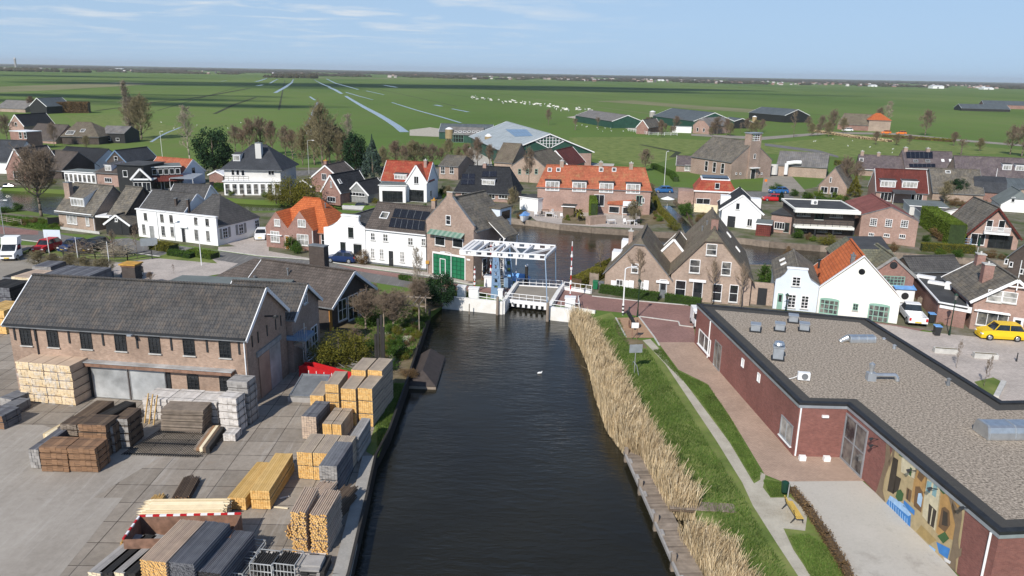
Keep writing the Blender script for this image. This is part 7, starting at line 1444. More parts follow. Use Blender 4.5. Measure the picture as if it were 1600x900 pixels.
hedge([(626,436),(690,446)][:2],.7,.5,'low clipped hedge along the street kerb','leaf_green',dens=300);hedge([(-20,396),(14,392)],1.8,1.0,'green hedge at the left edge behind the truck','leaf_green',dens=200);hedge([(900,449),(927,437),(955,422)],1.6,1.2,'unkempt brown hedge on the bank left of the gable house','leaf_olive','hedge_core_brown',dens=200);hedge([(935,430),(962,419)],1.0,1.4,'clipped hedge along the bank behind the gable house','leaf_olive',dens=260)
hedge([(1018,300),(1030,330),(1052,352)],.9,.8,'green hedge along the garden path beside the side ditch','leaf_olive',dens=160);hedge([(338,296),(362,298)],1.2,1.4,'clipped dark hedge left of the villa','leaf_green','hedge_core_dark',dens=160);hedge([(1280,318),(1310,330)],1.5,1.5,'hedge behind the dark balcony house','leaf_green',dens=120);hedge([(92,176),(140,176)],9,5.5,'brown bare thicket in the far left meadow','leaf_brown','hedge_core_brown',dens=16,size=.35)
hedge([(1020,262),(1050,276),(1056,284)],1.2,1.2,'hedge round the bungalow garden','leaf_green',dens=80,size=.1);hedge([(1380,214),(1490,222)],3,1.0,'brown reed strip along the right farm road','leaf_olive','hedge_core_brown',dens=8,size=.35);hedge([(1305,258),(1330,262)],1,1.5,'hedge before the purple terrace','leaf_olive',dens=60,size=.1)
hedge([(1272,206),(1340,216),(1390,222)],2.5,.9,'pale reed fringe in the right pasture','reed_m','hedge_core_brown',dens=14,size=.3)
extra=[]
R=random.Random(77)
for k,(x,y,t_,kd)in enumerate(((368,238,192,'spread'),(380,240,200,'spread2'),(408,243,178,'spread'),(458,250,200,'spread2'),(492,258,178,'olive'),(516,262,182,'spread'),(536,266,200,'olive'),(560,268,214,'spread'),(600,270,226,'olive'),(632,266,226,'spread2'),(662,262,222,'spread'),(690,262,230,'spread2'),(716,262,226,'olive'),(736,270,230,'spread'),(765,262,224,'spread2'))):
 T(kd,x,y,t_,'bare tree of the brown row of trees between the villa and the dairy barn',1.0,group='trees in the brown row above the houses')
for k in range(22):
 x=R.uniform(1125,1330)if k<12 else R.uniform(985,1120);y=R.uniform(205,214)
 T(R.choice(['spread','spread2','olive']),x,y,y-R.uniform(14,26),'low bare tree of the tree belt around the distant farmhouses',1.2,group='trees round the distant farms')
def scatter(n,pts,label,group,kinds=('bush','olivebush','brownbush','lime'),h=(.5,1.3),seed=1):
 R=random.Random(seed)
 for i in range(n):
  a,c,d=R.choice(pts);t=R.random();x=a[0]+(c[0]-a[0])*t;y=a[1]+(c[1]-a[1])*t+R.uniform(-d,d)
  plant_leafy(R.choice(kinds),G(x,y),R.uniform(*h),label,w=R.uniform(1,1.6),cat='shrub',group=group,name='shrub')
scatter(26,[((1090,345),(1120,352),6),((1200,372),(1335,380),2),((1430,398),(1580,404),3),((1330,395),(1430,391),2)],'small garden shrub on the far river bank right of the gable house','small shrubs on the right far bank',seed=2)
scatter(30,[((60,285),(340,302),4),((300,300),(460,308),3),((455,300),(600,318),5)],'small garden shrub on the far river bank before the left houses','small shrubs on the left far bank',seed=3)
scatter(26,[((840,340),(1000,350),4),((1000,310),(1030,345),8)],'small potted garden shrub behind the orange terrace','small shrubs behind the orange terrace',h=(.4,1.1),seed=4)
scatter(34,[((540,490),(660,480),14),((590,560),(655,520),22),((560,545),(640,560),14)],'small leafy plant in the garden on the left canal bank','small plants in the canal garden',h=(.3,.9),seed=5)
scatter(24,[((1250,335),(1330,340),4),((1440,330),(1560,350),8),((1440,370),(1500,380),6),((1200,300),(1330,318),4),((1450,322),(1560,318),4)],'garden shrub between the houses at the right of the village','shrubs among the right houses',h=(.8,2.2),seed=6)
scatter(16,[((620,330),(800,335),6),((690,300),(712,325),6)],'garden shrub by the river behind the white row houses','shrubs behind the row houses',h=(.8,1.8),seed=7)
scatter(14,[((10,350),(92,350),4),((240,398),(335,402),3)],'low verge shrub beside the left street','shrubs on the left street verge',h=(.4,1.0),seed=8)
TIERS={1:['single'],2:['lower','upper'],3:['lowest','middle','topmost'],4:['lowest','second lowest','third','topmost'],5:['lowest','second lowest','middle','fourth','topmost'],6:['lowest','second lowest','third','fourth','fifth','topmost']}
def pile(desc,A,Bq,ln,top=None,h=None,tiers=1,cols=1,coln=None,nx=5,nz=5,heading=None,z0=0,group=None,shift=0,**k):
 a=G(*A)if isinstance(A,tuple)else A;c=G(*Bq)if isinstance(Bq,tuple)else Bq;wd=(c-a).xy.length;an=math.atan2(c.y-a.y,c.x-a.x)if heading is None else RAD(heading)
 ht=h if h else hfit(a,top);hh=ht/tiers;cw=wd/cols;u=Vector((c_(an),s_(an),0));v=Vector((-s_(an),c_(an),0));R=random.Random(int(A[0])if isinstance(A,tuple)else 3);group=group or 'timber packs, '+desc;out_=[]
 for i in range(cols):
  for t in range(tiers):
   j=R.uniform(-.05,.05);lab=desc if tiers*cols==1 else '%s pack of the %s'%(TIERS[tiers][t],desc)if cols==1 else '%s pack in %s of the %s'%(TIERS[tiers][t],(coln or['left column','second column','third column','right column']if cols==4 else['left column','middle column','right column']if cols==3 else['left column','right column'])[i],desc)
   p=a+u*(cw*i+.02)+v*(j+shift);out_.append(pack(lab,p,an+R.uniform(-.008,.008),cw-.05,ln,hh-.02,nx,nz,z=z0+hh*t,group=group,**k))
 return out_
def hd(p0,p1):d=G(*p1)-G(*p0);return math.atan2(d.y,d.x)-math.pi/2
island('wood_cream',((.70,.54,.33),(.76,.61,.40),(.64,.48,.28)),patch=.15,sc=2)
pile('wrapped pale timber wall by the warehouse left end',(36,628),(118,634),1.5,top=561,tiers=5,cols=4,nx=6,nz=4,side='wood_fresh',end='wood_fresh',top_=None)if 0 else None
wall_packs=pile('plastic wrapped yellow stack before the warehouse',(34,627),(119,635),2.3,h=3.3,tiers=5,cols=4,nx=4,nz=4,gap=.008,side='wood_top',end='wood_cream',top='wood_top',strap=False,jit=.03)
mw,ntw,pw=newmat('plastic_wrap');MATS['plastic_wrap']=mw;pw.inputs['Base Color'].default_value=(.85,.87,.88,1);pw.inputs['Roughness'].default_value=.25;tt=ntw.nodes.new('ShaderNodeBsdfTransparent');mm_=ntw.nodes.new('ShaderNodeMixShader');ntw.links.new(mth(ntw,'MULTIPLY',ramp(ntw,posn(ntw,1.4,4,.7),.45,.75),.6),mm_.inputs[0]);ntw.links.new(tt.outputs[0],mm_.inputs[1]);ntw.links.new(pw.outputs[0],mm_.inputs[2]);ntw.links.new(mm_.outputs[0],ntw.nodes['Material Output'].inputs[0]);bumpit(ntw,pw,posn(ntw,3,5,.7),1.,.1)
for o in wall_packs:
 m=MB();n=8;R=random.Random(int(o.location.x*50+o.location.z*7));P=[]
 for i in range(n+1):
  for j in range(3):P.append((-.03+1.02*i/n,-.05-R.uniform(0,.06),.0+.62*j/2))
 m.add(P,[(i*3+j,i*3+3+j,i*3+4+j,i*3+1+j)for i in range(n)for j in range(2)]);m.build('plastic_wrap',['plastic_wrap'],o,uv=False)
pile('pale grey timber tower at the warehouse corner',(345,676),(374,679),1.2,h=2.75,tiers=5,nx=4,nz=5,side='wood_white',end='wood_white');pile('rear grey timber tower at the warehouse corner',(360,662),(392,665),1.3,h=3.4,tiers=6,nx=4,nz=4,side='wood_grey',end='wood_grey',top='wood_white');pile('low whitish pack lying before the grey timber tower',(349,690),(369,691),1.1,h=.6,side='wood_white',end='wood_white')
pile('whitish board stack below the warehouse windows',(226,655),(342,663),2.0,h=1.7,tiers=3,cols=3,nx=5,nz=6,side='wood_white',end='wood_white')
for k in range(4):pack(('lowest','second','third','topmost')[k]+' layer of the long weathered grey brown boards',G(252+k,677)+Vector((0,0,0)),RAD(-4+k),3.0,1.5,.42,1,6,side='wood_weather',end='wood_weather',z=.05+.45*k,group='weathered board layers',strap=False,jit=.06)
pile('front brown timber block at the left',(66,737),(154,740),1.5,h=1.75,tiers=4,cols=2,nx=5,nz=5,side='wood_brown',end='wood_brown');pile('dark green grey packs on the brown pile',(99,700),(152,703),1.4,h=.9,tiers=2,cols=2,z0=.9,nx=5,nz=5,side='wood_dkbrown',end='wood_weather',top='wood_grey')
pile('grey topped packs right behind the brown block',(128,712),(172,714),1.6,h=2.3,tiers=4,nx=6,nz=4,side='wood_dkbrown',end='wood_brown',top='wood_grey');pile('grey pack stack farther right of the brown block',(158,708),(182,709),1.7,h=2.0,tiers=3,nx=4,nz=5,side='wood_dkbrown',end='wood_grey',top='wood_white');pile('pale grey pack stack nearest the steel grid',(183,700),(205,701),1.8,h=2.2,tiers=4,nx=4,nz=5,side='wood_dkbrown',end='wood_grey',top='wood_white')
pile('long dark boards, left',(92,688),(122,689),4.6,h=1.0,nx=8,nz=4,side='wood_dkbrown',end='wood_dkbrown',heading=math.degrees(hd((97,690),(150,652))),strap=False);pile('long dark boards, right',(140,682),(162,683),3.4,h=1.3,nx=8,nz=4,side='wood_black',end='wood_dkbrown',top='wood_weather',heading=math.degrees(hd((152,672),(197,648))),strap=False);pile('long pinkish board pack left of the dark boards',(68,692),(80,693),5.6,h=.7,nx=3,nz=3,side='wood_pale',end='wood_pale',top='wood_pale',heading=math.degrees(hd((68,690),(128,655))),strap=False)
pile('wrapped grey pipe bundle at the left of the brown block',(49,732),(66,733),4.6,h=1.4,nx=4,nz=6,side='wood_slate',end='wood_grey',heading=math.degrees(hd((52,722),(96,690))))
for k in range(3):
 a=G(226+k*7,661+k*1.5);o=thing('leaning_plank',('left','middle','right')[k]+' pale plank leaning on the whitish board stack','plank',a);m=MB();m.bar((0,0,0),(.25,.55,2.1),.12,.05);m.build('plank',['wood_yellow'],o)
for k,(x,mt)in enumerate(((303,'wood_weather'),(307,'wood_brown'),(312,'wood_pale'),(317,'wood_dkbrown'),(322,'wood_black'))):pack('%s of the slanting long planks right of the steel grid'%('leftmost','second','middle','fourth','rightmost, black')[k],G(x,706+k),hd((310,708),(342,664)),.26,3.4,.3+.05*k,1,2,side=mt,end=mt,group='slanting planks',strap=False)
o=thing('steel_grid','black steel fence grids lying flat on the slabs behind the brown block','fence panels',G(190,712),RAD(-2));m=MB()
for i in range(32):m.bar((i*.165,0,.08+.002*(i%3)),(i*.165+1.0,3.6,.25),.035)
m.build('bars',['black_rubber'],o);m=MB()
for y in(.25,1.7,3.3):m.bar((y*.28-.05,y,.05+y*.045),(y*.28+5.3,y,.05+y*.045),.06)
m.build('rails',['dark_frame'],o)
pile('grey wrapped pack at the left edge',(0,636),(20,640),1.5,h=.8,nx=4,nz=4,side='wood_slate',end='wood_grey',top='wood_grey');pile('low grey pack at the left edge beside the wrapped stack',(2,648),(24,650),1.6,h=.7,nx=4,nz=4,side='wood_slate',end='wood_grey',top='wood_grey');pile('brown grey timber pack cut by the left edge',(-30,668),(8,672),1.6,h=1.1,tiers=2,nx=5,nz=5,side='wood_slate',end='wood_brown',top='wood_grey')
pile('yellow timber stack left of the warehouse gable',(-25,520),(12,523),3.0,h=2.4,tiers=3,cols=2,nx=5,nz=5,side='leaf_olive' if 0 else 'wood_yellow',end='wood_fresh',top='wood_yellow');pile('orange brown pack beside the left verge',(14,512),(30,513),3.0,h=1.9,tiers=2,nx=4,nz=5,side='wood_yellow',end='wood_fresh');pile('dark stack with white tops at the left edge',(-25,478),(20,481),3.2,h=2.2,tiers=2,cols=2,nx=5,nz=5,side='wood_black',end='wood_slate',top='wood_white')
pile('pinkish timber packs behind the warehouse verge',(22,460),(58,463),3.5,h=2.1,tiers=3,nx=6,nz=4,side='wood_top',end='wood_pale',top='wood_pale');pile('dark flat packs farther left behind the warehouse',(5,448),(45,450),4,h=1.2,tiers=1,cols=2,nx=5,nz=4,side='wood_black',end='wood_slate',top='wood_dkbrown');pile('grey pack behind the white topped rows',(52,436),(82,437),3,h=1.6,tiers=2,nx=6,nz=4,side='wood_slate',end='wood_grey',top='wood_grey')
pile('white topped slate packs behind the warehouse',(58,462),(130,466),5.5,h=2.2,tiers=2,cols=4,nx=5,nz=5,side='wood_slate',end='wood_slate',top='wood_white',coln=['first','second','third','fourth']);pile('low white topped packs right of the slate row',(120,455),(134,456),5,h=1.2,tiers=1,cols=1,nx=5,nz=5,side='wood_slate',end='wood_slate',top='wood_white')
def yt(d,A,Bq,ln,h,tiers,**k):return pile(d,A,Bq,ln,h=h,tiers=tiers,side='wood_side',end='wood_fresh',top='wood_top',nx=7,nz=8,strap=False,**k)
yt('front right yellow timber tower by the canal grass',(561,666),(584,668),2.7,3.05,3);yt('front middle yellow timber tower',(534.5,665),(558.5,666.5),2.6,2.95,3);yt('rear right yellow timber tower by the garden',(576,644),(599,646),2.6,3.45,4);yt('rear middle yellow timber tower by the garden',(551,642),(574,644),2.6,3.4,4)
yt('slim yellow timber tower left of the middle one',(510,657),(531.5,658),2.6,2.9,4);yt('low yellow pack before the framed grey panel',(486,654),(508,655),2.8,1.9,2)
pile('slate topped pack before the low yellow packs',(472,687),(496,689),2.7,h=1.8,nx=6,nz=12,side='wood_slate',end='wood_top',top='wood_slate');pile('half shaded packs beside the slate topped one',(505,692),(535,694),2.7,h=1.5,cols=2,nx=5,nz=7,side='wood_side',end='wood_fresh',top='wood_top')
pile('big pale topped timber block',(466,749),(540,754),2.6,h=1.95,tiers=2,cols=3,nx=8,nz=8,side='wood_side',end='wood_fresh',top='wood_top',strap=False);pile('grey weathered block leaning before the big pale one',(500,773),(529,775),3.2,h=2.0,tiers=2,nx=6,nz=10,side='wood_slate',end='wood_grey',top='wood_weather',strap=False);pile('grey packs behind the big pale block by the quay',(546,722),(562,723),3.0,h=1.8,tiers=2,nx=4,nz=7,side='wood_grey',end='wood_grey',top='wood_top',strap=False)
pile('left long yellow beam pack alone on the slabs',(357,796),(386,798),4.3,h=.85,nx=8,nz=6,side='wood_yellow',end='wood_fresh',top='wood_yellow',strap=False);pile('right long yellow beam packs on the slabs',(393,796),(424,797),4.6,h=1.3,tiers=2,nx=8,nz=5,side='wood_yellow',end='wood_fresh',top='wood_yellow',strap=False)
def bundle3(desc,A,Bq,ln,h,tiers=3,seed=1,**k):
 a=G(*A);c=G(*Bq);an=math.atan2(c.y-a.y,c.x-a.x);w_=(c-a).xy.length
 for t in range(tiers):stake_bundle('%s bundle of the %s'%(TIERS[tiers][t],desc),a,an,w_-.03,ln,h/tiers,r=.06,jit=.09,z=h/tiers*t,seed=seed+t,group='round stakes, '+desc,**k)
bundle3('left round stake stack by the quay',(457,862),(485,863),2.6,2.5,3,1,side='wood_top',end='wood_fresh');bundle3('right round stake stack by the quay',(486,864),(515,866),2.6,2.4,3,5,side='wood_top',end='wood_fresh')
stake_bundle('loose brown stakes behind the left stake stack, left',G(448,838),RAD(-18),1.0,3.0,.75,r=.05,side='wood_brown',end='wood_fresh',jit=.25,seed=11);stake_bundle('loose brown stakes behind the round stake stacks, middle',G(470,815),RAD(-12),1.2,2.6,1.3,r=.05,side='wood_top',end='wood_fresh',jit=.25,seed=12);stake_bundle('dark loose stakes behind the right stake stack',G(505,815),RAD(-14),.9,2.6,1.0,r=.045,side='wood_dkbrown',end='wood_fresh',jit=.25,seed=13)
stake_bundle('thin golden poles lying left of the white pointed stakes',G(190,852),hd((194,850),(243,778)),.75,(G(243,778)-G(194,850)).length,.3,r=.03,side='wood_yellow',end='wood_fresh',jit=.25,seed=14);stake_bundle('heap of dark brown rough stakes on the slabs',G(268,788),hd((285,787),(305,750)),1.0,2.6,.45,r=.045,side='wood_dkbrown',end='wood_brown',jit=.3,seed=15)
g=G(348,822);stake_bundle('pile of white peeled pointed stakes behind the brown container',g,RAD(93),1.5,4.6,.95,r=.045,side='wood_pale',end='wood_pale',taper=True,jit=.2,seed=16)
for k,(px,w_,h_,sd,en,lb)in enumerate(((228,1.45,1.9,'wood_top','wood_fresh','tall bundle of brown round poles over the container'),(268,1.5,1.8,'wood_slate','wood_slate','bundle of dark grey poles right of the brown poles'),(308,1.5,1.3,'wood_slate','wood_black','lower bundle of dark grey poles before the racks'))):
 stake_bundle(lb,G(px-4,925),RAD(-8),w_,3.6,h_,r=.05,side=sd,end=en,seed=20+k)
for k,(px,lb,mt)in enumerate(((140,'leftmost grey plank pack at the bottom edge','wood_grey'),(158,'black pack right of the leftmost grey planks','wood_black'),(176,'second grey plank pack at the bottom edge','wood_grey'),(194,'second black pack at the bottom edge','wood_black'))):pack(lb,G(px,912),RAD(-13),.72,3.4,.7,3,6,side=mt,end='wood_pale' if k%2==0 else mt,strap=False,group='plank packs at the bottom edge')
P=[G(*q)for q in((205,858),(222,826),(380,822),(362,858))];O_=G(205,876);e1=G(222,838);e2=G(380,834);ax=(e2-e1).normalized();o=thing('container','open rusty brown container with red and white striped rim','container',e1,math.atan2(ax.y,ax.x));Lc=(e2-e1).length
m=MB();m.box(0,Lc,-.05,0,0,1.25);m.box(0,.05,-2.2,-.053,0,1.25);m.box(Lc-.05,Lc,-2.2,-.053,0,1.25);m.box(.053,Lc-.053,-2.2,-2.15,0,1.25);m.box(.053,Lc-.053,-2.147,-.053,.05,.1);m.build('shell',['rust'],o);n=14
for nm,a_,b_ in(('rim',Vector((0,-.03,1.3)),Vector((Lc,-.03,1.3))),('rim',Vector((0.02,-2.2,1.3)),Vector((.02,-.1,1.3)))):
 m=MB();q=int((b_-a_).length/.35)
 for i in range(q):m.bar(a_.lerp(b_,i/q),a_.lerp(b_,(i+1)/q),.1,.09,i%2)
 m.build(nm,['red_paint','white_paint'],o)
def rack(label,px,py,w_,d_,h_,fill=None,ang=-8,bars=6):
 o=thing('metal_rack',label,'rack',G(px,py),RAD(ang));m=MB()
 for x in(0,w_):
  for y in(0,d_):m.bar((x,y,0),(x,y,h_),.05)
 for z in(.12,h_*.55,h_):
  for y in(0,d_):m.bar((0,y,z),(w_,y,z),.04)
  for x in(0,w_):m.bar((x,0,z),(x,d_,z),.04)
 for i in range(1,bars):m.bar((w_*i/bars,0,.12),(w_*i/bars,0,h_),.025);m.bar((w_*i/bars,0,.12),(w_*i/bars,d_,.12),.025)
 m.build('frame',['galva'],o)
 if fill:s=stake_bundle('dark split posts in the %s crate rack'%('left' if 'left' in label else 'right'),G(px,py)+Vector((.08,.1,0)),RAD(ang),w_-.15,d_-.15,h_*.85,r=.06,side=fill,end=fill,jit=.1,z=.14,seed=px,group='rack loads')
rack('galvanised metal crate rack with dark wood, left of the pair',392,905,1.15,1.2,.95,'wood_black');rack('galvanised metal crate rack with dark wood, right of the pair',428,905,1.15,1.2,.95,'wood_black');rack('empty low metal rack behind the crate racks',365,872,1.3,1.1,.5,None);rack('low metal rack nearest the grey poles',345,905,1.2,1.3,.45,None);rack('metal trellis rack between the grey planks, front',212,905,.9,1.1,.3,None,-20,9);rack('metal trellis rack between the grey planks, rear',224,878,.9,1.3,.3,None,-20,9)
pack('weathered grey boards beside the crate racks',G(440,902),RAD(-3),2.0,1.0,.7,2,6,side='wood_grey',end='wood_grey',strap=False,jit=.15);pack('black boards below the weathered grey boards',G(470,905),RAD(-3),1.2,1.4,.45,3,4,side='wood_black',end='wood_black',strap=False,jit=.12);pack('single long pale plank before the stake stacks',G(412,868),RAD(-1),3.3,.25,.08,1,1,side='wood_white',end='wood_white',strap=False,slats=False)
for k,(x0,y0,x1,y1,mt)in enumerate(((437,780,452,777,'wood_white'),(428,793,450,796,'wood_pale'))):a=G(x0,y0);c=G(x1,y1);m=MB();m.bar(a+Vector((0,0,.05)),c+Vector((0,0,.08)),.1,.05);tag(m.build('loose_plank',[mt]),('short white plank lying right of the yellow beams, upper','short pale plank lying right of the yellow beams, lower')[k],'plank')
m=MB();m.prism([G(*q)+Vector((0,0,.03))for q in((548,773),(557,773),(546,799),(536,799))],(0,0,.03));tag(m.build('steel_plate',['rust']),'rusty plate lying on the quay right of the stakes','plate')
a=G(468,593);c=G(552,604);o=thing('skip','long red steel skip body lying behind the yellow timber towers','skip',a,math.atan2(c.y-a.y,c.x-a.x));Lb=(c-a).length;m=MB();m.prism([(0,0,0),(Lb,0,0),(Lb,0,.75),(.9,0,1.3),(0,0,1.2)],(0,.08,0));m.prism([(0,.9,0),(Lb,.9,0),(Lb,.9,.75),(.9,.9,1.3),(0,.9,1.2)],(0,.08,0));m.box(0,.08,.083,.897,0,1.1);m.build('body',['red_paint'],o);m=MB()
for i in range(6):m.box(.9+i*.7,.95+i*.7,-.05,-.003,.6,.95)
m.build('hook',['white_paint'],o)
a=G(452,628);o=thing('frame_panel','grey glazed frame panel lying tilted on low pallets','panel',a,RAD(-3));m=MB();T_=Matrix.Translation((0,0,.45))@Matrix.Rotation(RAD(9),4,'X');m.box(.1,2.3,.1,3.2,0,.05,T=T_);m.build('panel',['lead'],o)
m=MB()
for q in((0,2.4,0,.1),(0,2.4,3.2,3.3),(0,.1,.1,3.2),(2.3,2.4,.1,3.2)):m.box(*q,-.02,.12,T=T_)
m.build('frame',['steel'],o);m=MB();m.box(-.1,2.4,-.05,1.0,0,.4);m.box(-.1,2.4,1.6,3.2,0,.65);m.build('pallet',['wood_grey'],o)
P4=[G(*q,-.8)for q in((634,606),(681,608),(695,562),(665,556))];a,c,d,f=P4;o=thing('covered_boat','boat under a dark brown gabled cover moored at the left canal bank','boat',a,math.atan2(c.y-a.y,c.x-a.x));Lw=(c-a).length;Lh=(d-c).length;dr=((d-c).normalized());R0=Matrix.Rotation(-o.rotation_euler.z,4,'Z');dv=(R0@dr)*7.2;plain('tarp',(.055,.043,.038),.75,.2,2)
sx=dv.x/dv.y*7.0;m=MB();v=[(0,0,.25),(Lw,0,.25),(Lw+sx,7,.25),(sx,7,.25),(Lw*.5,0,1.2),(Lw*.5+sx,7,1.2),(Lw*.5+sx*.12,.9,1.75),(Lw*.5+sx*.88,6.1,1.75)];v=[(0,0,.25),(Lw,0,.25),(Lw+sx,7,.25),(sx,7,.25),(Lw*.5+sx*.18,1.3,1.15),(Lw*.5+sx*.95,6.7,1.15)]
m.shell(v,[(0,1,4),(1,2,5,4),(2,3,5),(3,0,4,5)],.08);m.build('cover',['tarp'],o);m=MB();m.prism([(-.0,.0,-.3),(Lw,0,-.3),(Lw+sx,7,-.3),(sx,7,-.3)],(0,0,.5));m.build('hull',['wood_weather'],o)
def boat(label,px,py,L_,W_,rot,hull='white_metal',deck='lead',z=-.8,cover=None,cabin=True):
 o=thing('motor_boat',label,'boat',G(px,py,z),rot);m=MB();n=8;vs=[];fs=[]
 for i in range(n+1):
  t=i/n;w_=W_/2*(1-max(0,(t-.45)/.55)**2)*(.88+.12*min(1,t*4));zt_=.55+.25*t;x=t*L_-L_/2;vs+=[(x,-w_,zt_),(x,-w_*.75,-.1),(x,w_*.75,-.1),(x,w_,zt_)]
 for i in range(n):
  for j in range(3):fs.append((i*4+j,i*4+4+j,i*4+5+j,i*4+1+j)[::-1])
  fs.append((i*4+3,i*4+7,i*4+4,i*4)[::-1])
 fs.append((0,1,2,3));m.add(vs,[f for f in fs]);m.build('hull',[hull],o)
 if cover:m=MB();m.shell([(-L_/2,-W_*.46,.62),(L_*.2,-W_*.44,.72),(L_*.48,0,.95),(L_*.2,W_*.44,.72),(-L_/2,W_*.46,.62),(-L_*.4,0,1.15),(L_*.1,0,1.25)],[(0,1,6,5),(1,2,6),(2,3,6),(3,4,5,6),(4,0,5)],.05);m.build('cover',[cover],o)
 elif cabin:
  m=MB();m.shell([(-L_*.1,-W_*.36,.75),(L_*.28,-W_*.28,.85),(L_*.28,W_*.28,.85),(-L_*.1,W_*.36,.75),(-L_*.05,-W_*.28,1.25),(L_*.1,-W_*.22,1.25),(L_*.1,W_*.22,1.25),(-L_*.05,W_*.28,1.25)],[(0,1,5,4),(1,2,6,5),(2,3,7,6),(3,0,4,7),(4,5,6,7)],.04);m.build('windscreen',['glass'],o);m=MB();m.box(-L_*.45,-L_*.12,-W_*.3,W_*.3,.56,.62);m.build('cockpit',[deck],o)
 return o
boat('white and black speedboat moored behind the white row house',562,326,6.5,2.2,RAD(-12));boat('white boat moored at the far left river bank',12,296,6,2.2,RAD(5));boat('small boat with blue tarp pulled up at the terrace',819,342,4.2,1.8,RAD(-97),cover='blue_light',z=.1);boat('small boat with blue cover moored behind the bridge railing',806,441,3.6,1.5,RAD(170),cover='blue_light')
boat('small grey boat in the side ditch mouth',1046,360,3.2,1.3,RAD(100),hull='lead',cabin=False);boat('dinghy lying at the far left boathouses',38,292,4,1.6,RAD(-10),cabin=False)
PR={'hatch':([(0,.55),(.02,.75),(.22,.88),(.34,1.0),(.36,1.0),(.96,.95),(1,.7)],(.27,.42,.82,.98),1.48),'suv':([(0,.65),(.02,.9),(.22,1.02),(.32,1.1),(.96,1.08),(1,.8)],(.26,.38,.86,.97),1.68)}
def car(label,P,rot,L_=4.2,W_=1.76,kind='hatch',col='yellow_paint',name='parked_car',cat='car',group=None):
 prof,(g0,g1,g2,g3),Hh=PR[kind];o=thing(name,label,cat,P,rot,group);m=MB();vs=[];n=len(prof)
 for x,z in prof:
  X=(x-.5)*L_;w_=W_/2*(.86 if x<.03 or x>.97 else 1)
  vs+=[(X,-w_*.93,.22),(X,-w_,.5),(X,-w_*.94,z),(X,w_*.94,z),(X,w_,.5),(X,w_*.93,.22)]
 fs=[tuple(range(5,-1,-1))[::1],tuple(range(6*n-6,6*n))]
 for i in range(n-1):
  for j in range(6):k=(j+1)%6;fs.append((i*6+j,i*6+k,i*6+6+k,i*6+6+j)[::-1])
 m.add(vs,fs);m.build('body',[col],o,uv=False)
 bz=1.0 if kind=='hatch' else 1.08;X=lambda t:(t-.5)*L_;w0=W_/2*.93;w1=W_/2*.74;m=MB();vv=[(X(g0),-w0,bz-.05),(X(g3),-w0,bz-.05),(X(g3),w0,bz-.05),(X(g0),w0,bz-.05),(X(g1),-w1,Hh-.04),(X(g2),-w1,Hh-.06),(X(g2),w1,Hh-.06),(X(g1),w1,Hh-.04)]
 m.add(vv,[(3,2,1,0),(0,1,5,4),(1,2,6,5),(2,3,7,6),(3,0,4,7),(4,5,6,7)]);m.build('windows',['glass'],o,uv=False)
 m=MB();m.prism([(X(g1)-.04,-w1-.02,Hh-.035),(X(g2)+.05,-w1-.02,Hh-.055),(X(g2)+.05,w1+.02,Hh-.055),(X(g1)-.04,w1+.02,Hh-.035)],(0,0,.05))
 for y in(-1,1):
  for a_,b_ in((g0,g1),(g3,g2),((g0+g3)/2,(g1+g2)/2)):m.bar((X(a_),y*(w0+.005),bz-.04),(X(b_),y*(w1+.005),Hh-.03),.07,.04)
 m.build('roof',[col],o,uv=False)
 for x in(-.31,.31):
  for y in(-1,1):
   c0=Vector((x*L_,y*(W_/2-.2),.33));m=MB();m.tube(c0,c0+Vector((0,y*.22,0)),.33,.33,16);wh=m.build('wheel',['black_rubber'],o,uv=False);m=MB();m.tube(c0+Vector((0,y*.221,0)),c0+Vector((0,y*.235,0)),.2,.18,10);m.build('rim',['steel'],wh,uv=False)
 for y in(-1,1):
  m=MB();m.box(-L_/2-.02,-L_/2+.15,y*W_*.36-.17,y*W_*.36+.17,.62,.74);m.build('headlight',['white_metal'],o,uv=False);m=MB();m.box(L_/2-.15,L_/2+.02,y*W_*.38-.12,y*W_*.38+.12,.7,.92);m.build('tail_light',['red_paint'],o,uv=False)
 m=MB();m.box(-L_/2-.03,-L_/2+.02,-.28,.28,.42,.53);m.box(L_/2-.02,L_/2+.03,-.28,.28,.5,.61);m.build('number_plate',['yellow_paint'],o,uv=False)
 return o
plain('navy_paint',(.012,.03,.10),.3,.1,2);plain('black_paint',(.012,.013,.016),.3,.1,2);plain('sky_paint',(.03,.13,.34),.35,.1,2);plain('grey_paint',(.25,.27,.3),.35,.1,2)
car('yellow hatchback parked before the ornate brick gable house',G(1561,529),RAD(-7),4.15,kind='suv',col='yellow_paint');car('dark blue hatchback parked before the white neck gable house',G(534,409),RAD(173-180),4.1,col='navy_paint')
car('red car parked behind the tangled twig heap',G(75,392),RAD(85),4.2,col='red_paint',kind='suv');car('dark blue car parked in the row, second from the red one',G(115,390),RAD(80),4.3,col='navy_paint');car('black car parked at the right end of the row',G(150,391),RAD(80),4.4,col='black_paint',kind='suv');car('black car parked behind the warehouse chimney',G(206,436),RAD(100),4.3,col='black_paint')
car('blue car driving on the main road behind the terrace',G(1036,301),RAD(3),4.2,col='sky_paint');car('blue car on the main road right of the church',G(1216,302),RAD(2),4.2,col='sky_paint');car('red car parked left of the dark cone shrub',G(1207,314),RAD(-5),4.2,col='red_paint');car('white car standing at the gate of the white corner house',G(409,372),RAD(100),4.0,col='white_metal');car('white van parked at the distant thatched farm',G(1324,205),RAD(0),5.2,kind='suv',col='white_metal');car('dark blue van at the right edge by the terrace',G(1578,302),RAD(5),5.0,kind='suv',col='navy_paint')
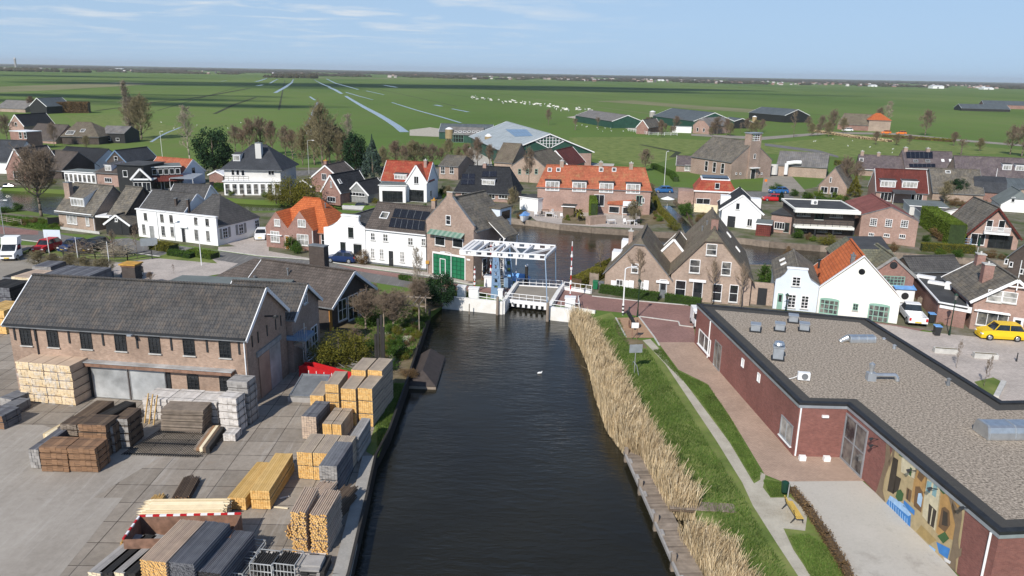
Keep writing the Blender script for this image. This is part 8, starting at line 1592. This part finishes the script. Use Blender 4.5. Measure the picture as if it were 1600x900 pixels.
car('orange vehicle on the farm road, left of the two',G(1384,209),RAD(0),4.5,kind='suv',col='orange_paint');car('orange vehicle on the farm road, right of the two',G(1408,210),RAD(0),4.5,kind='suv',col='orange_paint');car('white car parked beside the far left grey farm barn',G(88,176),RAD(0),4.5,col='white_metal')
def wheels(o,L_,W_,xs,r=.38):
 for x in xs:
  for y in(-1,1):c0=Vector((x,y*(W_/2-.22),r));m=MB();m.tube(c0,c0+Vector((0,y*.24,0)),r,r,16);wh=m.build('wheel',['black_rubber'],o,uv=False);m=MB();m.tube(c0+Vector((0,y*.241,0)),c0+Vector((0,y*.255,0)),r*.6,r*.55,10);m.build('rim',['steel'],wh,uv=False)
o=thing('pickup_truck','white pickup truck parked before the flat roofed shop','pickup',G(1424,500),RAD(76));m=MB();m.box(-.1,2.7,-.92,.92,.45,1.08);m.box(-2.7,-.103,-.92,-.8,.45,1.08);m.box(-2.7,-.103,.8,.92,.45,1.08);m.box(-2.7,-2.6,-.797,.797,.45,1.08);m.box(-2.6,-.103,-.797,.797,.45,.6);m.build('body',['white_metal'],o)
m=MB();m.add([(-.1,-.88,1.08),(1.6,-.88,1.08),(1.6,.88,1.08),(-.1,.88,1.08),(.1,-.72,1.72),(1.0,-.72,1.72),(1.0,.72,1.72),(.1,.72,1.72)],[(0,1,5,4),(1,2,6,5),(2,3,7,6),(3,0,4,7)]);m.build('windows',['glass'],o);m=MB();m.box(.08,1.05,-.75,.75,1.723,1.8);m.build('roof',['white_metal'],o);wheels(o,5.4,1.9,(-1.75,1.85),.42)
for y in(-.8,.8):m=MB();m.box(-2.74,-2.702,y-.1,y+.1,.7,1.0);m.build('tail_light',['red_paint'],o)
m=MB();m.box(-2.75,-2.703,-.3,.3,.5,.62);m.build('number_plate',['yellow_paint'],o)
o=thing('delivery_truck','white flatbed delivery truck with high cab box at the left edge','truck',G(26,402),RAD(-82));m=MB();m.prism([(2.6,-.95,.4),(2.6,-.95,1.05),(1.9,-.95,1.3),(1.3,-.95,2.1),(.3,-.95,2.1),(.3,-.95,.4)],(0,1.9,0));m.build('cab',['white_metal'],o);m=MB();m.prism([(1.96,-.8,1.32),(1.40,-.8,2.05),(1.38,.8,2.05),(1.94,.8,1.32)],(.05,0,.02));m.build('windscreen',['glass'],o)
for y in(-.96,.93):m=MB();m.prism([(1.7,y,1.3),(1.2,y,2.0),(.5,y,2.0),(.5,y,1.3)],(0,.03,0));m.build('side_window',['glass'],o)
m=MB();m.prism([(1.5,-.97,2.1),(1.2,-.97,2.95),(.1,-.97,3.05),(.1,-.97,2.1)],(0,1.94,0));m.build('cab_box',['white_metal'],o);m=MB();m.box(-3.4,.25,-1.0,1.0,.75,.9);m.build('flatbed',['wood_weather'],o);wheels(o,6,1.9,(-2.2,1.7),.38);m=MB();m.box(2.6,2.64,-.7,.7,.7,.9);m.box(2.6,2.65,-.3,.3,.45,.58,1);m.build('grille',['dark_frame','yellow_paint'],o)
o=thing('utility_vehicle','small white utility vehicle half hidden behind the hall corner','utility vehicle',G(1091,509),RAD(-92));m=MB();m.box(-1.4,1.4,-.65,.65,.35,.95);m.box(-1.4,.1,-.65,.65,.953,1.85);m.build('body',['white_metal'],o);m=MB();m.box(.1,.9,-.6,.6,.953,1.6);m.build('windows',['glass'],o);m=MB();m.box(-.1,1.0,-.66,.66,1.603,1.7);m.build('roof',['white_metal'],o);wheels(o,2.8,1.3,(-.95,.95),.28)
def lamp(label,px,py,ty,arm=.0,hd=0,mat='galva',base=None,r=.06,name='street_lamp'):
 g=G(px,py);h=hfit(g,ty);o=thing(name,label,'street lamp',g,RAD(hd));m=MB();m.tube((0,0,0),(0,0,h),r,r*.7,8);m.build('pole',[mat],o)
 if arm:m=MB();m.path([(0,0,h-.02),(arm*.3,0,h+.12),(arm,0,h+.16)],r*.6);m.build('arm',[mat],o);m=MB();m.box(arm-.1,arm+.45,-.11,.11,h+.08,h+.2);m.build('lamp_head',['white_metal'],o)
 if base=='bands':
  for i in range(6):m=MB();m.tube((0,0,.05+i*.2),(0,0,.25+i*.2),r*1.25,r*1.25,10);m.build('band',['black_rubber' if i%2==0 else 'white_paint'],o)
 return o
lamp('white street lamp with black and white banded foot right of the bridge',973,492,420,.9,20,'white_metal','bands',.09);lamp('tall pale street lamp behind the boat houses',483,272,220,1.2,0,'stone');lamp('tall pale street lamp behind the orange terrace end',1037,299,238,1.0,60,'white_metal');lamp('street lamp before the green garage door',705,463,396,.8,180,'white_metal');lamp('street lamp at the left picture edge',7,366,314,.8,0,'galva');lamp('street lamp before the long white corner house',250,382,332,.8,0,'galva');lamp('tall thin pole in the meadow above the black house',254,247,206,.4,30,'white_metal');lamp('curved white lamp over the purple terrace, left',1414,263,246,.6,180,'white_metal');lamp('curved white lamp over the purple terrace, right',1495,268,253,.6,0,'white_metal')
def pole(label,px,py,ty,r=.06,mat='white_metal',name='flagpole'):
 g=G(px,py);h=hfit(g,ty);o=thing(name,label,'pole',g);m=MB();m.tube((0,0,0),(0,0,h),r,r*.5,8);m.build('pole',[mat],o);m=MB();m.tube((0,0,h),(0,0,h+.12),r,r*.3,8);m.build('finial',[mat],o)
for k,(x,y,t_)in enumerate(((79,409,365),(124,420,372),(172,422,379),(315,415,345))):pole(('leftmost','second','third','rightmost, alone')[k]+' white flagpole by the parking ground',x,y,t_)
pole('thin post at the bank by the office canal',1102,470,452,.03);pole('white slanted mast by the right terrace',1552,300,264,.09)
def lantern(label,px,py,ty):
 g=G(px,py);h=hfit(g,ty);o=thing('lantern_post',label,'street lamp',g);m=MB();m.tube((0,0,0),(0,0,.9),.12,.07,8);m.tube((0,0,.9),(0,0,h-.7),.055,.045,8);m.bar((-.3,0,h-.95),(.3,0,h-.95),.04);m.build('post',[plain('lantern_green',(.01,.035,.02),.4)],o);m=MB();m.tube((0,0,h-.7),(0,0,h-.22),.10,.19,6);m.build('lamp_glass',['glass_mid'],o);m=MB();m.tube((0,0,h-.22),(0,0,h),.24,.03,6);m.build('lamp_hood',['lantern_green'],o)
lantern('black lantern post on the brick square right of the bridge',996,495,436);lantern('black lantern post before the flat roofed shop',1483,524,458);lantern('black lantern post before the pale blue cottage',1227,489,458)
def sign(label,px,py,ty,w_,h_,mat='galva',two=False,rot=0,postm='galva'):
 g=G(px,py);h=hfit(g,ty);o=thing('sign',label,'sign',g,RAD(rot));
 for x in((-w_*.35,w_*.35)if two else(0,)):m=MB();m.tube((x,0,0),(x,0,h),.035,.035,6);m.build('post',[postm],o)
 m=MB();m.box(-w_/2,w_/2,-.06,-.036,h-h_,h);m.build('panel',[mat],o);return o
sign('blank grey metal sign on a post in the bank grass',991,583,538,1.15,.75,'zinc',rot=8);o=sign('white notice board on two wooden legs on the tan square',991,530,504,.7,.55,'white_paint',True,postm='rust');m=MB();m.box(-.12,.15,-.068,-.062,1.0,1.14);m.build('notice',['dark_frame'],o)
sign('yellow board beneath a round plate at the white row house corner',668,428,407,.45,.45,'gold_rust');sign('pale grey hoarding beside the parking hedge',234,392,372,2.2,1.1,'zinc',True,rot=20);sign('grey hoarding over the parked cars',84,384,359,2.4,1.3,'blue_wall',True);sign('orange notice at the church drive',1196,289,280,.6,.6,'orange_paint')
o=thing('letter_box','red letter box on the street before the green garage door','letter box',G(702,453));m=MB();m.tube((0,0,0),(0,0,.5),.05,.05,6);m.build('post',['dark_frame'],o);m=MB();m.box(-.28,.28,-.22,.22,.5,1.3);m.build('box',['red_paint'],o)
o=thing('old_cannon_crane','small old windlass with red wheels on the tan paved square','windlass',G(990,512),RAD(5));o.name='windlass'
for x in(-.42,.42):m=MB();m.tube((x-.06,0,.42),(x+.06,0,.42),.42,.42,14);m.build('wheel',['rust'],o)
m=MB();m.bar((0,-.3,.5),(-.3,1.6,1.2),.28,.3);m.bar((-.35,1.4,1.1),(-.1,1.7,1.7),.14);m.tube((-.5,0,.45),(.5,0,.45),.08,.08,8);m.build('barrel',['black_board'],o)
def wheelie(label,px,py,lid='blue_light',body='dark_frame',s=1.):
 o=thing('wheelie_bin',label,'bin',G(px,py),RAD(-10));m=MB();m.add([(-.25*s,-.28*s,.08),(.25*s,-.28*s,.08),(.25*s,.28*s,.08),(-.25*s,.28*s,.08),(-.3*s,-.36*s,1.0*s),(.3*s,-.36*s,1.0*s),(.3*s,.36*s,1.0*s),(-.3*s,.36*s,1.0*s)],[(3,2,1,0),(0,1,5,4),(1,2,6,5),(2,3,7,6),(3,0,4,7),(4,5,6,7)]);m.build('body',[body],o);m=MB();m.box(-.33*s,.33*s,-.4*s,.38*s,1.003*s,1.08*s);m.build('lid',[lid],o)
 for x in(-.26,.26):m=MB();m.tube((x*s,.25,.1),(x*s+.05,.25,.1),.1,.1,8);m.build('wheel',['black_rubber'],o)
wheelie('wheeled bin with blue lid beside the shop corner',1454,504);wheelie('wheeled bin with blue lid alone on the plaza',1463,524);wheelie('green wheeled bin at the smaller gable house side',930,452,'green_door','green_door');wheelie('grey wheeled bin beside the green one',939,454,'lead','lead')
def planter(label,px,py,w_=2.1,d_=.55,h_=.5,rot=-9):
 o=thing('planter',label,'planter',G(px,py),RAD(rot));m=MB();m.box(0,w_,0,d_,0,h_-.08);m.box(0,w_,0,.08,h_-.077,h_);m.box(0,w_,d_-.08,d_,h_-.077,h_);m.box(0,.08,.083,d_-.083,h_-.077,h_);m.box(w_-.08,w_,.083,d_-.083,h_-.077,h_);m.build('box',['stone'],o);m=MB();m.box(.09,w_-.09,.09,d_-.09,h_-.078,h_-.03);m.build('earth',['soil'],o)
planter('left long white concrete planter on the plaza',1460,552);planter('right long white concrete planter on the plaza',1522,560)
sheet('tree_bed',[(1522,597),(1552,590),(1568,598),(1556,620),(1540,615)],.03,'lawn');kerb([(1568,598),(1556,622)],w=.4,h=.35)
T('young',1537,604,558,'bare sapling in the grass bed behind the hall roof',.8);T('young',1332,494,462,'bare thin sapling before the white gable front',.7);T('young',1494,575,530,'bare thin sapling between the planters and the hall',.7);T('young',1545,590,553,'second bare sapling at the right planter',.7)
pole('dark short post at the right edge of the plaza',1588,565,553,.08,'dark_frame','bollard')
a=G(1226,793);c=G(1244,822);o=thing('park_bench','yellow slatted bench with black metal legs by the footpath','bench',a,math.atan2(c.y-a.y,c.x-a.x));Lb=1.9;m=MB()
for i in range(4):m.box(0,Lb,i*.11,i*.11+.09,.42,.46)
m.build('seat',[plain('bench_yellow',(.62,.42,.10),.6)],o);m=MB()
for z,y in((.6,-.06),(.75,-.1)):m.box(0,Lb,y-.02,y+.02,z,z+.1)
m.build('backrest',['bench_yellow'],o)
for x in(.2,Lb-.2):m=MB();m.path([(x,.5,0),(x,.38,.4),(x,0,.4),(x,-.25,0)],.03);m.path([(x,-.02,.4),(x,-.13,.86)],.03);m.build('leg',['black_rubber'],o)
o=thing('litter_bin','dark green litter bin on a post by the bench','bin',G(1227,777));m=MB();m.tube((.15,0,0),(.15,0,1.1),.04,.04,6);m.build('post',['galva'],o);m=MB();m.tube((-.1,0,.4),(-.1,0,1.05),.2,.23,12);m.tube((-.1,0,1.05),(-.1,0,1.15),.23,.05,12);m.build('bin',[plain('bin_green',(.008,.04,.025),.4)],o)
for k,(x,y)in enumerate(((1253,719),(1291,720))):o=thing('stone_block',('left','right')[k]+' white painted block at the foot of the red hall wall','block',G(x,y));m=MB();m.prism([(-.22,-.16,0),(.2,-.18,0),(.24,.15,0),(-.2,.18,0)],(.02,0,.33));m.build('block',['white_wall'],o)
hedge([(1238,770),(1262,800),(1290,842),(1318,890),(1330,915)],.45,.45,'low reddish brown bare hedge along the pale terrace','leaf_brown','hedge_core_brown',dens=260,size=.04)
o=thing('handrail','thin grey curved handrail in the bank grass by the sign','handrail',G(998,588));m=MB();m.path([(0,0,0),(-.15,.4,.8),(-.35,1.1,.95),(-.4,1.4,.5)],.03);m.build('rail',['steel'],o)
o=thing('timber_posts','group of tall black old timber posts in the garden','posts',G(592,577))
for k,(x,y,h_)in enumerate(((0,0,4.6),(.25,.1,4.9),(.45,-.1,3.9),(-.25,.05,3.2))):m=MB();m.bar((x,y,0),(x+.05,y,h_),.2,.2);m.build('post',['wood_black'],o,uv=False)
o=thing('pergola','weathered timber pergola with thatch screen over the garden','pergola',G(600,515),RAD(-6))
for x,y in((0,0),(3.6,0),(0,3),(3.6,3)):m=MB();m.bar((x,y,0),(x,y,2.6),.1);m.build('post',['wood_weather'],o,uv=False)
m=MB();m.bar((-.4,0,2.65),(4.2,0,2.65),.1);m.bar((-.4,3,2.65),(4.2,3,2.65),.1)
for i in range(7):m.bar((i*.6,-.4,2.75),(i*.6,3.4,2.75),.06)
m.build('rafters',['wood_weather'],o,uv=False);sheet('garden_path',[(590,520),(640,512),(600,552),(660,500),(668,503),(640,540),(618,580),(600,585)][:2]+[(652,500),(660,503),(632,545),(600,582),(590,578),(622,540),(638,514),(596,524)],.03,'footpath')
sheet('lawn_patch',[(560,500),(600,492),(640,500),(612,514),(570,512)],.028,'lawn');sheet('lawn_patch',[(612,548),(650,540),(640,560),(615,565)],.028,'lawn')
stickpile('grey driftwood heap in the lower garden',565,575,1.8,.5,60,'wood_grey',9,'driftwood');stickpile('dark timber remains at the foot of the black posts',596,583,1.4,.4,50,'wood_black',10,'driftwood')
def planks(name,label,a,c,wd,z,pw=.14,mat='wood_weather'):
 d=(c-a).xy.to_3d();L_=d.length;o=thing(name,label,'jetty',(a.x,a.y,0),math.atan2(d.y,d.x));m=MB();R=random.Random(3)
 for i in range(int(L_/pw)):m.box(i*pw+.008,(i+1)*pw-.008,R.uniform(-.02,.02),wd+R.uniform(-.02,.02),z-.05+R.uniform(0,.008),z)
 m.build('planks',[mat],o,uv=False);m=MB();m.box(0,L_,.1,.2,z-.25,z-.055);m.box(0,L_,wd-.2,wd-.1,z-.25,z-.055);m.build('beam',['wood_dkbrown'],o,uv=False);return o,L_
a=G(1061,897,-.25);c=G(977,706,-.25);d=(c-a).normalized();a=a-d*9;j,Lj=planks('jetty','weathered grey plank jetty along the reeds on the right bank',c,a,1.25,-.25);
m=MB();m.box(0,Lj,-.12,-.0,-.42,-.2);m.build('fender_beam',['wood_grey'],j)
for k,t in enumerate((.3,4.6,8.6,12.4,16)):m=MB();m.bar((t,.12 if 0 else-.0,-1.3),(t,0,.22),.24,.24);m.build('post',['wood_weather'],j)
for k in range(8):m=MB();m.box(1.2+k*2.1,1.7+k*2.1,-.02,.14,-.23,-.12);m.build('cleat',['wood_grey'],j)
a2=G(1046,801,-.2);c2=G(1152,803,0.0);j2,_=planks('gangway','plank gangway from the bank through the reeds to the jetty',Vector((a2.x,a2.y,0)),Vector((c2.x,c2.y,0)),.95,.1)
beam('timber_edging',[(878,449),(898,447),(925,433),(960,418),(1010,414),(1180,414.5),(1330,416),(1450,421),(1568,430)][1:],.25,1.0,-.42,'wood_weather','grey timber edging along the near river bank behind the gable houses')
def poly_points(pts,n,R,soft=.0):
 P=np.array([[G(*p).x,G(*p).y]for p in pts]);lo=P.min(0);hi=P.max(0);out_=[]
 while sum(len(o)for o in out_)<n:
  Q=R.uniform(lo,hi,(n*2,2));ins=np.zeros(len(Q),bool);j=len(P)-1
  for i in range(len(P)):
   c=((P[i,1]>Q[:,1])!=(P[j,1]>Q[:,1]))&(Q[:,0]<(P[j,0]-P[i,0])*(Q[:,1]-P[i,1])/(P[j,1]-P[i,1]+1e-12)+P[i,0]);ins^=c;j=i
  out_.append(Q[ins])
 return np.concatenate(out_)[:n]
def blades(name,pts,n,h,w_,lean,mat,z0,seed=1,plume=0,wind=(.25,.1),kfun=None):
 R=np.random.default_rng(seed);Q=poly_points(pts,n,R);n=len(Q)
 H=R.uniform(*h,n);
 cl_=np.sin(Q[:,0]*1.9+np.sin(Q[:,1]*1.3)*1.7)*np.sin(Q[:,1]*1.1+1.3)*.14+1+.16*np.sin(Q[:,0]*4.3+Q[:,1]*2.1)*np.sin(Q[:,1]*3.7-Q[:,0]);H=H*cl_
 a=R.uniform(0,math.pi,n);dx=np.cos(a)*w_/2;dy=np.sin(a)*w_/2;lx=R.normal(size=n)*lean+wind[0]*R.uniform(0,1,n);ly=R.normal(size=n)*lean+wind[1]
 B0=np.stack([Q[:,0],Q[:,1],np.full(n,z0)],1);D=np.stack([dx,dy,np.zeros(n)],1);M1=B0+np.stack([lx*.35*H,ly*.35*H,H*.6],1);T1=B0+np.stack([lx*H,ly*H,H],1)
 V=np.stack([B0-D,B0+D,M1+D*.8,M1-D*.8],1).reshape(-1,3);V2=np.stack([M1-D*.8,M1+D*.8,T1+D*(.25+plume),T1-D*(.25+plume)],1).reshape(-1,3)
 o=np_mesh(name,np.concatenate([V,V2]),4,mat);o['kind']='stuff';return o
RE=[(888,498),(912,500),(930,524),(948,556),(966,592),(988,630),(1008,666),(1024,694),(1036,722),(1060,752),(1078,780),(1092,797),(1066,797),(1046,794),(1030,765),(1000,708),(978,700),(948,660),(930,610),(918,560),(905,530)]
blades('reed_bed',RE,21000,(1.2,2.15),.03,.13,'reed_m',-.75,1,.5)
blades('reed_bed',[(1068,842),(1100,838),(1124,848),(1146,874),(1166,908),(1190,960),(1130,960),(1104,900)],5200,(1.0,1.8),.028,.14,'reed_m',-.6,2,.5);blades('reed_bed',[(1058,825),(1110,825),(1128,846),(1068,846)],350,(.5,1.1),.03,.2,'reed_m',-.6,12,.5)
GR=[(918,500),(968,500),(985,545),(1012,548),(1040,590),(1110,700),(1160,775),(1200,850),(1250,930),(1300,1010),(1215,1010),(1160,900),(1120,812),(1095,798),(1040,720),(990,635),(955,570),(930,525)]
blades('tall_grass',GR,24000,(.08,.30),.035,.4,'grass_m',-.02,3)
blades('grass',[(1020,548),(1034,545),(1060,582),(1106,602),(1140,652),(1190,742),(1178,752),(1140,690),(1090,620)],16000,(.05,.16),.03,.4,'grass_m',0,4);blades('grass',[(1232,838),(1262,835),(1300,860),(1325,905),(1360,960),(1290,960),(1255,880)],9000,(.05,.16),.03,.4,'grass_m',0,5);blades('grass',[(1192,750),(1230,756),(1232,776),(1204,778)],2500,(.05,.14),.03,.4,'grass_m',0,6)
blades('grass',[(590,716),(606,677),(633,602),(612,600),(588,660)],7000,(.05,.2),.03,.4,'grass_m',0,7);blades('grass',[(690,466),(762,463),(762,459),(700,454)],2500,(.08,.25),.04,.4,'grass_m',0,8)
island('leaf_soft',((.05,.12,.015),(.09,.19,.02),(.12,.2,.03)),patch=.3,trans=.2)
blades('garden_grass',[(560,502),(640,470),(668,488),(655,540),(615,580),(560,575),(520,560)],7000,(.05,.3),.05,.5,'leaf_soft',0,9)
blades('bank_grass',[(0,336),(60,342),(94,348),(94,362),(60,359),(0,350)],6000,(.08,.3),.07,.4,'leaf_soft',0,10)
blades('reed_fringe',[(905,505),(925,545),(945,610),(960,660),(978,700),(1000,702),(980,640),(955,580),(935,530)],2500,(.5,1.3),.03,.35,'reed_m',-.85,21,.4,wind=(-.35,0))
R=random.Random(31)
for k,(x,y)in enumerate([(R.uniform(560,1000),R.uniform(520,800))for _ in range(0)]):pass
stn=MB()
def chair_set(label,px,py,mat='white_metal',table=True):
 o=thing('garden_table',label+' table','table',G(px,py),rng.uniform(0,1));m=MB();m.box(-.7,.7,-.45,.45,.7,.75);m.build('table_top',[mat],o)
 for x,y in((-.6,-.35),(.6,-.35),(-.6,.35),(.6,.35)):m=MB();m.bar((x,y,0),(x,y,.7),.05);m.build('leg',[mat],o)
for k,(x,y,lb,mt)in enumerate(((858,339,'white garden','white_metal'),(985,351,'white garden','white_metal'),(955,350,'low white box','white_metal'),(852,334,'reddish garden','rust'))):chair_set(('%s by the water, '%lb)+('on the grey deck','below the glazed awning','before the wide lean-to','before the glazed extension')[k],x,y,mt)
def gchair(label,px,py,mat='white_metal',rot=0):
 o=thing('garden_chair',label,'chair',G(px,py),rot);m=MB();m.box(-.25,.25,-.25,.25,.42,.46);m.build('seat',[mat],o);m=MB();m.box(-.25,.25,.2,.25,.463,.95);m.build('backrest',[mat],o)
 for x,y in((-.22,-.22),(.22,-.22),(-.22,.22),(.22,.22)):m=MB();m.bar((x,y,0),(x,y,.42),.04);m.build('leg',[mat],o)
for k,(x,y,mt)in enumerate(((837,338,'white_metal'),(868,340,'white_metal'),(878,341,'white_metal'),(862,334,'white_metal'),(845,338,'black_rubber'),(976,350,'white_metal'),(993,352,'white_metal'),(998,350,'black_rubber'))):gchair('%s garden chair on the terrace, number %d from the blue boat'%('black' if mt!='white_metal' else 'white',k+1)if 0 else('%s garden chair %s'%('black' if mt!='white_metal' else 'white',('nearest the blue tarp boat','right of the white deck table','last on the grey deck by the orange lean-to','behind the reddish table','beside the white one near the boat','left of the table below the glazed awning','right of the table below the glazed awning','at the sandy garden edge')[k])),x,y,mt,k*1.3)
o=thing('palm','small palm tree on the terracotta terrace','palm tree',G(904,346));m=MB();m.tube((0,0,0),(0,0,1.7),.14,.12,8);m.build('trunk',['bark'],o);m=MB()
for i in range(40):
 a=i*2.4;e_=.9-(i%10)*.17;d=Vector((c_(a),s_(a),e_));q=Vector((0,0,1.7));d1=q+d*.55;d2=d1+Vector((c_(a),s_(a),e_-.9))*.55;s=Vector((-s_(a),c_(a),0))*.16
 m.add([q,d1-s,d1+s,d2],[(0,1,2),(1,3,2)])
m.build('fronds',['leaf_olive'],o,uv=False)
o=thing('parasol','closed green parasol on the right terrace by the balcony house','parasol',G(1527,396));m=MB();m.tube((0,0,0),(0,0,2.6),.03,.03,6);m.build('pole',['white_paint'],o);m=MB();m.tube((0,0,1.1),(0,0,2.5),.2,.06,8);m.build('canopy',['bin_green'],o)
o=thing('parasol','open pale parasol in the garden beside the side ditch','parasol',G(1042,326));m=MB();m.tube((0,0,0),(0,0,2.2),.03,.03,6);m.build('pole',['white_paint'],o);m=MB();m.tube((0,0,1.9),(0,0,2.4),1.4,.05,8);m.build('canopy',['white_wall'],o)
def fence(label,pts,h,mat,slat=True,name='fence',sp=1.8,z=0):
 P=[G(*p)for p in pts];o=thing(name,label,'fence',P[0]);m=MB();pm=[]
 for a,c in zip(P,P[1:]):
  a=a-P[0];c=c-P[0];n=max(1,int((c-a).length/sp))
  for i in range(n+1):q=a.lerp(c,i/n);pm.append(q)
  if slat==2:
   for zz_ in(.35,.7,1.0):m.bar(a+Vector((0,0,h*zz_)),c+Vector((0,0,h*zz_)),.05,.08)
  else:m.bar(a+Vector((0,0,h/2)),c+Vector((0,0,h/2)),.05,h)
 m.build('panel',[mat],o)
 for q in pm:k=MB();k.bar(q,q+Vector((0,0,h+.08)),.1);k.build('post',[mat],o)
fence('dark board fence behind the dormer house garden',[(76,352),(96,350)],1.2,'black_board');fence('grey timber fence left by the road verge',[(0,346),(34,352)],.9,'wood_weather',2,sp=1.5);fence('dark mesh fence along the parking verge',[(100,405),(150,411),(200,411),(238,405)],1.2,'dark_frame',2,sp=2.2);fence('brown fence along the side ditch',[(1052,318),(1072,340),(1086,362)],1.0,'wood_dkbrown',2);fence('beige garden fence beside the red mansard house',[(1084,331),(1120,334)],1.6,'wood_pale');fence('white post fence of the distant farm garden',[(982,205),(1018,212),(1058,212)],1.4,'white_paint',2,sp=2.6);fence('blue fence on the right terrace',[(1498,384),(1516,385)],1.2,'blue_paint',2,sp=1)
fence('pale stake screen on the bank left of the smaller gable house',[(921,446),(934,448)],1.6,'wood_weather',sp=.5)
o=thing('tank_trailer','white box trailer under a blue tarpaulin beside the white gable','trailer',G(1410,478),RAD(-10));m=MB();m.box(-.9,1.1,0,3,.4,2.0);m.build('body',['white_metal'],o);m=MB();m.shell([(-1.1,-.2,2.05),(1.2,-.2,2.05),(1.2,3.4,2.6),(-1.1,3.4,2.6)],[(0,1,2,3)],.06);m.build('tarpaulin',['blue_light'],o);m=MB();m.tube((.1,-.05,1.2),(.1,-.003,1.2),.4,.4,16);m.build('spare_wheel',['black_rubber'],o)
pile('small stack of old pallets beside the pickup',(1432,476),(1446,479),1.2,h=.9,nx=4,nz=5,side='wood_weather',end='wood_weather',strap=False,cat='pallets')
o=thing('bird','white gull resting on the canal water','bird',G(843,584,-.85));m=MB();m.tube((-.2,0,.05),(0,0,.1),.03,.1,7);m.tube((0,0,.1),(.2,0,.1),.1,.04,7);m.tube((.16,0,.12),(.22,0,.26),.04,.04,6);m.build('body',['white_wall'],o)
hz_=MB();hz_.box(-13500,13500,-70,15200,-2.9,90);ho=hz_.build('haze',[],uv=False)if 0 else None
me=bpy.data.meshes.new('haze');mbz=MB();mbz.box(-16000,16000,-90,14500,-2.9,90);me.from_pydata(mbz.v,[],mbz.f);mh=bpy.data.materials.new('haze');mh.use_nodes=True;nth=mh.node_tree;nth.nodes.clear();oh=nth.nodes.new('ShaderNodeOutputMaterial');vh=nth.nodes.new('ShaderNodeVolumePrincipled');vh.inputs['Color'].default_value=(.96,.98,1,1);vh.inputs['Density'].default_value=HAZE=.00006;vh.inputs['Anisotropy'].default_value=.2;nth.links.new(vh.outputs[0],oh.inputs['Volume']);me.materials.append(mh);o=link('haze',me);o['kind']='stuff'
